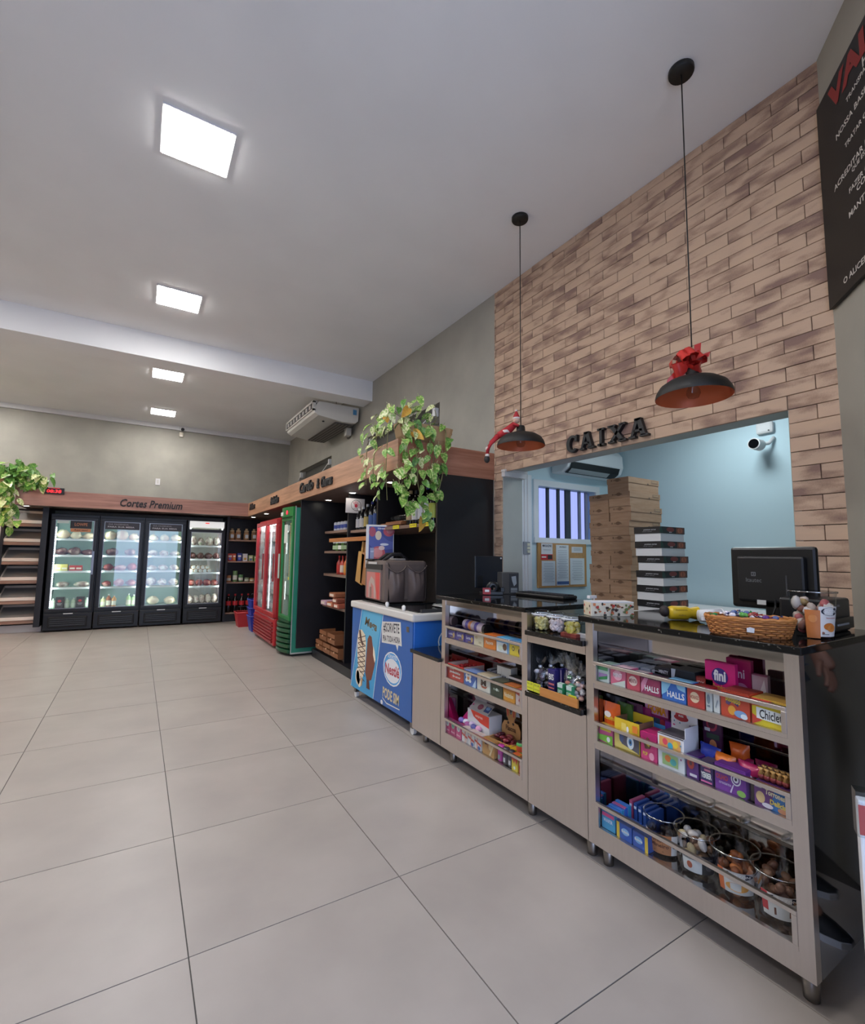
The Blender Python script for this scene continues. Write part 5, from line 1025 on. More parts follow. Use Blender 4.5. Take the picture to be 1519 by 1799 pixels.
# ================================================================ THE STEEL COUNTER
XF = 1.78; XB = 2.00; XE = 2.40
LV = ((.80, .886), (.54, .625), (.178, .282))     # shelf floor and top of its front rail
M_DARKEND = ramp_mat('dark_end_panel', ['#858a96', '#8f94a0'], 3, 4, .05, metal=1.0)
M_LIP = glass('#fafcfc', .035, .02)
def foot(parent, x, y):
    MB().lathe([(.013, 0), (.022, .004), (.022, .02), (.026, .10)], M_DULLST, 16, Matrix.Translation((x, y, 0)), caps=True).build('leg', parent)
def display_unit(name, label, y0, y1, lv, dark_end=False):
    u = thing(name, label, 'counter', (XF, y0, 0))
    p = .042
    MB().box(XF, XF + .035, y0, y0 + p, .10, 1.057, M_STEEL).build('post', u); MB().box(XF, XF + .035, y1 - p, y1, .10, 1.057, M_STEEL).build('post', u)
    a, b = y0 + p, y1 - p
    MB().box(XF + .004, XF + .02, a, b, 1.022, 1.057, M_MIRROR).build('top_band', u)
    MB().box(XF + .02, XB, a, b, 1.045, 1.057, M_MIRROR).build('top_panel', u)
    tops = [1.022] + [l[0] - .032 for l in lv]
    for k, (z, rz) in enumerate(lv):
        MB().box(XF + .006, XB, a, b, z - .012, z, M_MIRROR).build('shelf', u)
        MB().box(XF - .002, XF + .014, a, b, z - .010, z + .004, M_STEEL).build('shelf_edge', u)
        if k < 2: MB().box(XF + .002, XF + .02, a, b, z - .032, z - .012, M_STEEL).build('shelf_edge', u)
        r = MB(); r.box(XF - .004, XF + .012, a, b, rz - .014, rz, M_STEEL); r.box(XF - .003, XF + .010, a, a + .016, z + .004, rz - .014, M_STEEL); r.box(XF - .003, XF + .010, b - .016, b, z + .004, rz - .014, M_STEEL)
        r = r.build('front_rail', u, bevel=.002)
        MB().box(XF + .003, XF + .006, a + .016, b - .016, z + .004, rz - .014, M_LIP).build('pane', r)
        zt = tops[k]
        # mirror polished cheeks and back
        MB().box(XF + .03, XB, b, b + .004, z, zt, M_MIRROR).build('cheek', u); MB().box(XF + .03, XB, a - .004, a, z, zt, M_MIRROR).build('cheek', u)
        bp_ = MB().box(XB, XB + .006, a, b, z, zt, M_MIRROR).build('back_panel', u)
        MB().box(XB - .004, XB, a, b, z + (zt - z) * .52, z + (zt - z) * .55, M_DULLST).build('rib', bp_)
    MB().box(XF, XF + .012, a, b, .10, lv[2][0] - .010, M_STEEL).build('bottom_panel', u)
    MB().box(XF + .012, XE, y0 + .005, y1 - .005, .10, .115, M_DULLST).build('floor_panel', u)
    MB().box(XE - .01, XE, y0, y1, .10, 1.057, M_DULLST).build('rear_panel', u)
    MB().box(XF + .035, XE, y1 - .012, y1, .10, 1.057, M_MIRROR if not dark_end else M_STEEL).build('side_panel', u)
    MB().box(XF + .035, XE, y0, y0 + .012, .10, 1.057, M_MIRROR if not dark_end else M_DARKEND).build('end_panel', u)
    foot(u, XF + .075, y0 + .045); foot(u, XF + .075, y1 - .045); foot(u, XE - .06, y0 + .05); foot(u, XE - .06, y1 - .05)
    return u
U1 = display_unit('display_counter', 'near steel display counter with three shelves of sweets and clear tubs', .690, 1.527, LV, True)
U2 = display_unit('display_counter', 'far steel display counter with three shelves of sweets beside the freezer', 1.915, 2.745, ((.806, .888), (.550, .640), (.198, .292)))
def granite_top(x0, x1, y0, y1, z1, label, t=.026):
    o = MB().box(x0, x1, y0, y1, z1 - t, z1, M_GRANITE).build('worktop', loc=(x0, y0, z1 - t), bevel=.004); return tag(o, label, 'worktop')
granite_top(1.755, 2.45, .672, 1.548, 1.083, 'polished black granite worktop on the near display counter')
granite_top(1.755, 2.45, 1.905, 2.79, 1.083, 'polished black granite worktop on the far display counter')
mu_ = thing('middle_counter', 'low steel counter section between the two display counters', 'counter', (XF, 1.53, 0))
MB().box(XF, XF + .012, 1.53, 1.912, .10, .634, M_STEEL).build('front_panel', mu_); MB().box(XF, XF + .012, 1.53, 1.912, .905, .943, M_STEEL).build('top_band', mu_)
MB().box(XF + .012, XE, 1.53, 1.912, .62, .634, M_DULLST).build('inner_shelf', mu_); MB().box(2.25, 2.26, 1.53, 1.912, .634, .943, M_BLACKM).build('back_panel', mu_); MB().box(XF + .03, XE, 1.53, 1.534, .66, .94, M_BLACKM).build('side_panel', mu_); MB().box(XF + .03, XE, 1.908, 1.912, .66, .94, M_BLACKM).build('side_panel', mu_)
MB().box(XF + .012, XE, 1.53, 1.912, .10, .115, M_DULLST).build('floor_panel', mu_); foot(mu_, XF + .075, 1.57); foot(mu_, XE - .06, 1.72)
granite_top(1.758, 2.40, 1.53, 1.912, .969, 'narrow black granite shelf carrying the sweet tubs'); granite_top(1.752, 2.24, 1.536, 1.906, .66, 'narrow black granite shelf under the sweet bags')
lu = thing('end_counter', 'plain low steel counter panel beside the blue freezer', 'counter', (XF, 2.75, 0))
MB().box(XF, XF + .012, 2.75, 3.13, .10, .638, M_STEEL).build('front_panel', lu); MB().box(XF + .012, XE, 3.118, 3.13, .10, .638, M_DULLST).build('side_panel', lu); MB().box(XF + .012, XE, 2.75, 3.118, .10, .115, M_DULLST).build('floor_panel', lu); foot(lu, XF + .09, 3.08); foot(lu, XE - .06, 2.85)
granite_top(1.757, 2.40, 2.748, 3.14, .664, 'low black granite top beside the blue freezer')
# ================================================================ SWEETS ON THE COUNTER SHELVES
rs = random.Random(21)
def pk(name, label, y0, y1, x, dx, z, h, cols, arts=(), group=None, cat='box', top=None, openbox=None, rz=0.0, tilt=0.0):
    """box of sweets whose printed face looks to the shop; y0 > y1 as seen from left to right"""
    w = abs(y0 - y1) - .004; c = cols if isinstance(cols, str) else cols[0]; c2 = cols if isinstance(cols, str) else cols[1]
    mb = MB(); yc = (y0 + y1) / 2; m1 = mat(c, .42); m2 = mat(c2, .45)
    if openbox is None:
        mb.box(0, dx, -w / 2, w / 2, 0, h, m1)
        mb.box(.004, dx - .004, -w / 2 + .003, w / 2 - .003, h, h + .0015, m2); mb.box(-.0012, 0, -w / 2 + .001, w / 2 - .001, h * .97, h, m2)
    else:
        t = .004
        mb.box(0, t, -w / 2, w / 2, 0, h, m1); mb.box(dx - t, dx, -w / 2, w / 2, 0, h * 1.1, m1); mb.box(t, dx - t, -w / 2, -w / 2 + t, 0, h, m2); mb.box(t, dx - t, w / 2 - t, w / 2, 0, h, m2); mb.box(t, dx - t, -w / 2 + t, w / 2 - t, 0, t, m2)
    o = mb.build(name)
    tag(o, label, cat, group)
    if arts:
        F = fX((-.0012, 0, h / 2)); S = []
        for a in arts:
            a = list(a)
            if a[0] in 're': a[1] *= w; a[2] *= h; a[3] *= w; a[4] *= h
            elif a[0] == 't': a[2] *= w; a[3] *= h; a[4] *= w; a[5] = a[5] * h if a[5] else None
            elif a[0] == 'p': a[1] = [(px * w, py * h) for px, py in a[1]]
            S.append(tuple(a))
        art(o, F, S)
    if openbox:
        q = MB()
        for i in range(14): q.ball((.014 + rs.random() * (dx - .028), (rs.random() - .5) * (w - .03), h * .72 + rs.random() * .012), .012, mat(rs.choice(openbox), .35), 7, 5, (1.3, 1, .8))
        q.build('sweets', o, kind='stuff')
    o.location = (x, yc, z); o.rotation_euler = (0, tilt, rz)
    return o
def bag(name, label, yc, x, z, w, h, t, c, arts=(), group=None, cat='bag', rx=0.0, rz=0.0):
    o = pillow_mb(w, h, t, mat(c, .3, var=.15, scale=25), 8, .003, rs)
    # turn the front from -Y to -X
    o.v = [Vector((p.y, -p.x, p.z)) for p in o.v]
    o = o.build(name); tag(o, label, cat, group)
    if arts:
        F = fX((-t / 2 - .001, 0, h / 2)); art(o, F, [tuple([a[0]] + [a[1] * w, a[2] * h, a[3] * w, a[4] * h, a[5]]) if a[0] in 're' else ('t', a[1], a[2] * w, a[3] * h, a[4] * w, a[5] * h if a[5] else None, a[6]) for a in arts])
    o.location = (x, yc, z); o.rotation_euler = (rx, 0, rz); return o
WT = '#ecebe8'
# --- near unit, top shelf, front row
z = .803
pk('gum_pack', 'white, green and lilac mint packs at the left end of the near top shelf', 1.476, 1.415, 1.797, .08, z, .075, ('#cfd8d2', '#9fb8a4'), [('r', 0, .3, .9, .3, '#57a06a'), ('r', 0, -.15, .8, .25, '#a77fb0'), ('p', [(-.4, -.45), (.4, -.3), (.4, -.12), (-.4, -.3)], '#2f8a4a')])
pk('gum_pack', 'pink gum pack with white swirl on the near top shelf', 1.408, 1.330, 1.797, .09, z, .072, ('#d86a86', '#e8c0c8'), [('e', 0, .1, .3, .3, '#e6a4b4'), ('t', 'MINT', 0, .1, .6, .24, '#f2e6ea'), ('p', [(-.5, -.5), (.5, -.1), (.5, -.5)], '#cdd2c8')])
pk('gum_pack', 'red and white gum pack left of the magenta pack', 1.327, 1.262, 1.797, .09, z, .066, ('#c94a5c', '#d9c6c4'), [('e', 0, .05, .34, .3, '#e0c2b8'), ('t', 'MENTA', 0, .05, .6, .25, '#8a3040')])
pk('mint_pack', 'magenta mint pack with white HALLS lettering', 1.259, 1.172, 1.797, .09, z, .062, ('#a3305c', '#5a2a44'), [('p', [(-.5, .1), (-.3, .5), (-.1, .5), (-.28, -.1), (-.5, -.5)], '#d987a4'), ('t', 'HALLS', .08, -.14, .74, .36, WT)])
pk('mint_pack', 'blue mint pack with white HALLS lettering', 1.168, 1.068, 1.797, .09, z, .070, ('#2f6cc0', '#7fb8dc'), [('p', [(-.5, .5), (-.05, .5), (-.3, -.1), (-.5, -.3)], '#8cc4e2'), ('p', [(.5, .5), (.1, .5), (.2, .2), (.5, .1)], '#8cc4e2'), ('t', 'HALLS', .1, -.16, .72, .34, WT)])
pk('candy_stick', 'red candy roll lying behind the blue mint pack', 1.15, 1.02, 1.90, .03, z, .088, ('#a03a2c', '#7c2c24'), [('t', 'CANDY', 0, .25, .5, .2, '#e0b8a8')])
pk('gum_pack', 'red gum packs with round pale print beside the blue pack', 1.065, .998, 1.797, .09, z, .070, ('#c23a34', '#8c2a26'), [('e', -.05, .0, .28, .28, '#e8c9a8'), ('t', 'MORANGO', -.05, .0, .5, .2, '#a03028')])
pk('gum_pack', 'grey white sachet pair, left sachet', .996, .972, 1.797, .04, z, .070, ('#cfd0cc', '#c0c0bc'), [('e', 0, .1, .3, .25, '#7d8a94'), ('r', 0, -.25, .5, .1, '#7d8a94')]); pk('gum_pack', 'grey white sachet pair with line drawings, right sachet', .970, .946, 1.80, .04, z, .068, ('#dadad6', '#c0c0bc'), [('p', [(-.2, -.2), (.2, .2), (.3, .1), (-.1, -.3)], '#8a949c')])
pk('gum_box', 'orange red gum box with yellow splash lettering Bubbaloo', .943, .846, 1.797, .10, z, .088, ('#cf4a30', '#8a3422'), [('p', [(-.32, .0), (-.25, .35), (.0, .42), (.2, .2), (.12, -.05), (-.1, .1), (-.2, -.05)], '#5a3a6a'), ('t', 'Bubbaloo', -.05, .2, .52, .26, '#e8c23a', .03, .0, -.15), ('e', -.1, -.22, .14, .18, '#e8a23a'), ('e', .2, -.3, .22, .14, '#7fa4d0'), ('e', .32, -.36, .12, .1, '#dfe6ee')])
pk('gum_box', 'yellow and red gum box with black letters Chiclets', .842, .737, 1.797, .10, z, .086, ('#e3c92e', '#a9823a'), [('p', [(-.5, .5), (.1, .5), (-.1, .25), (-.5, .2)], '#cf4a38'), ('p', [(-.5, -.1), (-.2, -.3), (-.5, -.5)], '#c8402e'), ('e', .1, .42, .12, .06, '#5a4a2a'), ('p', [(-.36, .18), (.5, .12), (.5, -.3), (-.36, -.24)], WT), ('t', 'Chiclets', .1, -.05, .74, .34, '#23242c')])
# top shelf, back row
for k in range(4): pk('mint_pack', 'silver grey mint pack lying flat at the back left, %s from the left' % ORD[k], 1.44 - k * .055, 1.39 - k * .055, 1.895, .09, z, .07 + .002 * k, ('#8d939c', '#a9b0b8'), [('r', 0, .3, .8, .1, '#4a4d54')], 'silver mint packs on the near top shelf', 'pack')
pk('mint_pack', 'black mint pack standing left of the black HALLS pack', 1.262, 1.19, 1.895, .09, z + .02, .072, ('#1d1f24', '#2c2f36'), [('t', 'MINTY', .1, .30, .6, .2, '#c9cbd0')])
pk('mint_pack', 'black mint pack with white HALLS lettering', 1.186, 1.085, 1.893, .10, z + .02, .080, ('#1a1d22', '#30343a'), [('p', [(-.5, .5), (-.3, .5), (-.42, -.3), (-.5, -.1)], '#aeb4bc'), ('t', 'HALLS', .05, -.1, .7, .3, '#d9dce2')])
pk('sweet_box', 'bright pink sweet box with white fini lettering', 1.052, .938, 1.90, .02, z + .005, .155, ('#d81f78', '#c01a68'), [('e', .0, .16, .27, .2, '#3a2a7a'), ('t', 'fini', 0, .18, .4, .26, WT, .04), ('t', 'Dentaduras', 0, -.10, .46, .14, '#e8b43a'), ('r', .2, -.4, .5, .03, '#e88ab4')])
pk('sweet_box', 'darker pink sweet box behind the bright one', .995, .905, 1.945, .02, z + .005, .17, ('#b01c60', '#98184f'), [('t', 'fini', 0, .2, .5, .2, '#e6c9d8'), ('e', .1, -.15, .3, .15, '#d88ab0')])
pk('sweet_bag', 'pink and silver sweet bag at the right of the pink boxes', .90, .845, 1.93, .02, z + .005, .13, ('#c0a4ae', '#9a5070'), [('p', [(-.4, -.4), (.3, .4), (.4, .1), (-.1, -.5)], '#dfd6da')], None, 'bag')
# --- near unit, middle shelf
z = .543
bag('sweet_bag', 'orange sweet bag with yellow lettering at left of the near middle shelf', 1.440, 1.845, z, .088, .165, .035, '#e0601e', [('t', 'Azedinho', 0, .12, .6, .12, '#f0d23a'), ('e', -.1, .2, .2, .08, '#f0e6d8'), ('e', .2, -.35, .2, .06, '#6ab83a'), ('r', .05, -.12, .5, .05, '#5a3a8a')])
for k, (c, y, x, h) in enumerate((('#4a6a2a', 1.405, 1.89, .165), ('#5a2a4a', 1.375, 1.915, .17), ('#a02a68', 1.345, 1.93, .16), ('#2f2a30', 1.46, 1.93, .17))):
    bag('sweet_bag', ['green sweet bag behind the orange bag', 'dark purple sweet bag behind the orange bag', 'magenta sweet bag left of the GOMA card', 'black sweet bag in the back left corner of the middle shelf'][k], y, x, z, .08, h, .025, c, [('e', 0, .1, .25, .12, '#8a9a5a')])
pk('sweet_box', 'magenta display card with orange letters GOMA at the back', 1.338, 1.228, 1.935, .012, z, .195, ('#a8286c', '#7a2050'), [('r', 0, .36, 1.0, .28, '#d8a0c0'), ('t', 'GOMA', .02, .34, .8, .2, '#e89a1e', .06), ('e', .25, .06, .14, .1, '#d84a5a'), ('r', -.1, .1, .5, .12, '#4a5a6a'), ('p', [(-.5, -.1), (.3, -.3), (.3, -.42), (-.5, -.3)], '#5a6a78')])
pk('sweet_box', 'open yellow box with eye print at the left of the middle shelf', 1.393, 1.271, 1.797, .10, z, .125, ('#d9b82e', '#7a5a42'), [('e', .05, .22, .05, .1, WT), ('r', -.1, .25, .2, .3, '#e0c860'), ('r', 0, -.18, 1.0, .56, '#5a5560'), ('p', [(-.5, -.46), (-.5, .1), (-.35, .1), (-.2, -.3), (.5, -.44)], '#d9c26a'), ('e', .16, -.16, .14, .22, '#dfe4ea'), ('e', .16, -.16, .07, .11, '#4a8ac0'), ('e', .16, -.16, .03, .05, '#1a2a3a'), ('e', -.2, -.1, .09, .16, '#4a5a86'), ('r', .36, .3, .2, .22, '#d87a2a')], None, 'box', None, ['#3a3a5a', '#4a2a5a', '#2a2a3a'])
pk('gum_pack', 'green and pink pack at the left corner of the middle shelf', 1.475, 1.40, 1.797, .03, z, .074, ('#d0568a', '#c8a03a'), [('r', 0, .3, .8, .25, '#e0c23a'), ('p', [(-.5, -.1), (.5, .0), (.5, -.5), (-.5, -.4)], '#7ab83a'), ('e', .2, -.25, .12, .15, WT)])
pk('sweet_box', 'light blue open display box behind the yellow box', 1.29, 1.18, 1.905, .06, z, .115, ('#4a9ad8', '#3a6ab0'), [('r', .25, -.1, .4, .5, '#6a2a8a')], None, 'box', None, ['#7a2a8a', '#5a2a9a', '#b03a8a'])
pk('sweet_box', 'pink sweet box with brown round print and heart', 1.268, 1.194, 1.797, .09, z, .105, ('#d83a7c', '#b82a6a'), [('r', 0, .40, 1, .2, '#a81a60'), ('p', [(-.3, .1), (-.05, .36), (.25, .2), (.1, -.06), (-.2, -.1)], '#6a4030'), ('p', [(-.2, .1), (.0, .26), (.15, .16), (.05, .0)], '#d8c03a'), ('t', 'POP', -.2, -.28, .3, .14, '#e8d03a'), ('e', .2, -.32, .16, .14, '#f0a0b8')])
pk('sweet_bag', 'purple and magenta bag pile behind the pink box, left one', 1.225, 1.175, 1.90, .03, z, .14, ('#6a2a8a', '#8a2a7a'), [('e', 0, .2, .3, .12, '#3a5ac0'), ('e', 0, -.1, .3, .12, '#d88ac0')], None, 'bag'); pk('sweet_bag', 'purple and magenta bag pile behind the pink box, right one', 1.172, 1.120, 1.93, .03, z, .16, ('#9a2a78', '#7a2068'), [('e', 0, .25, .3, .1, '#d85a9a'), ('e', 0, .0, .3, .1, '#4a2a6a')], None, 'bag')
wb = pk('sweet_box', 'white dotted display box with raised back card and red lips', 1.192, 1.082, 1.797, .10, z, .125, ('#dfe0e2', '#4a474e'), [('r', -.02, .24, .82, .36, '#d8a05a'), ('e', -.2, .28, .1, .1, '#d84a5a'), ('e', .0, .2, .1, .1, '#3aa0b8'), ('e', .2, .28, .1, .1, '#e0c03a'), ('r', -.02, -.24, .6, .34, '#9ab87a'), ('e', -.1, -.2, .12, .1, '#d87a3a'), ('e', .1, -.26, .12, .1, '#4aa0a0'), ('e', .4, -.1, .03, .03, '#8a4a7a'), ('e', .4, .3, .03, .03, '#5a8a9a')])
cd = MB(); cd.box(.094, .10, -.053, .053, .125, .245, mat('#e0e0e4', .45)); cd.box(.01, .098, -.0545, -.052, .125, .165, mat('#e0e0e4', .45)); cd = cd.build('back_card', wb)
art(cd, fX((.0935, 0, .185)), [('e', -.01, -.005, .024, .020, '#c2323c'), ('e', -.01, -.012, .03, .012, '#a82430'), ('t', 'KISS', -.01, -.004, .02, .008, WT)] + [('e', rs.uniform(-.045, .045), rs.uniform(.025, .055) * (1 if q % 2 else -1), .003, .003, rs.choice(['#7a5a9a', '#4a8a9a', '#c84a7a'])) for q in range(14)])
pk('sweet_box', 'purple box with red ring print left of the small dark box', 1.078, 1.030, 1.797, .09, z, .080, ('#5a2a7a', '#3a2050'), [('e', -.1, .15, .3, .26, '#b03a34'), ('e', -.1, .15, .12, .1, '#5a2a3a'), ('r', .1, -.35, .6, .12, '#d8d0dc')])
pk('sweet_box', 'small dark purple box with white lettering', 1.026, .978, 1.797, .09, z, .078, ('#3f2f66', '#4a3a4a'), [('r', 0, .3, .7, .14, '#d07a98'), ('r', .1, .12, .5, .1, '#d07a98'), ('t', 'YERBER', 0, -.12, .84, .26, WT, .04), ('r', 0, -.4, .9, .08, '#d86aa0')])
hc = pk('sweet_box', 'dark purple header card with rings at the back of the middle shelf', 1.085, 1.012, 1.93, .012, z, .20, ('#4a1f44', '#3a1a36'), [('e', .0, .36, .3, .13, '#a8324a'), ('e', .0, .36, .2, .08, '#5a1a30'), ('r', -.25, .25, .3, .06, '#d8d4d8'), ('r', .05, .14, .7, .1, '#3a4a3a'), ('e', .05, -.02, .2, .1, '#d88a5a'), ('e', -.25, -.14, .2, .11, '#bcc8dc'), ('e', -.25, -.14, .15, .08, '#2a1a4a'), ('e', .28, -.12, .16, .08, '#c05a7a')])
pk('sweet_box', 'purple box with large white magnifier eye print', .974, .868, 1.797, .09, z, .088, ('#7c3a9c', '#5a2a78'), [('t', 'Docinhos', -.16, .30, .5, .16, '#b8d84a'), ('t', 'OLHO', -.26, .02, .4, .2, '#c84a5a', .04), ('t', 'crocante', -.16, -.18, .4, .1, '#c8b0dc'), ('e', .2, .12, .16, .24, '#e6e2ec'), ('e', .2, .12, .125, .19, '#6a3a8a'), ('e', .2, .12, .09, .13, '#e6e2ec'), ('e', .2, .12, .04, .06, '#2a1a3a'), ('p', [(.10, -.12), (.14, -.10), (.04, -.45), (.0, -.42)], '#d8c8e4'), ('e', .36, -.34, .14, .12, '#8ab85a')])
pk('sweet_box', 'dark open tray between the purple and the blue boxes', .864, .85, 1.81, .08, z, .07, ('#3a2a30', '#2a2024'))
pk('sweet_box', 'blue and purple box with turtle biscuit print at right end', .846, .740, 1.797, .10, z, .075, ('#3a7ac0', '#4a2a5a'), [('p', [(-.5, .5), (.1, .5), (-.05, -.5), (-.5, -.5)], '#6a3a7a'), ('r', -.38, .36, .2, .16, '#d8d0e0'), ('e', -.32, -.1, .13, .24, '#d8b888'), ('t', 'Torrones', .1, .2, .56, .24, '#e8dcb8', .04, 0, -.08), ('t', 'Delícia', .18, -.16, .46, .22, '#d8c05a', .04, 0, -.08), ('e', .3, -.38, .14, .1, '#c88a6a'), ('e', -.12, -.36, .16, .1, '#e0d8e4')])
for k, (y, x, w, h, c, zz) in enumerate(((1.03, 1.87, .075, .085, '#2a3a98', .03), (.968, 1.86, .075, .075, '#dd7320', .03), (.935, 1.91, .07, .09, '#c85a1e', .05), (.915, 1.90, .06, .07, '#8a1a48', .03), (.88, 1.855, .085, .075, '#b01f58', .03), (.85, 1.90, .07, .08, '#7a1a44', .03))):
    bag('sweet_bag', ['dark blue bag with pink squares on the near middle shelf', 'orange bag lying behind the purple eye box', 'darker orange bag at the back of the middle shelf', 'wine red bag between the orange and magenta bags', 'magenta bag with silver print near the right end', 'dark magenta bag at the back right'][k], y, x, z + zz, w, h, .05, c, [('e', 0, -.1, .25, .2, '#d8d0d4' if k in (1, 4) else '#c86a94')] if k in (1, 4) else ([('r', -.2, -.15, .3, .3, '#d87aa0'), ('r', .2, -.15, .3, .3, '#d87aa0')] if k == 0 else ()), rx=rs.uniform(-.1, .1))
for k in range(10):
    o = MB().ball((0, 0, .011), .011, mat('#b8864a' if k % 2 else '#8a3a3a', .3, .3), 8, 6).lathe([(.009, 0), (.004, .012), (.010, .02)], mat('#c89a5a', .3, .3), 8, Matrix.Translation((0, 0, .018))).build('wrapped_sweet'); o.location = (1.82 + .028 * (k % 2), .832 - .018 * (k // 2), z + .0775); tag(o, 'gold wrapped sweet above the blue turtle box, %s of the %s line' % (ORD[k // 2], 'front' if k % 2 == 0 else 'back'), 'sweet', 'gold wrapped sweets above the blue turtle box')
# --- near unit, bottom shelf
z = .181
for k in range(5): pk('wafer_pack', 'blue and pink wafer pack lying at left of the bottom shelf, %s of the pile' % ORD[k], 1.472 - .004 * k, 1.40 - .004 * k, 1.80 + k * .018, .017, z, .075 + .006 * k, ('#3a6ac0' if k % 2 else '#3f9ac8', '#c85a7a' if k in (0, 3) else '#4a70c8'), [('r', 0, .3, .9, .2, '#d8508a'), ('t', 'WAFER', 0, 0, .7, .2, '#d8e4f2')], 'blue wafer packs at left of the bottom shelf', 'pack')
pk('candy_box', 'blue candy box with yellow ends at left of the bottom shelf', 1.392, 1.318, 1.797, .07, z, .062, ('#2f5ab0', '#3a4a78'), [('r', -.4, 0, .2, 1, '#d8b83a'), ('e', .1, .05, .26, .22, '#8ab4e0'), ('t', 'Bolinha', .1, .05, .5, .16, '#e8e0d0')])
pk('candy_box', 'blue candy box with yellow ends left of the first tub', 1.316, 1.243, 1.797, .07, z, .060, ('#2c54a8', '#3a4a78'), [('r', .4, 0, .2, 1, '#d8b83a'), ('e', -.1, .05, .26, .22, '#7aa8d8'), ('t', 'Bolinha', -.1, .05, .5, .16, '#e8e0d0')])
for k in range(5): pk('wafer_pack', ['pink ended blue wafer pack at top of the rear pile', 'blue wafer pack, second of the rear pile', 'blue wafer pack, third of the rear pile', 'blue wafer pack, fourth of the rear pile', 'lowest blue wafer pack of the rear pile'][k], 1.405 - k * .022, 1.386 - k * .022, 1.90, .09, z, .115 - .004 * k, ('#c85a80' if k == 0 else '#35569c', '#4a6ab4' if k else '#c86a88'), [('r', 0, .35, .8, .1, '#dbe2f0')], 'blue wafer packs standing at the rear', 'pack')
M_RIM = glass('#d8dcde', .45, .15)
M_TUBC = glass('#f4f6f7', .05, .08)
def tub(label, x, y, zb, r1, r0, h, cont, fill, labels, group='clear sweet tubs on the bottom shelf', lid=True, cat='tub', n=26, br=.015):
    o = local('sweet_tub', label, cat, group); T = Matrix.Identity(4)
    MB().lathe([(.001, .001), (r0, .001), (r1, h), (r1 + .004, h), (r1 + .004, h + .006), (r1 - .003, h + .006)], M_TUBC, 24, caps=False).build('bowl', o)
    MB().lathe([(r1 + .001, h + .002), (r1 + .0045, h + .002), (r1 + .0045, h + .0065), (r1 + .001, h + .0065)], M_RIM, 32, caps=False).build('rim', o)
    q = MB(); rr = random.Random(int(y * 1000))
    for i in range(n):
        zz = .012 + rr.random() * (h * fill - .02); R = (r0 + (r1 - r0) * zz / h) - .016; a = rr.random() * 2 * PI; s = R * math.sqrt(rr.random())
        if i < n * .5: s = R
        q.ball((s * math.cos(a), s * math.sin(a), zz), br, mat(rr.choice(cont), .4), 7, 5, (1, 1, rr.uniform(.7, 1.6)), Matrix.Rotation(rr.uniform(0, 3), 4, 'X'))
    q.build('sweets', o, kind='stuff')
    for (a0, a1, z0, z1, c, txt_) in labels:
        lb_ = MB(); za, zb_ = h * z0, h * z1; ra = r0 + (r1 - r0) * z0; rb_ = r0 + (r1 - r0) * z1
        lb_.lathe([(ra + .0012, za), (rb_ + .0012, zb_)], mat(c, .5), 10, None, True, math.radians(a0), math.radians(a1), caps=False)
        lo = lb_.build('paper_label', o)
        if txt_:
            am = math.radians((a0 + a1) / 2); rm = (ra + rb_) / 2 + .002
            Fq = frame((rm * math.cos(am), rm * math.sin(am), (za + zb_) / 2), (-math.sin(am), math.cos(am), 0), (0, 0, 1)); wd_ = abs(a1 - a0) * PI / 180 * rm; hg = zb_ - za; S = []
            for a in txt_:
                a = list(a)
                if a[0] in 're': a[1] *= wd_; a[2] *= hg; a[3] *= wd_; a[4] *= hg
                else: a[2] *= wd_; a[3] *= hg; a[4] *= wd_; a[5] = a[5] * hg if a[5] else None
                S.append(tuple(a))
            tmp = MB(); zz_ = .0008
            for it in S:
                zz_ += .0003
                if it[0] == 'r': tmp.add([(it[1] - it[3] / 2, it[2] - it[4] / 2, zz_), (it[1] + it[3] / 2, it[2] - it[4] / 2, zz_), (it[1] + it[3] / 2, it[2] + it[4] / 2, zz_), (it[1] - it[3] / 2, it[2] + it[4] / 2, zz_)], [(0, 1, 2, 3)], mat(it[5], .4))
                elif it[0] == 'e': tmp.add([(it[1] + it[3] * math.cos(2 * PI * i / 18), it[2] + it[4] * math.sin(2 * PI * i / 18), zz_) for i in range(18)], [list(range(18))], mat(it[5], .4))
                else: put_text(tmp, it[1], Matrix.Identity(4), it[2], it[3], it[4], it[5], mat(it[6], .4), zz_, .02)
            # wrap the print around the wall of the tub
            out = []
            for p in tmp.v:
                an = am + p.x / rm; rad = ra + (rb_ - ra) * ((p.y + hg / 2) / hg) + .0012 + p.z * .8
                out.append(Vector((rad * math.cos(an), rad * math.sin(an), (za + zb_) / 2 + p.y)))
            tmp.v = out; tmp.build('print', lo)
    place(o, (x, y, zb))
    return o
GZ = [('e', .05, .36, .36, .14, '#23253a'), ('t', 'GAZZONI', .05, .36, .6, .12, WT), ('e', 0, -.18, .3, .2, '#d89a4a')]
s_ = MB()
tub('clear tub with tan label and dark lid view, left of the four tubs', 1.885, 1.232, z, .072, .058, .135, ['#4a3a34', '#6a4a38', '#2a2426'], .55, [(150, 235, .06, .62, '#b87a50', [('t', 'Amor', -.05, .2, .6, .2, '#5a2f1e'), ('t', 'Mineiro', .05, -.06, .7, .2, '#5a2f1e'), ('r', 0, -.36, .4, .05, '#8a5a3a')]), (128, 150, .06, .62, '#dcd8d4', [('e', 0, .1, .4, .12, '#2a2a2c')]), (235, 258, .06, .62, '#dcd8d4', [('e', 0, 0, .4, .14, '#2a2a2c')])])
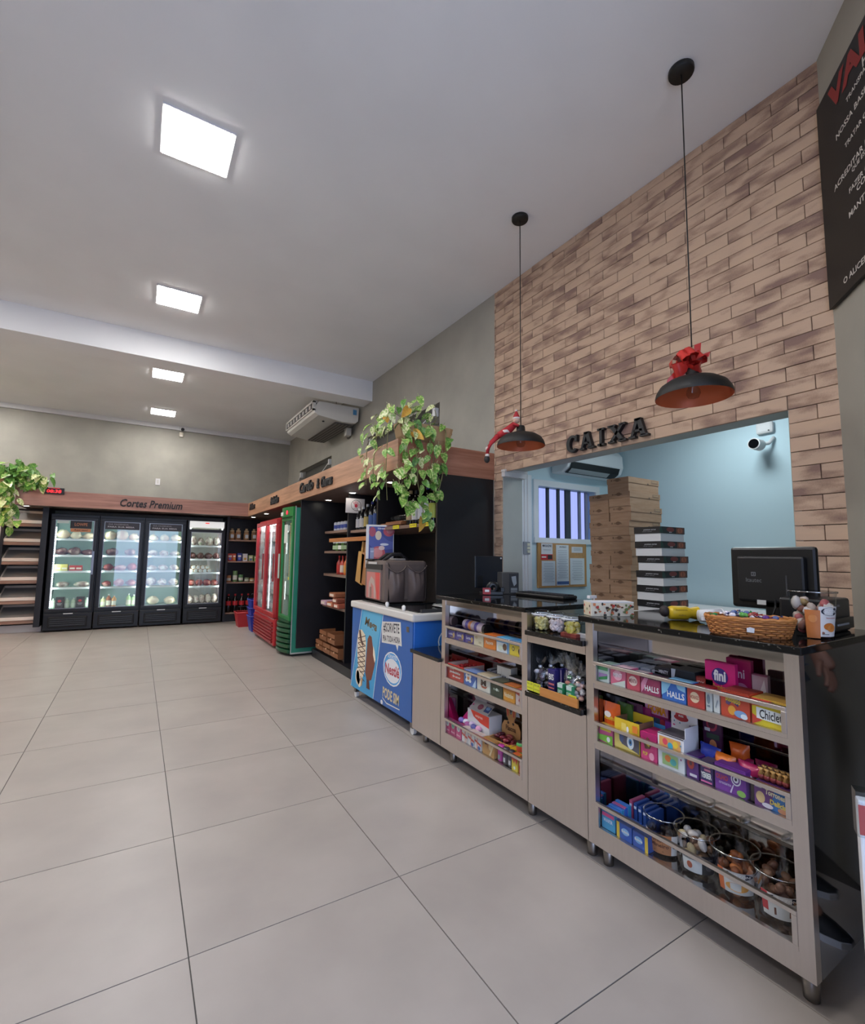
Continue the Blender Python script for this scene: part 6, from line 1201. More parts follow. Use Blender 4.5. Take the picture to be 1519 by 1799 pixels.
tub('clear tub of wrapped bonbons with white and black label', 1.885, 1.097, z, .074, .058, .135, ['#6a4a38', '#8a6a50', '#c8b48a', '#d8d0c8', '#3a2a26'], .92, [(160, 222, .08, .55, '#d5d6d6', [('t', 'Bombom', -.1, .3, .7, .16, '#3a3a3e'), ('e', -.1, -.1, .14, .2, '#a8543a')]), (222, 268, .08, .58, '#222226', [('e', 0, -.1, .26, .2, '#4a4a4e'), ('t', 'CHOC', 0, .3, .5, .1, '#8a8a8e')])], n=40)
tub('clear tub with orange sticks and white label showing orange sweets', 1.885, .961, z, .075, .058, .14, ['#a8623a', '#c87a42', '#8a5a3e'], .72, [(158, 262, .12, .66, '#d6d4d2', [('r', -.42, 0, .16, 1, '#c8642e')] + GZ)], n=36)
tub('clear tub of brown wafers with white and red label at the right end', 1.885, .826, z, .073, .058, .14, ['#6f4c3a', '#86604a', '#9a765e'], .95, [(160, 265, .12, .66, '#d6d4d2', [('r', -.42, .1, .16, .8, '#b8323c'), ('e', .05, .36, .36, .14, '#23253a'), ('t', 'GAZZONI', .05, .36, .6, .12, WT), ('r', 0, -.2, .4, .3, '#7a4a34')])], n=44)
# --- far unit, top shelf
z = .809
for k in range(3): pk('chocolate_bar', 'purple chocolate pack on the far top shelf, %s from the left' % ORD[k], 2.700 - k * .10, 2.604 - k * .10, 1.797, .08, z, .052 + .004 * (k % 2), ('#4a3f8c', '#7a6a50'), [('t', 'Lacta', -.1, .1, .5, .3, '#d8d8ec'), ('e', .3, 0, .12, .3, '#c8a86a'), ('r', .1, -.35, .5, .12, '#8a6a3a')], 'purple chocolate packs', 'pack')
pk('sweet_box', 'cream box on the far top shelf left of the orange box', 2.408, 2.312, 1.797, .08, z, .068, ('#d8cdb0', '#b8a47a'), [('e', -.2, .2, .15, .14, '#c0ae8a'), ('r', .2, -.2, .3, .2, '#b8a88a')])
pk('sweet_box', 'orange box with white lettering on the far top shelf', 2.308, 2.194, 1.797, .08, z, .080, ('#d9791e', '#c8641a'), [('e', 0, .36, .34, .12, '#3a2418'), ('t', 'Paçoca', 0, -.08, .62, .3, '#f0dcc0', .03, .0, .05)])
pk('sweet_box', 'light blue and white box on the far top shelf', 2.190, 2.080, 1.797, .08, z, .080, ('#d9dde0', '#4aa0d0'), [('r', 0, .34, 1, .32, '#58a8d8'), ('t', 'Prestígio', 0, .34, .8, .18, WT), ('e', .2, -.1, .16, .24, '#6a4a34'), ('e', -.15, -.2, .2, .2, '#cfd4c0'), ('r', .46, 0, .08, 1, '#3a8ac8')])
pk('sweet_box', 'yellow box with blue top on the far top shelf', 2.076, 1.965, 1.797, .08, z, .080, ('#dcc23a', '#2f86c8'), [('r', 0, .36, 1, .28, '#2f86c8'), ('e', -.2, -.05, .10, .16, '#4a4434'), ('e', -.2, -.05, .06, .1, '#e0cc5a'), ('e', .28, -.16, .10, .2, '#5a4a2e')])
o = local('snack_can', 'round purple and white snack can lying on the far top shelf', 'can')
MB().cyl((0, -.135, .032), .032, .27, mat('#c9b8c4', .35), 18, 'Y').build('body', o); MB().cyl((0, -.155, .032), .034, .03, M_BLACK, 18, 'Y').build('lid', o)
mb = MB()
for y_, c in ((-.06, '#5a4a9a'), (.02, '#d8905a'), (.06, '#6a5aa8')): mb.cyl((0, y_, .032), .0325, .035, mat(c, .4), 18, 'Y')
mb.build('paper_label', o); place(o, (1.885, 2.50, z + .058), math.radians(-8))
for k in range(3): pk('chocolate_bar', 'stacked purple chocolate under the snack can, %s from the left' % ORD[k], 2.66 - k * .11, 2.56 - k * .11, 1.885, .09, z, .056, ('#5a4f98', '#5a4a78'), (), 'chocolate packs under the snack can', 'pack')
pk('bean_tray', 'low tray of chocolate beans at the right of the far top shelf', 2.29, 1.98, 1.885, .10, z, .062, ('#5a4436', '#4a3a30'), (), None, 'tray', None, ['#5a3a28', '#7a5236', '#8a6a48'])
# --- far unit, middle shelf
z = .553
rb_ = pk('sweet_box', 'red box with white lettering at left of the far middle shelf', 2.698, 2.514, 1.797, .17, z, .092, ('#b9352c', '#c9a89c'), [('t', 'meu', -.2, .24, .24, .16, WT), ('t', 'pedacinho', .0, -.02, .66, .22, WT, .03, .1), ('t', 'de amor', .1, -.26, .5, .16, WT, .02, .1), ('e', .3, .3, .03, .05, '#e8a08a')], None, 'box', None, ['#b92a2c', '#c8383a', '#a02426'])
pk('sweet_box', 'blue box with white flower print on the far middle shelf', 2.508, 2.378, 1.797, .09, z, .085, ('#3f68b4', '#7a90c0'), [('e', -.12, .0, .18, .22, WT), ('e', -.26, .16, .10, .12, WT), ('e', .02, .16, .10, .12, WT), ('e', -.26, -.16, .10, .12, WT), ('e', .02, -.16, .10, .12, WT), ('e', -.12, 0, .10, .12, '#d8905a'), ('p', [(.2, -.5), (.5, .1), (.5, -.5)], '#b8cfe4')])
pk('sweet_box', 'white box with dark M shaped print on the far middle shelf', 2.373, 2.246, 1.797, .09, z, .092, ('#d6d2c6', '#b8a88a'), [('t', 'M', .02, .02, .4, .36, '#3a2420', .04), ('p', [(-.26, -.05), (-.1, -.3), (.2, -.3), (.34, -.1), (.16, -.2), (-.1, -.18)], '#a8543a'), ('e', -.3, .34, .08, .06, '#a8a49a')])
pk('sweet_box', 'dark green box on the far middle shelf', 2.242, 2.134, 1.797, .09, z, .085, ('#2c3a2a', '#4a4a36'), [('t', 'menta', 0, -.05, .5, .16, '#b8c8b4'), ('e', .05, -.05, .08, .1, '#dfe6dc'), ('r', 0, .38, .7, .12, '#a8543a')])
pk('sweet_box', 'orange and yellow box on the far middle shelf', 2.130, 2.030, 1.797, .09, z, .085, ('#d8922c', '#b8642a'), [('r', 0, .3, 1, .3, '#c8782a'), ('t', 'Nozinho', 0, -.12, .8, .3, '#f0dcb0', .04)])
pk('sweet_box', 'narrow red and white box at the right of the far middle shelf', 2.026, 1.962, 1.797, .09, z, .082, ('#d8c4c0', '#c05a4a'), [('p', [(-.5, .5), (.5, .5), (.1, .1), (-.5, .2)], '#b8402e'), ('p', [(.1, .1), (.3, -.4), (-.1, -.2)], '#a8283a')])
wc = pk('sweet_box', 'white display card with two dark circles on the far middle shelf', 2.31, 2.18, 1.90, .05, z + .02, .125, ('#cfcfc8', '#4a3a30'), [('e', .2, -.26, .10, .12, '#3a3034'), ('e', .38, -.30, .08, .12, '#3a3034'), ('r', -.15, .1, .02, .5, '#b8bab0'), ('r', -.15, .1, .4, .02, '#b8bab0')])
pk('sweet_box', 'black box with a white stripe in front of the white card', 2.16, 1.975, 1.865, .05, z + .045, .07, ('#141618', '#1c1e20'), [('r', 0, .38, 1, .18, '#d8d8d6'), ('t', 'GALAK', .0, -.1, .4, .2, '#9aa09a')])
for k in range(5): pk('chocolate_bar', 'silver grey bar in the heap behind the white M box, %s from the left' % ORD[k], 2.40 - k * .045, 2.36 - k * .045, 1.895, .08, z, .10 - .004 * k, ('#4a4a52', '#8a8c94'), (), 'silver grey bars', 'bar', None, None, rs.uniform(-.3, .3))
# --- far unit, bottom shelf
z = .201
tp = local('sweet_pouch', 'bright magenta triangular pouch on the far bottom shelf', 'pouch')
MB().add([(0, .10, 0), (0, -.06, 0), (.06, -.06, 0), (.06, .10, 0), (.035, -.075, .205), (.05, -.075, .205)], [(3, 2, 1, 0), (0, 1, 4), (1, 2, 5, 4), (2, 3, 5), (3, 0, 4, 5)], mat('#d01f78', .35)).build('body', tp); MB().box(.06, .066, -.12, .0, .10, .17, mat('#a87ab0', .5)).build('flap', tp); place(tp, (1.865, 2.62, z))
for k in range(6):
    o = MB().ball((0, 0, .02), .02, mat(['#7a6ab0', '#d8d4e0', '#a05a90', '#c8b4d0', '#5a5a98', '#d89ab8'][k], .3), 9, 6, (1, 1.2, .9)).build('wrapped_sweet'); o.location = (1.845 + .012 * (k % 2), 2.60 - k * .033, z + .075 - .004 * (k % 3)); tag(o, 'lilac and white wrapped sweet below the magenta pouch, %s from the left' % ORD[k], 'sweet', 'lilac wrapped sweets')
for k, (c, c2) in enumerate((('#c83a74', '#dfe4e0'), ('#b83a70', '#8ac0a8'), ('#c84a80', '#dcd8e0'))): pk('gum_pack', 'pink sweet box with round print on the far bottom shelf, %s from left' % ORD[k], 2.715 - k * .062, 2.656 - k * .062, 1.797, .035, z, .082, (c, '#7a3a5a'), [('e', 0, .22, .3, .22, c2), ('e', 0, .22, .16, .12, '#5aa088' if k == 1 else '#b0b8c0'), ('t', 'doce', 0, -.25, .7, .16, '#f0d8e0')], 'pink sweet boxes on the far bottom shelf')
for k in range(3): pk('sweet_box', 'white sweet box with red cross ribbon on the far bottom shelf, %s from the left' % ORD[k], 2.528 - k * .068, 2.463 - k * .068, 1.797, .045, z, .085, ('#d8d4d4', '#c0b0a8'), [('p', [(-.5, .0), (.5, -.2), (.5, -.06), (-.5, .14)], '#c8463a'), ('r', .1 - .1 * k, 0, .12, 1, '#d87a6a'), ('e', .2, -.34, .22, .12, '#4a6aa8' if k else '#d0b8b0')], 'white ribbon boxes on the far bottom shelf')
wr2 = pk('sweet_box', 'white box with wide red band and egg prints on the far bottom shelf', 2.575, 2.350, 1.875, .10, z, .175, ('#dcdad8', '#d0ccc8'), [('p', [(-.35, .5), (.5, .5), (.5, .12), (.1, .18), (-.2, .3)], '#d8442e'), ('t', 'surpresa', .05, .34, .34, .1, '#f0c8b8'), ('e', -.3, -.26, .08, .12, '#8aa8c0'), ('e', -.3, -.3, .06, .05, '#5a6a9a'), ('p', [(-.12, -.42), (.06, -.42), (-.02, -.2)], '#5a5a9a'), ('e', .22, -.4, .06, .08, '#6a8ac0')])
MB().add([(.0, .10, .175), (.0, -.09, .175), (.06, -.09, .225), (.06, .10, .225)], [(0, 1, 2, 3), (3, 2, 1, 0)], mat('#dad6d2', .5)).build('flap', wr2)
art(wr2, frame((.028, 0.0, .201), (0, -1, 0), (.06, 0, .05)), [('e', -.01, .0, .025, .02, '#8a4a5a'), ('r', .06, 0, .05, .04, '#3a4a7a'), ('e', .06, .008, .018, .012, '#7a9ac0')])
kt = local('kraft_display', 'kraft paper tray with rabbit shaped back card full of red sweets', 'display')
MK = mat('#c0905a', .7, var=.08)
MB().box(0, .006, -.095, .095, 0, .055, MK).box(0, .10, .090, .096, 0, .06, MK).box(0, .10, -.096, -.090, 0, .06, MK).box(0, .10, -.09, .09, 0, .005, MK).build('tray', kt)
ear = [(-.07, 0), (.07, 0), (.075, .09), (.055, .125), (.02, .13), (.035, .16), (.04, .215), (.02, .22), (.005, .17), (-.008, .17), (-.018, .225), (-.04, .22), (-.035, .16), (-.018, .13), (-.055, .125), (-.075, .09)]
bc = MB().prism(ear, .005, MK, fX((.10, 0, .02))).build('back_card', kt)
art(bc, fX((.0945, 0, .02)), [('p', [(-.03, .16), (-.018, .16), (-.02, .205), (-.033, .205)], '#c24a3a'), ('p', [(.018, .16), (.028, .16), (.033, .205), (.02, .205)], '#c24a3a'), ('t', 'Páscoa', .0, .09, .08, .03, '#4a2a1a'), ('e', -.02, .12, .008, .008, '#3a2018'), ('e', .02, .12, .008, .008, '#3a2018')])
kq = MB(); rk = random.Random(2)
for i in range(26): kq.ball((.015 + rk.random() * .07, rk.uniform(-.075, .075), .045 + rk.random() * .03), .015, mat(rk.choice(['#7a2430', '#8a2a34', '#5a1a28', '#a8504a']), .3), 7, 5, (1.5, .8, .7), Matrix.Rotation(rk.uniform(0, 3), 4, 'Z'))
kq.build('sweets', kt, kind='stuff'); place(kt, (1.86, 2.235, z + .02), math.radians(6))
pk('sweet_box', 'kraft brown front box with cut-out windows on the far bottom shelf', 2.318, 2.206, 1.797, .04, z, .088, ('#b8884e', '#a0763f'), [('e', -.2, .25, .12, .1, '#4a3020'), ('p', [(-.1, .4), (.0, .4), (-.04, -.1)], '#8a3a2a'), ('e', .2, .1, .14, .2, '#d8b888'), ('p', [(.1, -.4), (.4, .3), (.46, .2), (.2, -.46)], '#d8c09a')])
for k, (c, y) in enumerate((('#c03a98', 2.175), ('#4a4248', 2.130), ('#3c3840', 2.085))):
    o = local('drink_can', ['pink and grey small can on the far bottom shelf', 'dark grey can with white script, left one', 'dark grey can with white script, right one'][k], 'can', None)
    MB().lathe([(.016, 0), (.020, .005), (.020, .078), (.016, .086)], mat(c, .3), 14).build('body', o); MB().lathe([(.0204, .012), (.0204, .036)], mat('#8a9a9a' if k == 0 else '#c8c4c8', .4), 10, None, True, 2.6, 3.6, caps=False).build('print', o); place(o, (1.822, y, z))
pk('sweet_box', 'yellow box with red drip pattern on the far bottom shelf', 2.060, 2.008, 1.797, .04, z, .085, ('#dcc43e', '#c85a2e'), [('p', [(-.5, .5), (.5, .5), (.5, .2), (.3, -.1), (.1, .2), (-.1, -.05), (-.3, .2), (-.5, .1)], '#c0402e'), ('e', 0, -.3, .16, .1, '#d8e0dc')]); pk('sweet_box', 'red and white box at the right end of the far bottom shelf', 2.004, 1.962, 1.797, .04, z, .084, ('#b0442e', '#8a3424'), [('e', 0, .1, .3, .2, '#d8d0d0'), ('r', 0, -.3, .6, .2, '#c87a5a')])
o = local('drink_can', 'green and silver can standing behind the right end of the bottom shelf', 'can'); MB().lathe([(.024, 0), (.030, .006), (.030, .105), (.025, .115)], mat('#4fae5c', .3), 18).build('body', o); MB().lathe([(.0302, .07), (.0302, .10)], mat('#d05a3a', .4), 18, caps=False).lathe([(.0304, .05), (.0304, .062)], mat('#e0d24a', .4), 18, caps=False).build('print', o); MB().cyl((0, 0, .114), .025, .005, M_DULLST, 16).build('lid', o); place(o, (1.885, 2.075, z + .005))
o = pk('sweet_pack', 'yellow pack lying left of the green can', 2.17, 2.09, 1.85, .05, z, .075, ('#d8b42c', '#c8a020'), (), None, 'pack'); o = local('sweet_tub', 'small round white tub at the right corner of the far bottom shelf', 'tub'); MB().lathe([(.022, 0), (.026, .03), (.024, .034)], mat('#d8d4c8', .4), 14).build('bowl', o); MB().cyl((0, 0, .034), .026, .006, mat('#c8a08a', .4), 14).build('lid', o); place(o, (1.87, 1.985, z + .05))
# --- middle section: tubs of coconut sweets, bags, tags
for k, (y, c1) in enumerate(((1.862, ['#e0d38e', '#d8c878', '#e6dcaa']), (1.755, ['#e0d0d0', '#d8c4c6', '#e8dcdc']), (1.655, ['#d8c860', '#c8b84a', '#e0d48a']))):
    tub(['clear lidded tub of pale yellow sweets on the granite shelf', 'clear lidded tub of pale pink sweets on the granite shelf', 'clear lidded tub of bright yellow sweets on the granite shelf'][k], 1.835, y, .969, .048, .040, .072, c1, .95, [], 'lidded tubs on the granite shelf', n=110, br=.0095)
for k in range(3):
    o = local('tub_lid', 'clear domed lid on the tub of %s sweets' % ['pale yellow', 'pale pink', 'bright yellow'][k], 'lid', 'clear lids'); MB().lathe([(.054, 0), (.054, .006), (.044, .014), (.040, .024), (.001, .026)], M_TUBC, 20, caps=False).build('dome', o); MB().lathe([(.050, .0), (.055, .002), (.055, .006), (.050, .008)], mat('#d5d8da', .25), 20, caps=False).build('rim', o); place(o, (1.835, (1.862, 1.755, 1.655)[k], 1.049))
tub('brown tub of sweets behind the pale yellow one', 1.94, 1.875, .969, .042, .036, .075, ['#a8643a', '#b87a50', '#c89a70'], .9, [], 'lidded tubs on the granite shelf')
pk('sweet_bar', 'red and brown wafer lying at the right of the granite shelf', 1.70, 1.60, 1.80, .03, .969, .014, ('#8a3a34', '#a8604a'), (), None, 'bar'); pk('sweet_bar', 'silver white wafer lying at the right of the granite shelf', 1.63, 1.56, 1.83, .03, .969, .016, ('#c8c8cc', '#d8d8dc'), (), None, 'bar')
sn = local('sanitizer_bottle', 'clear pump bottle of sanitizer on the granite shelf', 'bottle')
MB().lathe([(.001, .001), (.034, .001), (.036, .01), (.036, .10), (.028, .12), (.014, .135)], M_TUBC, 18, caps=False).build('body', sn); MB().lathe([(.001, .002), (.032, .004), (.033, .06), (.001, .062)], mat('#5a7a98', .2), 16, caps=False).build('gel', sn)
MB().cyl((0, 0, .135), .017, .022, M_WHITE, 14).build('collar', sn); MB().cyl((0, 0, .155), .005, .03, M_WHITE, 8).box(-.04, .012, -.008, .008, .183, .197, M_WHITE).build('pump', sn); MB().box(-.0375, -.036, -.02, .02, .03, .09, mat('#d5dbe0', .5)).build('paper_label', sn); place(sn, (1.93, 1.60, .969))
M_CELLO = glass('#f2f4f5', .11, .16)
def cello(label, y, x, h, tops, packs, group):
    o = local('sweet_bag', label, 'bag', group)
    mb = pillow_mb(.075, h * .62, .05, M_CELLO, 8, .004, rs); mb.v = [Vector((p.y, -p.x, p.z)) for p in mb.v]; mb.build('body', o)
    t = MB(); rr = rs
    for q in range(15):
        a = rr.uniform(-1.3, 1.3); b = rr.uniform(-.5, .5); L = h * rr.uniform(.28, .45)
        b0 = Vector((0, rr.uniform(-.01, .01), h * .60)); e1 = b0 + Vector((b * .06, -a * .05 - .012, L)); e2 = b0 + Vector((b * .06 + .008, -a * .05 + .012, L * .95)); m1 = b0.lerp(e1, .5) + Vector((rr.uniform(-.012, .012), -.008, 0)); m2 = b0.lerp(e2, .5) + Vector((rr.uniform(-.012, .012), .008, 0))
        t.add([b0, m1, e1, e2, m2], [(0, 1, 4), (1, 2, 3, 4)], M_CELLO)
    t.build('twisted_top', o); MB().lathe([(.009, 0), (.011, .006), (.009, .012)], mat('#c9ccd2', .3, .6), 8, Matrix.Translation((0, 0, h * .59)), caps=False).build('tie', o)
    s = MB()
    for q in range(12): s.ball((rr.uniform(-.012, .012), rr.uniform(-.026, .026), .015 + rr.random() * h * .42), .013, mat(rr.choice(packs), .35), 7, 5, (1, 1.2, .8))
    s.build('sweets', o, kind='stuff')
    place(o, (x, y, .66)); return o
for k, (y, x, h, pcs) in enumerate(((1.88, 1.84, .19, ['#8a8a94', '#5a4a5a', '#c8c4cc']), (1.825, 1.86, .21, ['#8a8088', '#6a5a66', '#d0ccd4']), (1.785, 1.90, .22, ['#5a4a7a', '#3a2a5a']), (1.735, 1.90, .22, ['#3a2a6a', '#d0ccd4']), (1.675, 1.84, .21, ['#c87a6a', '#e0c4b8', '#3a8a5a']), (1.625, 1.84, .19, ['#d0a090', '#c8c0c0', '#a85a6a']), (1.59, 1.88, .16, ['#c0b0b0', '#7a5a5a']))):
    cello('clear tied bag of sweets under the granite shelf, %s from the left' % ORD[k], y, x, h, 0, pcs, 'clear tied sweet bags')
for k in range(4): pk('wafer_box', 'dark blue striped wafer box standing in the tied bags, %s from the left' % ORD[k], 1.822 - k * .024, 1.80 - k * .024 - (.03 if k == 0 else 0), 1.835 + k * .016, .03, .66, .118 + .004 * k, ('#2f2868', '#3a3078'), [('t', 'BIS', 0, .2, .7, .26, WT), ('r', 0, -.1, .8, .08, '#d87a7a'), ('r', 0, -.26, .8, .06, '#d87a7a')] if k == 0 else [('r', .15, 0, .25, .9, '#d8c4dc')], 'dark blue wafer boxes', 'box')
for k, (y, c) in enumerate(((1.705, '#2f8a5a'), (1.648, '#3a9a6a'))): pk('sweet_pack', ['green labelled pack in front of the tied bags, left one', 'green labelled pack in front of the tied bags, right one'][k], y + .02, y - .02, 1.80, .02, .66, .075, (c, '#c8d8cc'), [('r', 0, .36, .9, .24, '#c8d8d0'), ('t', 'coco', 0, 0, .8, .2, '#d8ece0')], 'green labelled packs', 'pack')
for k, (y, w) in enumerate(((1.882, .046), (1.832, .046), (1.60, .046))):
    o = MB().box(1.768, 1.771, y - w / 2, y + w / 2, .664, .708, mat('#d8d838', .5)).build('price_tag', loc=(1.77, y, .66)); tag(o, ['yellow price tag at the left of the sweet bags', 'yellow price tag second from the left of the sweet bags', 'yellow price tag at the right of the sweet bags'][k], 'tag', 'yellow price tags under the sweet bags'); art(o, fX((-.002, 0, .03)), [('t', 'R$ 5,00', 0, .008, .036, .012, '#8a8a2a'), ('r', 0, -.012, .04, .004, '#a8a83a')])
o = MB().box(1.756, 1.766, 1.56, 1.80, .661, .70, wood('#c98a4a', '#b47538', 'Y')).build('wooden_strip', loc=(1.76, 1.68, .661)); tag(o, 'orange wooden strip along the front of the sweet bags', 'strip')
# ================================================================ THINGS ON THE WORKTOPS
GT = 1.083
# patterned box
o = local('patterned_box', 'long cream box with colourful christmas pattern on the near worktop', 'box')
MB().box(0, .205, 0, .085, 0, .062, mat('#d8ccb4', .5)).build('body', o, bevel=.002); MB().box(.0, .205, 0, .085, .062, .066, M_WHITE).build('lid', o)
its = []; ra_ = random.Random(8)
for i in range(46):
    c = ra_.choice(['#b0342a', '#3a3a34', '#6a7a4a', '#8a5a3a', '#c8784a', '#4a2a20', '#d84a3a']); x_ = ra_.uniform(-.095, .095); y_ = ra_.uniform(-.025, .025)
    its.append(('e', x_, y_, ra_.uniform(.004, .009), ra_.uniform(.004, .008), c) if i % 2 else ('r', x_, y_, ra_.uniform(.005, .014), ra_.uniform(.005, .012), c))
art(o, fY((.1025, 0, .031)), its); art(o, fX((0, .0425, .031)), [('e', a * .03, b * .015, .006, .006, c) for a, b, c in ((-1, 1, '#b0342a'), (0, 0, '#6a7a4a'), (1, -1, '#b0342a'), (1, 1, '#4a2a20'), (-1, -1, '#c8784a'))])
place(o, (1.785, 1.497, GT), math.radians(-27))
# yellow packet and white cup
o = local('yellow_packet', 'yellow packet with flared end lying on the near worktop', 'packet')
MB().lathe([(.001, 0), (.026, .002), (.030, .015), (.030, .075), (.022, .09), (.03, .125)], mat('#d8b422', .4), 18, Matrix.Translation((0, 0, .031)) @ Matrix.Rotation(PI / 2, 4, 'Y'), caps=False).build('body', o); MB().add([(.085, -.018, .02), (.085, .018, .02), (.14, .03, .012), (.14, -.03, .012), (.085, -.018, .05), (.085, .018, .05), (.14, .028, .03), (.14, -.028, .03)], [(0, 1, 2, 3), (7, 6, 5, 4), (0, 4, 5, 1), (2, 6, 7, 3), (1, 5, 6, 2), (3, 7, 4, 0)], mat('#d0aa20', .4)).build('flap', o); art(o, frame((.045, -.03, .036), (1, 0, 0), (0, .25, 1)), [('t', 'FARINHA', 0, .010, .05, .006, '#8a6a14'), ('t', 'milho', 0, -.012, .03, .006, '#8a6a14')]); MB().ball((-.012, .012, .036), .028, mat('#2a2224', .6), 12, 8, (.7, 1, .9)).build('cap', o); place(o, (2.01, 1.262, GT), math.radians(-34))
o = local('white_cup', 'white cup lying on its side between yellow packet and basket', 'cup'); MB().lathe([(.001, 0), (.024, .001), (.032, .09), (.030, .09), (.023, .006)], mat('#dcdcde', .4), 20, Matrix.Translation((0, 0, .032)) @ Matrix.Rotation(PI / 2, 4, 'Y'), caps=False).build('body', o); MB().lathe([(.030, .085), (.034, .087), (.034, .092), (.030, .094)], M_WHITE, 20, Matrix.Translation((0, 0, .032)) @ Matrix.Rotation(PI / 2, 4, 'Y'), caps=False).build('rim', o); place(o, (2.02, 1.135, GT), math.radians(-40))
# wicker basket
MWK = mat('#b9783c', .6, var=.3, scale=60); MWK2 = mat('#9a5f2e', .6, var=.3, scale=60)
bk_ = local('wicker_basket', 'oval wicker basket of sweets near the corner of the near worktop', 'basket')
wv = MB(); NS = 84
def oval(a, u): return (math.copysign(abs(math.cos(a)) ** .75, math.cos(a)) * (.132 + .018 * u), math.copysign(abs(math.sin(a)) ** .75, math.sin(a)) * (.062 + .016 * u))
for k in range(8):
    pts = []
    for i in range(NS + 1):
        a = 2 * PI * i / NS; ph = (1 if (i // 2 + k) % 2 else -1); x_, y_ = oval(a, k / 7); n_ = math.hypot(x_, y_); f_ = 1 + ph * .0028 / n_
        pts.append((x_ * f_, y_ * f_, .006 + k * .0078))
    wv.tube(pts, .0044, MWK if k % 2 else MWK2, 5)
wv.build('weave', bk_, kind='stuff')
st = MB()
for i in range(42):
    a = 2 * PI * (i + .25) / 42; x0_, y0_ = oval(a, 0); x1_, y1_ = oval(a, 1); st.tube([(x0_, y0_, .002), (x1_, y1_, .066)], .0026, MWK2, 4)
st.build('stakes', bk_, kind='stuff')
pts = [(*oval(2 * PI * i / 60, 1.1), .068 + .002 * math.sin(i * 2.1)) for i in range(61)]; MB().tube(pts, .0065, MWK, 6).build('rim', bk_); MB().prism([oval(2 * PI * i / 40, 0) for i in range(40)], .006, MWK2).build('base', bk_); MB().box(-.166, -.150, -.008, .010, .045, .063, M_WHITE).build('paper_tag', bk_)
lb2 = MB().add([(-.012, -.080, .022), (.012, -.080, .020), (.014, -.081, .036), (0, -.082, .040), (-.012, -.081, .036)], [(0, 1, 2, 3, 4)], M_WHITE).build('paper_tag', bk_)
place(bk_, (1.862, .868, GT), math.radians(-62)); bk_.scale = (.88, .88, .95)
rc_ = random.Random(5); sw = {}
for k in range(30):
    c, cn_ = rc_.choice([('#2f8a4a', 'green'), ('#c8c8d0', 'silver'), ('#6a3a8a', 'purple'), ('#b02a30', 'red'), ('#7ac05a', 'light green'), ('#e8e0e8', 'white'), ('#a85a4a', 'brown'), ('#5a6a9a', 'grey blue')])
    if c not in sw:
        m_ = MB(); m_.ball((0, 0, .009), .009, mat(c, .25), 8, 6, (1.3, 1, 1)); m_.add([(.010, 0, .009), (.022, -.008, .014), (.024, .0, .007), (.022, .008, .012), (-.010, 0, .009), (-.022, -.008, .012), (-.024, 0, .006), (-.022, .008, .014)], [(0, 1, 2), (0, 2, 3), (4, 6, 5), (4, 7, 6)], mat(c, .25)); o = m_.build('wrapped_sweet'); sw[c] = o
    else: o = sw[c].copy(); COL.objects.link(o)
    a = rc_.random() * 2 * PI; r_ = math.sqrt(rc_.random()); lx = -.02 + .115 * r_ * math.cos(a); ly = .052 * r_ * math.sin(a); cr, sr = math.cos(math.radians(-64)), math.sin(math.radians(-64))
    o.location = (1.862 + .88 * (lx * cr - ly * sr), .868 + .88 * (lx * sr + ly * cr), GT + .048 + .02 * rc_.random()); o.rotation_euler = (rc_.uniform(-.5, .5), rc_.uniform(-.5, .5), rc_.uniform(0, 6)); tag(o, cn_ + ' twist wrapped sweet heaped in the wicker basket', 'sweet', cn_ + ' sweets in the basket')
bl = MB().lathe([(.001, .030), (.10, .034), (.115, .044)], mat('#8a5a34', .7), 20, Matrix.Diagonal((1, .5, 1, 1)), caps=False).build('liner', bk_, loc=(0, 0, 0))
# clear tub of sweets at the corner
tub('clear tapered tub of wrapped sweets with orange label at the worktop corner', 2.045, .742, GT, .068, .052, .155, ['#c8b4a4', '#d8ccc0', '#8a5a48', '#e0d8d4', '#a88a5a', '#b05a5a'], .84, [(178, 218, .02, .64, '#c4743a', [('e', 0, .2, .3, .14, '#d0864a')]), (214, 282, .06, .72, '#dedbd8', [('e', .0, .34, .42, .14, '#1f2130'), ('t', 'GAZZONI', .0, .34, .66, .11, WT), ('t', 'Paçoca de Amor', .05, .12, .5, .05, '#c05a5a'), ('e', -.05, -.16, .26, .12, '#d07a34'), ('e', .08, -.22, .24, .12, '#d88a44'), ('r', -.2, -.42, .3, .03, '#8a8a8a')])], None, n=60)
o = local('tub_sticker', '', 'sticker') if False else None
# monitor with its back to the shop
mo = local('monitor', 'black computer monitor seen from behind on the near worktop', 'monitor')
MB().box(0, .03, -.165, .165, .055, .325, M_BLACK).build('shell', mo, bevel=.012); MB().box(-.022, .002, -.13, .13, .085, .285, mat('#101012', .45)).build('rear_bulge', mo, bevel=.01); MB().box(.03, .032, -.155, .155, .07, .31, mat('#06080a', .1)).build('screen', mo)
art(mo, fX((-.022, 0, .18)), [('t', 'Itautec', -.06, .0, .062, .018, '#6f7074', .0), ('r', -.06, .026, .018, .018, '#6f7074'), ('r', -.06, .026, .012, .012, '#101012'), ('t', '3', -.06, .026, .007, .010, '#6f7074'), ('r', .065, -.03, .006, .11, '#3a3a3e')])
MB().box(-.0235, -.0215, .015, .05, .075, .095, mat('#c8c8c4', .5)).build('sticker', mo); MB().box(.0, .05, -.03, .03, .012, .10, M_BLACK).build('neck', mo, bevel=.006); MB().lathe([(.001, 0), (.095, 0), (.10, .006), (.09, .014), (.001, .016)], M_BLACK, 24, Matrix.Translation((.03, 0, 0)) @ Matrix.Diagonal((.8, 1, 1, 1)), caps=False).build('stand', mo)
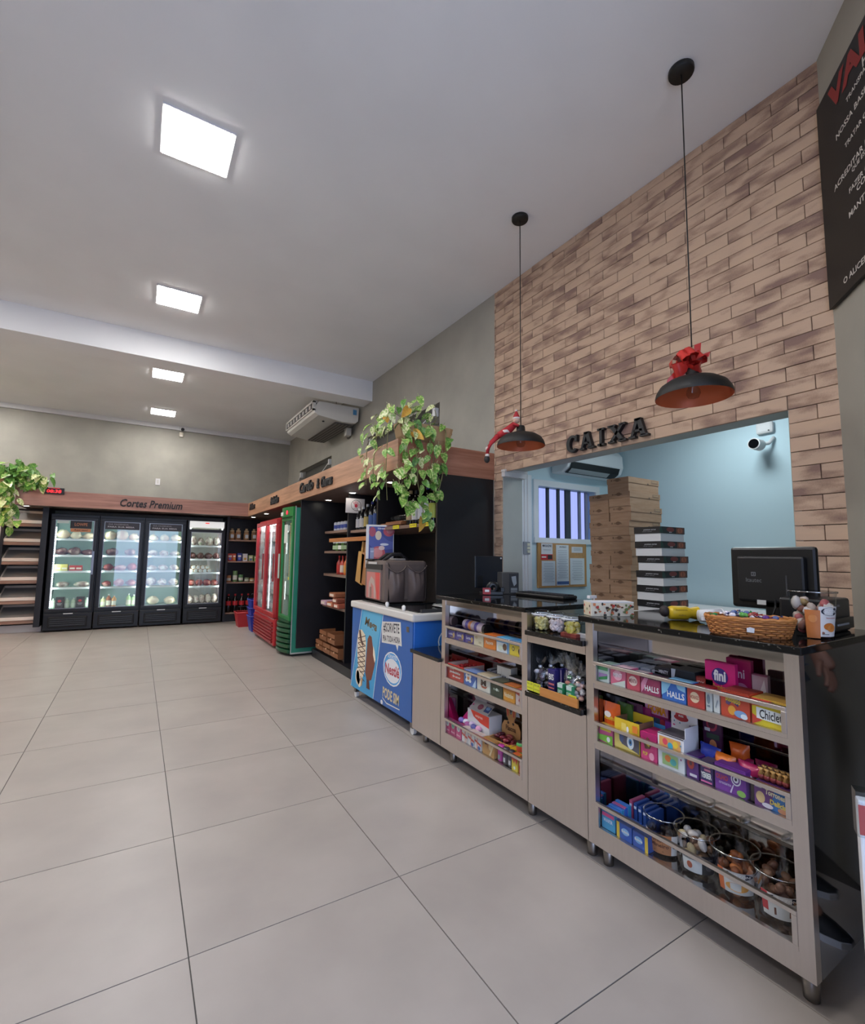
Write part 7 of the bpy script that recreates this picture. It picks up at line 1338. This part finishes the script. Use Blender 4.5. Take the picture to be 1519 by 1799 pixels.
MB().tube([(-.02, -.02, .10), (-.05, -.03, .07), (-.06, -.02, .02), (-.03, .02, .006)], .004, M_BLACKM, 5).build('cable', mo)
place(mo, (2.335, .99, GT), math.radians(0))
# receipt printer at the right
pr_ = local('receipt_printer', 'black receipt printer at the right end of the near worktop', 'printer')
MB().box(0, .22, 0, .16, 0, .125, mat('#121318', .35)).build('case', pr_, bevel=.01); MB().box(.01, .21, -.012, .0, .012, .055, mat('#0a0a0c', .3)).build('slot', pr_, bevel=.003); MB().box(.03, .14, -.016, -.008, .03, .036, mat('#8f9298', .4)).build('paper', pr_); art(pr_, fY((.11, 0, .09)), [('t', 'BEMA', -.02, .01, .03, .008, '#9a9ca0')])
place(pr_, (2.165, .735, GT), math.radians(2))
# things on the far worktop
o = local('card_display', 'grey box shaped holder with silver figure on the far worktop', 'holder'); MB().box(0, .13, 0, .10, 0, .155, mat('#4a4846', .45)).build('case', o, bevel=.004); MB().box(.055, .125, -.004, 0, .01, .145, mat('#3a3c40', .25)).build('window', o); art(o, fY((.09, -.004, .075)), [('p', [(-.02, .05), (.015, .055), (.02, .0), (.0, -.02), (-.015, .02)], '#9aa0a4'), ('r', 0, -.04, .05, .02, '#7a8084'), ('r', .0, -.058, .05, .004, '#c0c4c8')]); place(o, (2.235, 2.66, GT), math.radians(-18))
o = local('tape_dispenser', 'black tape dispenser with red and white label on the far worktop', 'dispenser'); MB().lathe([(.02, -.02), (.045, -.02), (.045, .02), (.02, .02)], M_BLACK, 20, Matrix.Translation((.04, 0, .05)) @ Matrix.Rotation(PI / 2, 4, 'X'), caps=False).build('roll', o); MB().box(-.03, .11, -.025, .025, 0, .025, M_BLACK).box(.09, .12, -.02, .02, .02, .055, M_BLACK).build('base', o, bevel=.004); MB().box(-.035, .02, -.03, -.024, .005, .05, mat('#a82a2c', .4)).build('badge', o); art(o, fY((-.005, -.03, .03)), [('r', 0, 0, .03, .016, WT)]); place(o, (2.10, 2.66, GT), math.radians(-30))
o = local('keyboard', 'black keyboard lying near the back edge of the far worktop', 'keyboard'); MB().box(-.07, .07, -.21, .21, 0, .022, M_BLACK).build('case', o, bevel=.008); kb = MB()
for i in range(14):
    for j in range(4): kb.box(-.055 + j * .028, -.032 + j * .028, -.195 + i * .028, -.172 + i * .028, .022, .028, M_BLACKM)
kb.build('keys', o, kind='stuff'); MB().tube([(.0, .21, .012), (.02, .25, .012), (.06, .28, .012)], .004, M_BLACKM, 5).build('cable', o); place(o, (2.36, 2.36, GT), math.radians(4))
o = local('monitor', 'dark flat screen leaning in front of the black end panel', 'monitor'); MB().box(-.11, .11, 0, .02, .04, .27, mat('#20242a', .2)).build('shell', o, bevel=.004); MB().box(-.095, -.05, -.004, 0, .05, .13, M_BLACK).build('mount', o); MB().box(-.05, .05, .0, .06, 0, .012, M_BLACK).box(-.015, .015, .01, .03, .01, .06, M_BLACK).build('stand', o); MB().cyl((.095, -.004, .255), .006, .004, M_WHITE, 8, 'Y').build('screw', o); place(o, (2.20, 2.765, GT), math.radians(-14))
# ================================================================ CASHIER'S ROOM: boxes, notice board, camera
tb = thing('side_table', 'white table in the cashier room carrying the stacked boxes', 'table', (3.5, 2.3, 0)); MB().box(2.93, 4.30, 1.55, 3.10, .92, .95, M_WHITE).build('table_top', tb)
for x_, y_ in ((3.12, 1.60), (4.25, 1.60), (3.12, 3.05), (4.25, 3.05)): MB().box(x_ - .025, x_ + .025, y_ - .025, y_ + .025, 0, .92, M_DULLST).build('leg', tb)
cb_ = None; KH = .1165
def carton(y, z_, x_, label):
    global cb_
    if cb_ is None:
        o = local('carton', label, 'box', 'brown cartons stacked in the cashier room')
        MB().box(0, .40, -.097, .097, 0, .075, M_CARD).build('body', o); MB().box(-.004, .404, -.1005, .1005, .070, .1155, M_CARD).build('lid', o)
        art(o, fX((-.004, 0, .094)), [('t', 'FRÁGIL', .0, .003, .075, .016, '#5f4632'), ('e', .0, .003, .022, .014, '#6a4e38'), ('r', -.055, .003, .014, .014, '#6f533c')]); art(o, fY((.20, -.1005, .094)), [('r', .14, 0, .09, .028, '#7a5f48'), ('t', 'CARNES', .14, .004, .07, .010, '#b89a78'), ('e', .05, -.02, .008, .006, '#2a1e16')])
        cb_ = o
    else: o = dup(cb_, (0, 0, 0), 0, label)
    o.location = (x_, y, z_); o.rotation_euler = (0, 0, random.Random(int(z_ * 997 + y * 31)).uniform(-.03, .03)); return o
for k in range(9): carton(2.445 + .006 * math.sin(k * 1.7), .95 + k * KH, 3.27 + .008 * math.sin(k * 2.3), 'brown lidded carton in the taller stack, %s from the top' % ORD[8 - k])
for k in range(8): carton(2.655 + .006 * math.sin(k * 1.1), .95 + k * KH, 3.29 + .008 * math.cos(k * 1.9), 'brown lidded carton in the shorter stack by the window, %s from the top' % ORD[7 - k])
wbx = None; WH = .0985
for k in range(6):
    zb_ = .975 + k * WH; lab = 'white carton with black printed lid band, %s from the top' % ORD[5 - k]
    if wbx is None:
        wbx = local('carton', lab, 'box', 'white cartons with black lids in the cashier room')
        MB().box(.004, .27, -.096, .096, 0, .056, M_WBOX).build('body', wbx); MB().box(0, .274, -.10, .10, .052, .0975, mat('#17171a', .45)).build('lid', wbx)
        art(wbx, fX((0, 0, .075)), [('t', 'premium carnes', .02, .002, .09, .012, '#b9b9bd'), ('t', 'seleção especial', -.0, -.010, .07, .006, '#8f8f94')]); art(wbx, fY((.137, -.10, .075)), [('p', [(-.15, -.02), (-.11, -.02), (-.13, .02), (-.15, .02)], '#1f3a30'), ('e', -.03, .004, .045, .016, '#7a2f2a'), ('t', 'NOVO', -.03, -.014, .03, .007, WT), ('r', .08, 0, .09, .042, '#6a3a28'), ('e', .08, .0, .03, .018, '#a85a3a'), ('r', .08, .0, .006, .03, '#3a2018')]); o = wbx
    else: o = dup(wbx, (0, 0, 0), 0, lab)
    o.location = (2.94 + .012 * math.sin(k * 2.2 + 1), 1.972 + .006 * math.cos(k * 1.3), zb_)
fbx = MB().box(2.95, 3.24, 1.88, 2.065, .95, .974, M_WBOX).build('carton', loc=(3.1, 1.97, .95)); tag(fbx, 'flat white carton under the stack with black bands', 'box')
nb_ = thing('notice_board', 'cork notice board with pinned papers under the barred window', 'board', (3.62, 3.38, 1.05)); MB().box(3.285, 3.965, 3.372, 3.398, 1.055, 1.515, mat('#b88a52', .6, var=.1)).build('frame', nb_, bevel=.004); MB().box(3.315, 3.935, 3.369, 3.374, 1.085, 1.485, mat('#b98f5e', .8, var=.25, scale=60)).build('cork', nb_)
def paper(x0, x1, z0, z1, c, its): 
    o = MB().box(x0, x1, 3.366, 3.3685, z0, z1, mat(c, .7)).build('paper', nb_); art(o, fY(((x0 + x1) / 2 - 3.62, 3.366 - 3.38, (z0 + z1) / 2 - 1.05)), its)
lines = lambda n_, w, h, c='#8f9aa4': [('r', 0, h * (.42 - .84 * i / n_), w * (.75 + .1 * math.sin(i * 3)), .004, c) for i in range(n_)]
paper(3.32, 3.47, 1.38, 1.485, '#d8d8da', [('t', 'MAGAZINE', 0, .03, .12, .022, '#3a3a44'), ('r', 0, -.01, .1, .004, '#8a8a90')]); paper(3.315, 3.47, 1.325, 1.38, '#c8323a', [('r', -.04, 0, .06, .012, WT), ('r', .04, .0, .06, .04, '#2a2226')]); paper(3.325, 3.505, 1.075, 1.315, '#cfd6da', lines(12, .17, .23)); paper(3.52, 3.695, 1.075, 1.475, '#d5dadd', lines(16, .17, .34) + [('r', 0, -.175, .165, .03, '#3f5a8e'), ('t', 'AVISO', 0, .18, .1, .014, '#4a5058')]); paper(3.715, 3.925, 1.08, 1.345, '#cfd6da', lines(11, .19, .24)); paper(3.74, 3.90, 1.40, 1.46, '#d8dadc', lines(3, .14, .04))
sw_ = thing('light_switch', 'grey multi switch plate on the white door frame', 'switch', (3.15, 3.36, 1.42)); MB().box(3.085, 3.165, 3.355, 3.369, 1.375, 1.495, mat('#8f949c', .4)).build('plate', sw_, bevel=.004)
for k in range(3): MB().box(3.125, 3.158, 3.349, 3.357, 1.39 + k * .033, 1.415 + k * .033, mat('#d8d6c0', .4)).build('rocker', sw_)
o = thing('security_camera', 'white bullet camera on the pale blue wall inside the opening', 'camera', (4.30, 1.86, 2.36)); MB().cyl((4.17, 1.845, 2.285), .046, .10, M_WHITE, 20, 'X').build('housing', o, bevel=.006); MB().cyl((4.166, 1.845, 2.285), .038, .008, mat('#0c0d10', .1), 18, 'X').build('lens', o); MB().tube([(4.26, 1.84, 2.29), (4.32, 1.80, 2.30), (4.366, 1.78, 2.35)], .015, M_WHITE, 8).build('arm', o)
o = thing('junction_box', 'white round junction box above the bullet camera', 'box', (4.36, 1.83, 2.44)); MB().box(4.33, 4.369, 1.77, 1.90, 2.39, 2.49, M_WHITE).build('cover', o, bevel=.03); MB().cyl((4.326, 1.80, 2.41), .006, .004, M_BLACK, 8, 'X').build('screw', o)
# ================================================================ PERSON IN THE SIDE DOORWAY (seen as a reflection in the dark counter end)
MSK = mat('#b98872', .5, var=.06, scale=20); MSH = mat('#5c6674', .85, var=.08, scale=30); MTR = mat('#6f7f98', .85, var=.1, scale=40); MHAIR = mat('#1d1714', .6)
def skinned(name, pts, edges, mt, parent, roots, sub=2):
    """pts: {key: (x, y, z, radius)}; a skeleton of joined edges grown into one surface"""
    keys = list(pts); ix = {k: i for i, k in enumerate(keys)}
    me = bpy.data.meshes.new(name); me.from_pydata([pts[k][:3] for k in keys], [(ix[a], ix[b]) for a, b in edges], []); me.materials.append(mt)
    o = bpy.data.objects.new(name, me); COL.objects.link(o); o.parent = parent
    o.modifiers.new('skin', 'SKIN').use_smooth_shade = True
    for k in keys:
        sv = me.skin_vertices[0].data[ix[k]]; r = pts[k][3]; sv.radius = r if isinstance(r, tuple) else (r, r); sv.use_root = k in roots
    s = o.modifiers.new('smooth', 'SUBSURF'); s.levels = sub; s.render_levels = sub
    return o
per = local('person', 'person in grey blue clothes standing at the counter end with lowered hand', 'person')
# the figure is built facing +Y, feet on z = 0
P = {'pel': (0, 0, .93, .105), 'wst': (0, .01, 1.08, .11), 'chs': (0, 0, 1.28, .125), 'nk0': (0, -.01, 1.45, .06), 'nk1': (0, .005, 1.52, .05), 'hd0': (0, .02, 1.58, .072), 'hd1': (0, .015, 1.66, .088), 'hd2': (0, .0, 1.72, .062),
     'shR': (.165, -.01, 1.40, .062), 'elR': (.215, -.04, 1.13, .042), 'wrR': (.16, .14, .985, .027), 'paR': (.125, .185, .93, (.040, .022)), 'kR': (.10, .205, .895, (.042, .018)),
     'shL': (-.165, -.01, 1.40, .062), 'elL': (-.225, -.06, 1.13, .042), 'wrL': (-.22, .02, .90, .027), 'paL': (-.215, .045, .84, (.040, .022)), 'kL': (-.213, .055, .80, (.042, .018)),
     'hpR': (.09, 0, .88, .088), 'knR': (.105, .03, .49, .058), 'anR': (.11, -.02, .09, .036), 'fR': (.125, .10, .045, .036), 'hpL': (-.09, 0, .88, .088), 'knL': (-.115, .10, .50, .058), 'anL': (-.125, .09, .09, .036), 'fL': (-.135, .21, .045, .036)}
Ed = [('pel', 'wst'), ('wst', 'chs'), ('chs', 'nk0'), ('nk0', 'nk1'), ('nk1', 'hd0'), ('hd0', 'hd1'), ('hd1', 'hd2')]
for s in 'RL': Ed += [('chs', 'sh' + s), ('sh' + s, 'el' + s), ('el' + s, 'wr' + s), ('wr' + s, 'pa' + s), ('pa' + s, 'k' + s), ('pel', 'hp' + s), ('hp' + s, 'kn' + s), ('kn' + s, 'an' + s), ('an' + s, 'f' + s)]
roots = {'pel'}
for s, base, dx, ax in (('R', Vector((.10, .205, .895)), Vector((.62, .12, -.3)), Vector((-.45, .35, -.82))), ('L', Vector((-.213, .055, .80)), Vector((0, 1, .1)), Vector((.02, .18, -.98)))):
    dx = dx.normalized(); ax = ax.normalized(); cu = (Vector((-1, -.2, -.1)) if s == 'R' else Vector((1, 0, 0)))
    for q, (off, L) in enumerate(((-.030, .062), (-.010, .074), (.011, .072), (.031, .056))):
        b = base + dx * off - ax * .02; j1 = b + ax * (L * .55 + .02); j2 = j1 + (ax + cu * .55).normalized() * L * .42; j3 = j2 + (ax + cu * 1.3).normalized() * L * .34
        for n_, p_, r_ in (('a', b, .0105), ('b', j1, .0098), ('c', j2, .0088), ('d', j3, .0072)): P['%s%d%s' % (s, q, n_)] = (*p_, r_)
        Ed += [('%s%d%s' % (s, q, a), '%s%d%s' % (s, q, c)) for a, c in ('ab', 'bc', 'cd')]; roots.add('%s%da' % (s, q))
    b = base - ax * .035 - dx * .03; t1 = b - dx * .028 + ax * .018; t2 = t1 - dx * .008 + ax * .032 + cu * .012; t3 = t2 + ax * .024 + cu * .012
    for n_, p_, r_ in (('a', b, .013), ('b', t1, .0125), ('c', t2, .0105), ('d', t3, .0082)): P[s + 't' + n_] = (*p_, r_)
    Ed += [(s + 't' + a, s + 't' + c) for a, c in ('ab', 'bc', 'cd')]; roots.add(s + 'ta')
skinned('body', P, Ed, MSK, per, roots)
g = lambda k, r, dz=0: (P[k][0], P[k][1], P[k][2] + dz, r)
skinned('shirt', {'b': g('pel', .135, -.02), 'p': g('pel', .135, .05), 'w': g('wst', .132), 'c': g('chs', .142), 'n': g('nk0', .075, -.02), 'sR': g('shR', .078), 'mR': ((P['shR'][0] + P['elR'][0]) / 2 + .004, -.025, 1.25, .066), 'sL': g('shL', .078), 'mL': ((P['shL'][0] + P['elL'][0]) / 2 - .004, -.03, 1.25, .066)}, [('b', 'p'), ('p', 'w'), ('w', 'c'), ('c', 'n'), ('c', 'sR'), ('sR', 'mR'), ('c', 'sL'), ('sL', 'mL')], MSH, per, {'p'})
skinned('trousers', {'p': g('pel', .118, .0), 'hR': g('hpR', .102), 'kR': g('knR', .074), 'aR': g('anR', .060, .0), 'hL': g('hpL', .102), 'kL': g('knL', .074), 'aL': g('anL', .060, .0)}, [('p', 'hR'), ('hR', 'kR'), ('kR', 'aR'), ('p', 'hL'), ('hL', 'kL'), ('kL', 'aL')], MTR, per, {'p'})
for s in 'RL':
    a, f = P['an' + s], P['f' + s]; d = Vector((f[0] - a[0], f[1] - a[1], 0)).normalized(); c0 = Vector((a[0], a[1], 0)); ang = math.atan2(d.y, d.x)
    T = Matrix.Translation(c0) @ Matrix.Rotation(ang, 4, 'Z')
    o = MB(); prof = [(-.075, .032), (-.06, .042), (0, .040), (.08, .046), (.14, .048), (.185, .036), (.205, .012)]
    vs = []
    for x, w in prof:
        h = .10 if x < .03 else max(.035, .10 - (x - .03) * .42)
        vs += [(x, -w, .018), (x, -w * .8, h * .75), (x, 0, h), (x, w * .8, h * .75), (x, w, .018)]
    fs = [(5 * i + k, 5 * i + k + 1, 5 * i + k + 6, 5 * i + k + 5) for i in range(len(prof) - 1) for k in range(4)] + [(0, 1, 2, 3, 4)]
    o.add(vs, fs, mat('#17181c', .6), True, T); sh_ = o.build('shoe', per)
    n_ = len(prof); pl_ = [(x, w * 1.08) for x, w in prof] + [(x, -w * 1.08) for x, w in reversed(prof)]
    MB().prism(pl_[::-1], .022, mat('#d2d3d6', .6), T).build('sole', sh_)
MB().ball((0, -.012, 1.705), .098, MHAIR, 16, 10, (.92, 1.0, .92)).build('hair', per)
for sx in (-1, 1):
    MB().ball((sx * .034, .098, 1.665), .0125, mat('#e9e4de', .3), 10, 8).ball((sx * .034, .107, 1.665), .006, mat('#2a1a12', .3), 8, 6).build('eye', per); MB().ball((sx * .088, .01, 1.655), .022, MSK, 10, 8, (.4, .8, 1.3)).build('ear', per)
MB().add([(-.012, .095, 1.665), (.012, .095, 1.665), (.018, .095, 1.62), (-.018, .095, 1.62), (0, .128, 1.625), (0, .102, 1.668)], [(0, 5, 4, 3), (5, 1, 2, 4), (3, 4, 2)], MSK, True).build('nose', per)
MB().ball((0, .092, 1.59), .022, mat('#9a5a50', .5), 12, 6, (1, .5, .28)).build('mouth', per)
place(per, (2.33, .335, 0), math.radians(-4))
# white acrylic display with a red header, just inside the right edge of the view
dsp = local('floor_display', 'white display panel with red top at the right edge beside the counter', 'display')
MB().box(0, .34, 0, .03, .02, .80, mat('#d9dade', .35)).build('panel', dsp, bevel=.004); MB().box(0, .34, -.002, 0, .725, .79, mat('#b3322f', .4)).build('header', dsp); MB().box(-.004, .344, -.004, .034, .72, .82, M_CLEAR).build('pocket', dsp); MB().box(-.02, .36, -.08, .11, 0, .02, M_WHITE).build('base', dsp)
place(dsp, (1.452, .462, 0), math.radians(-62))
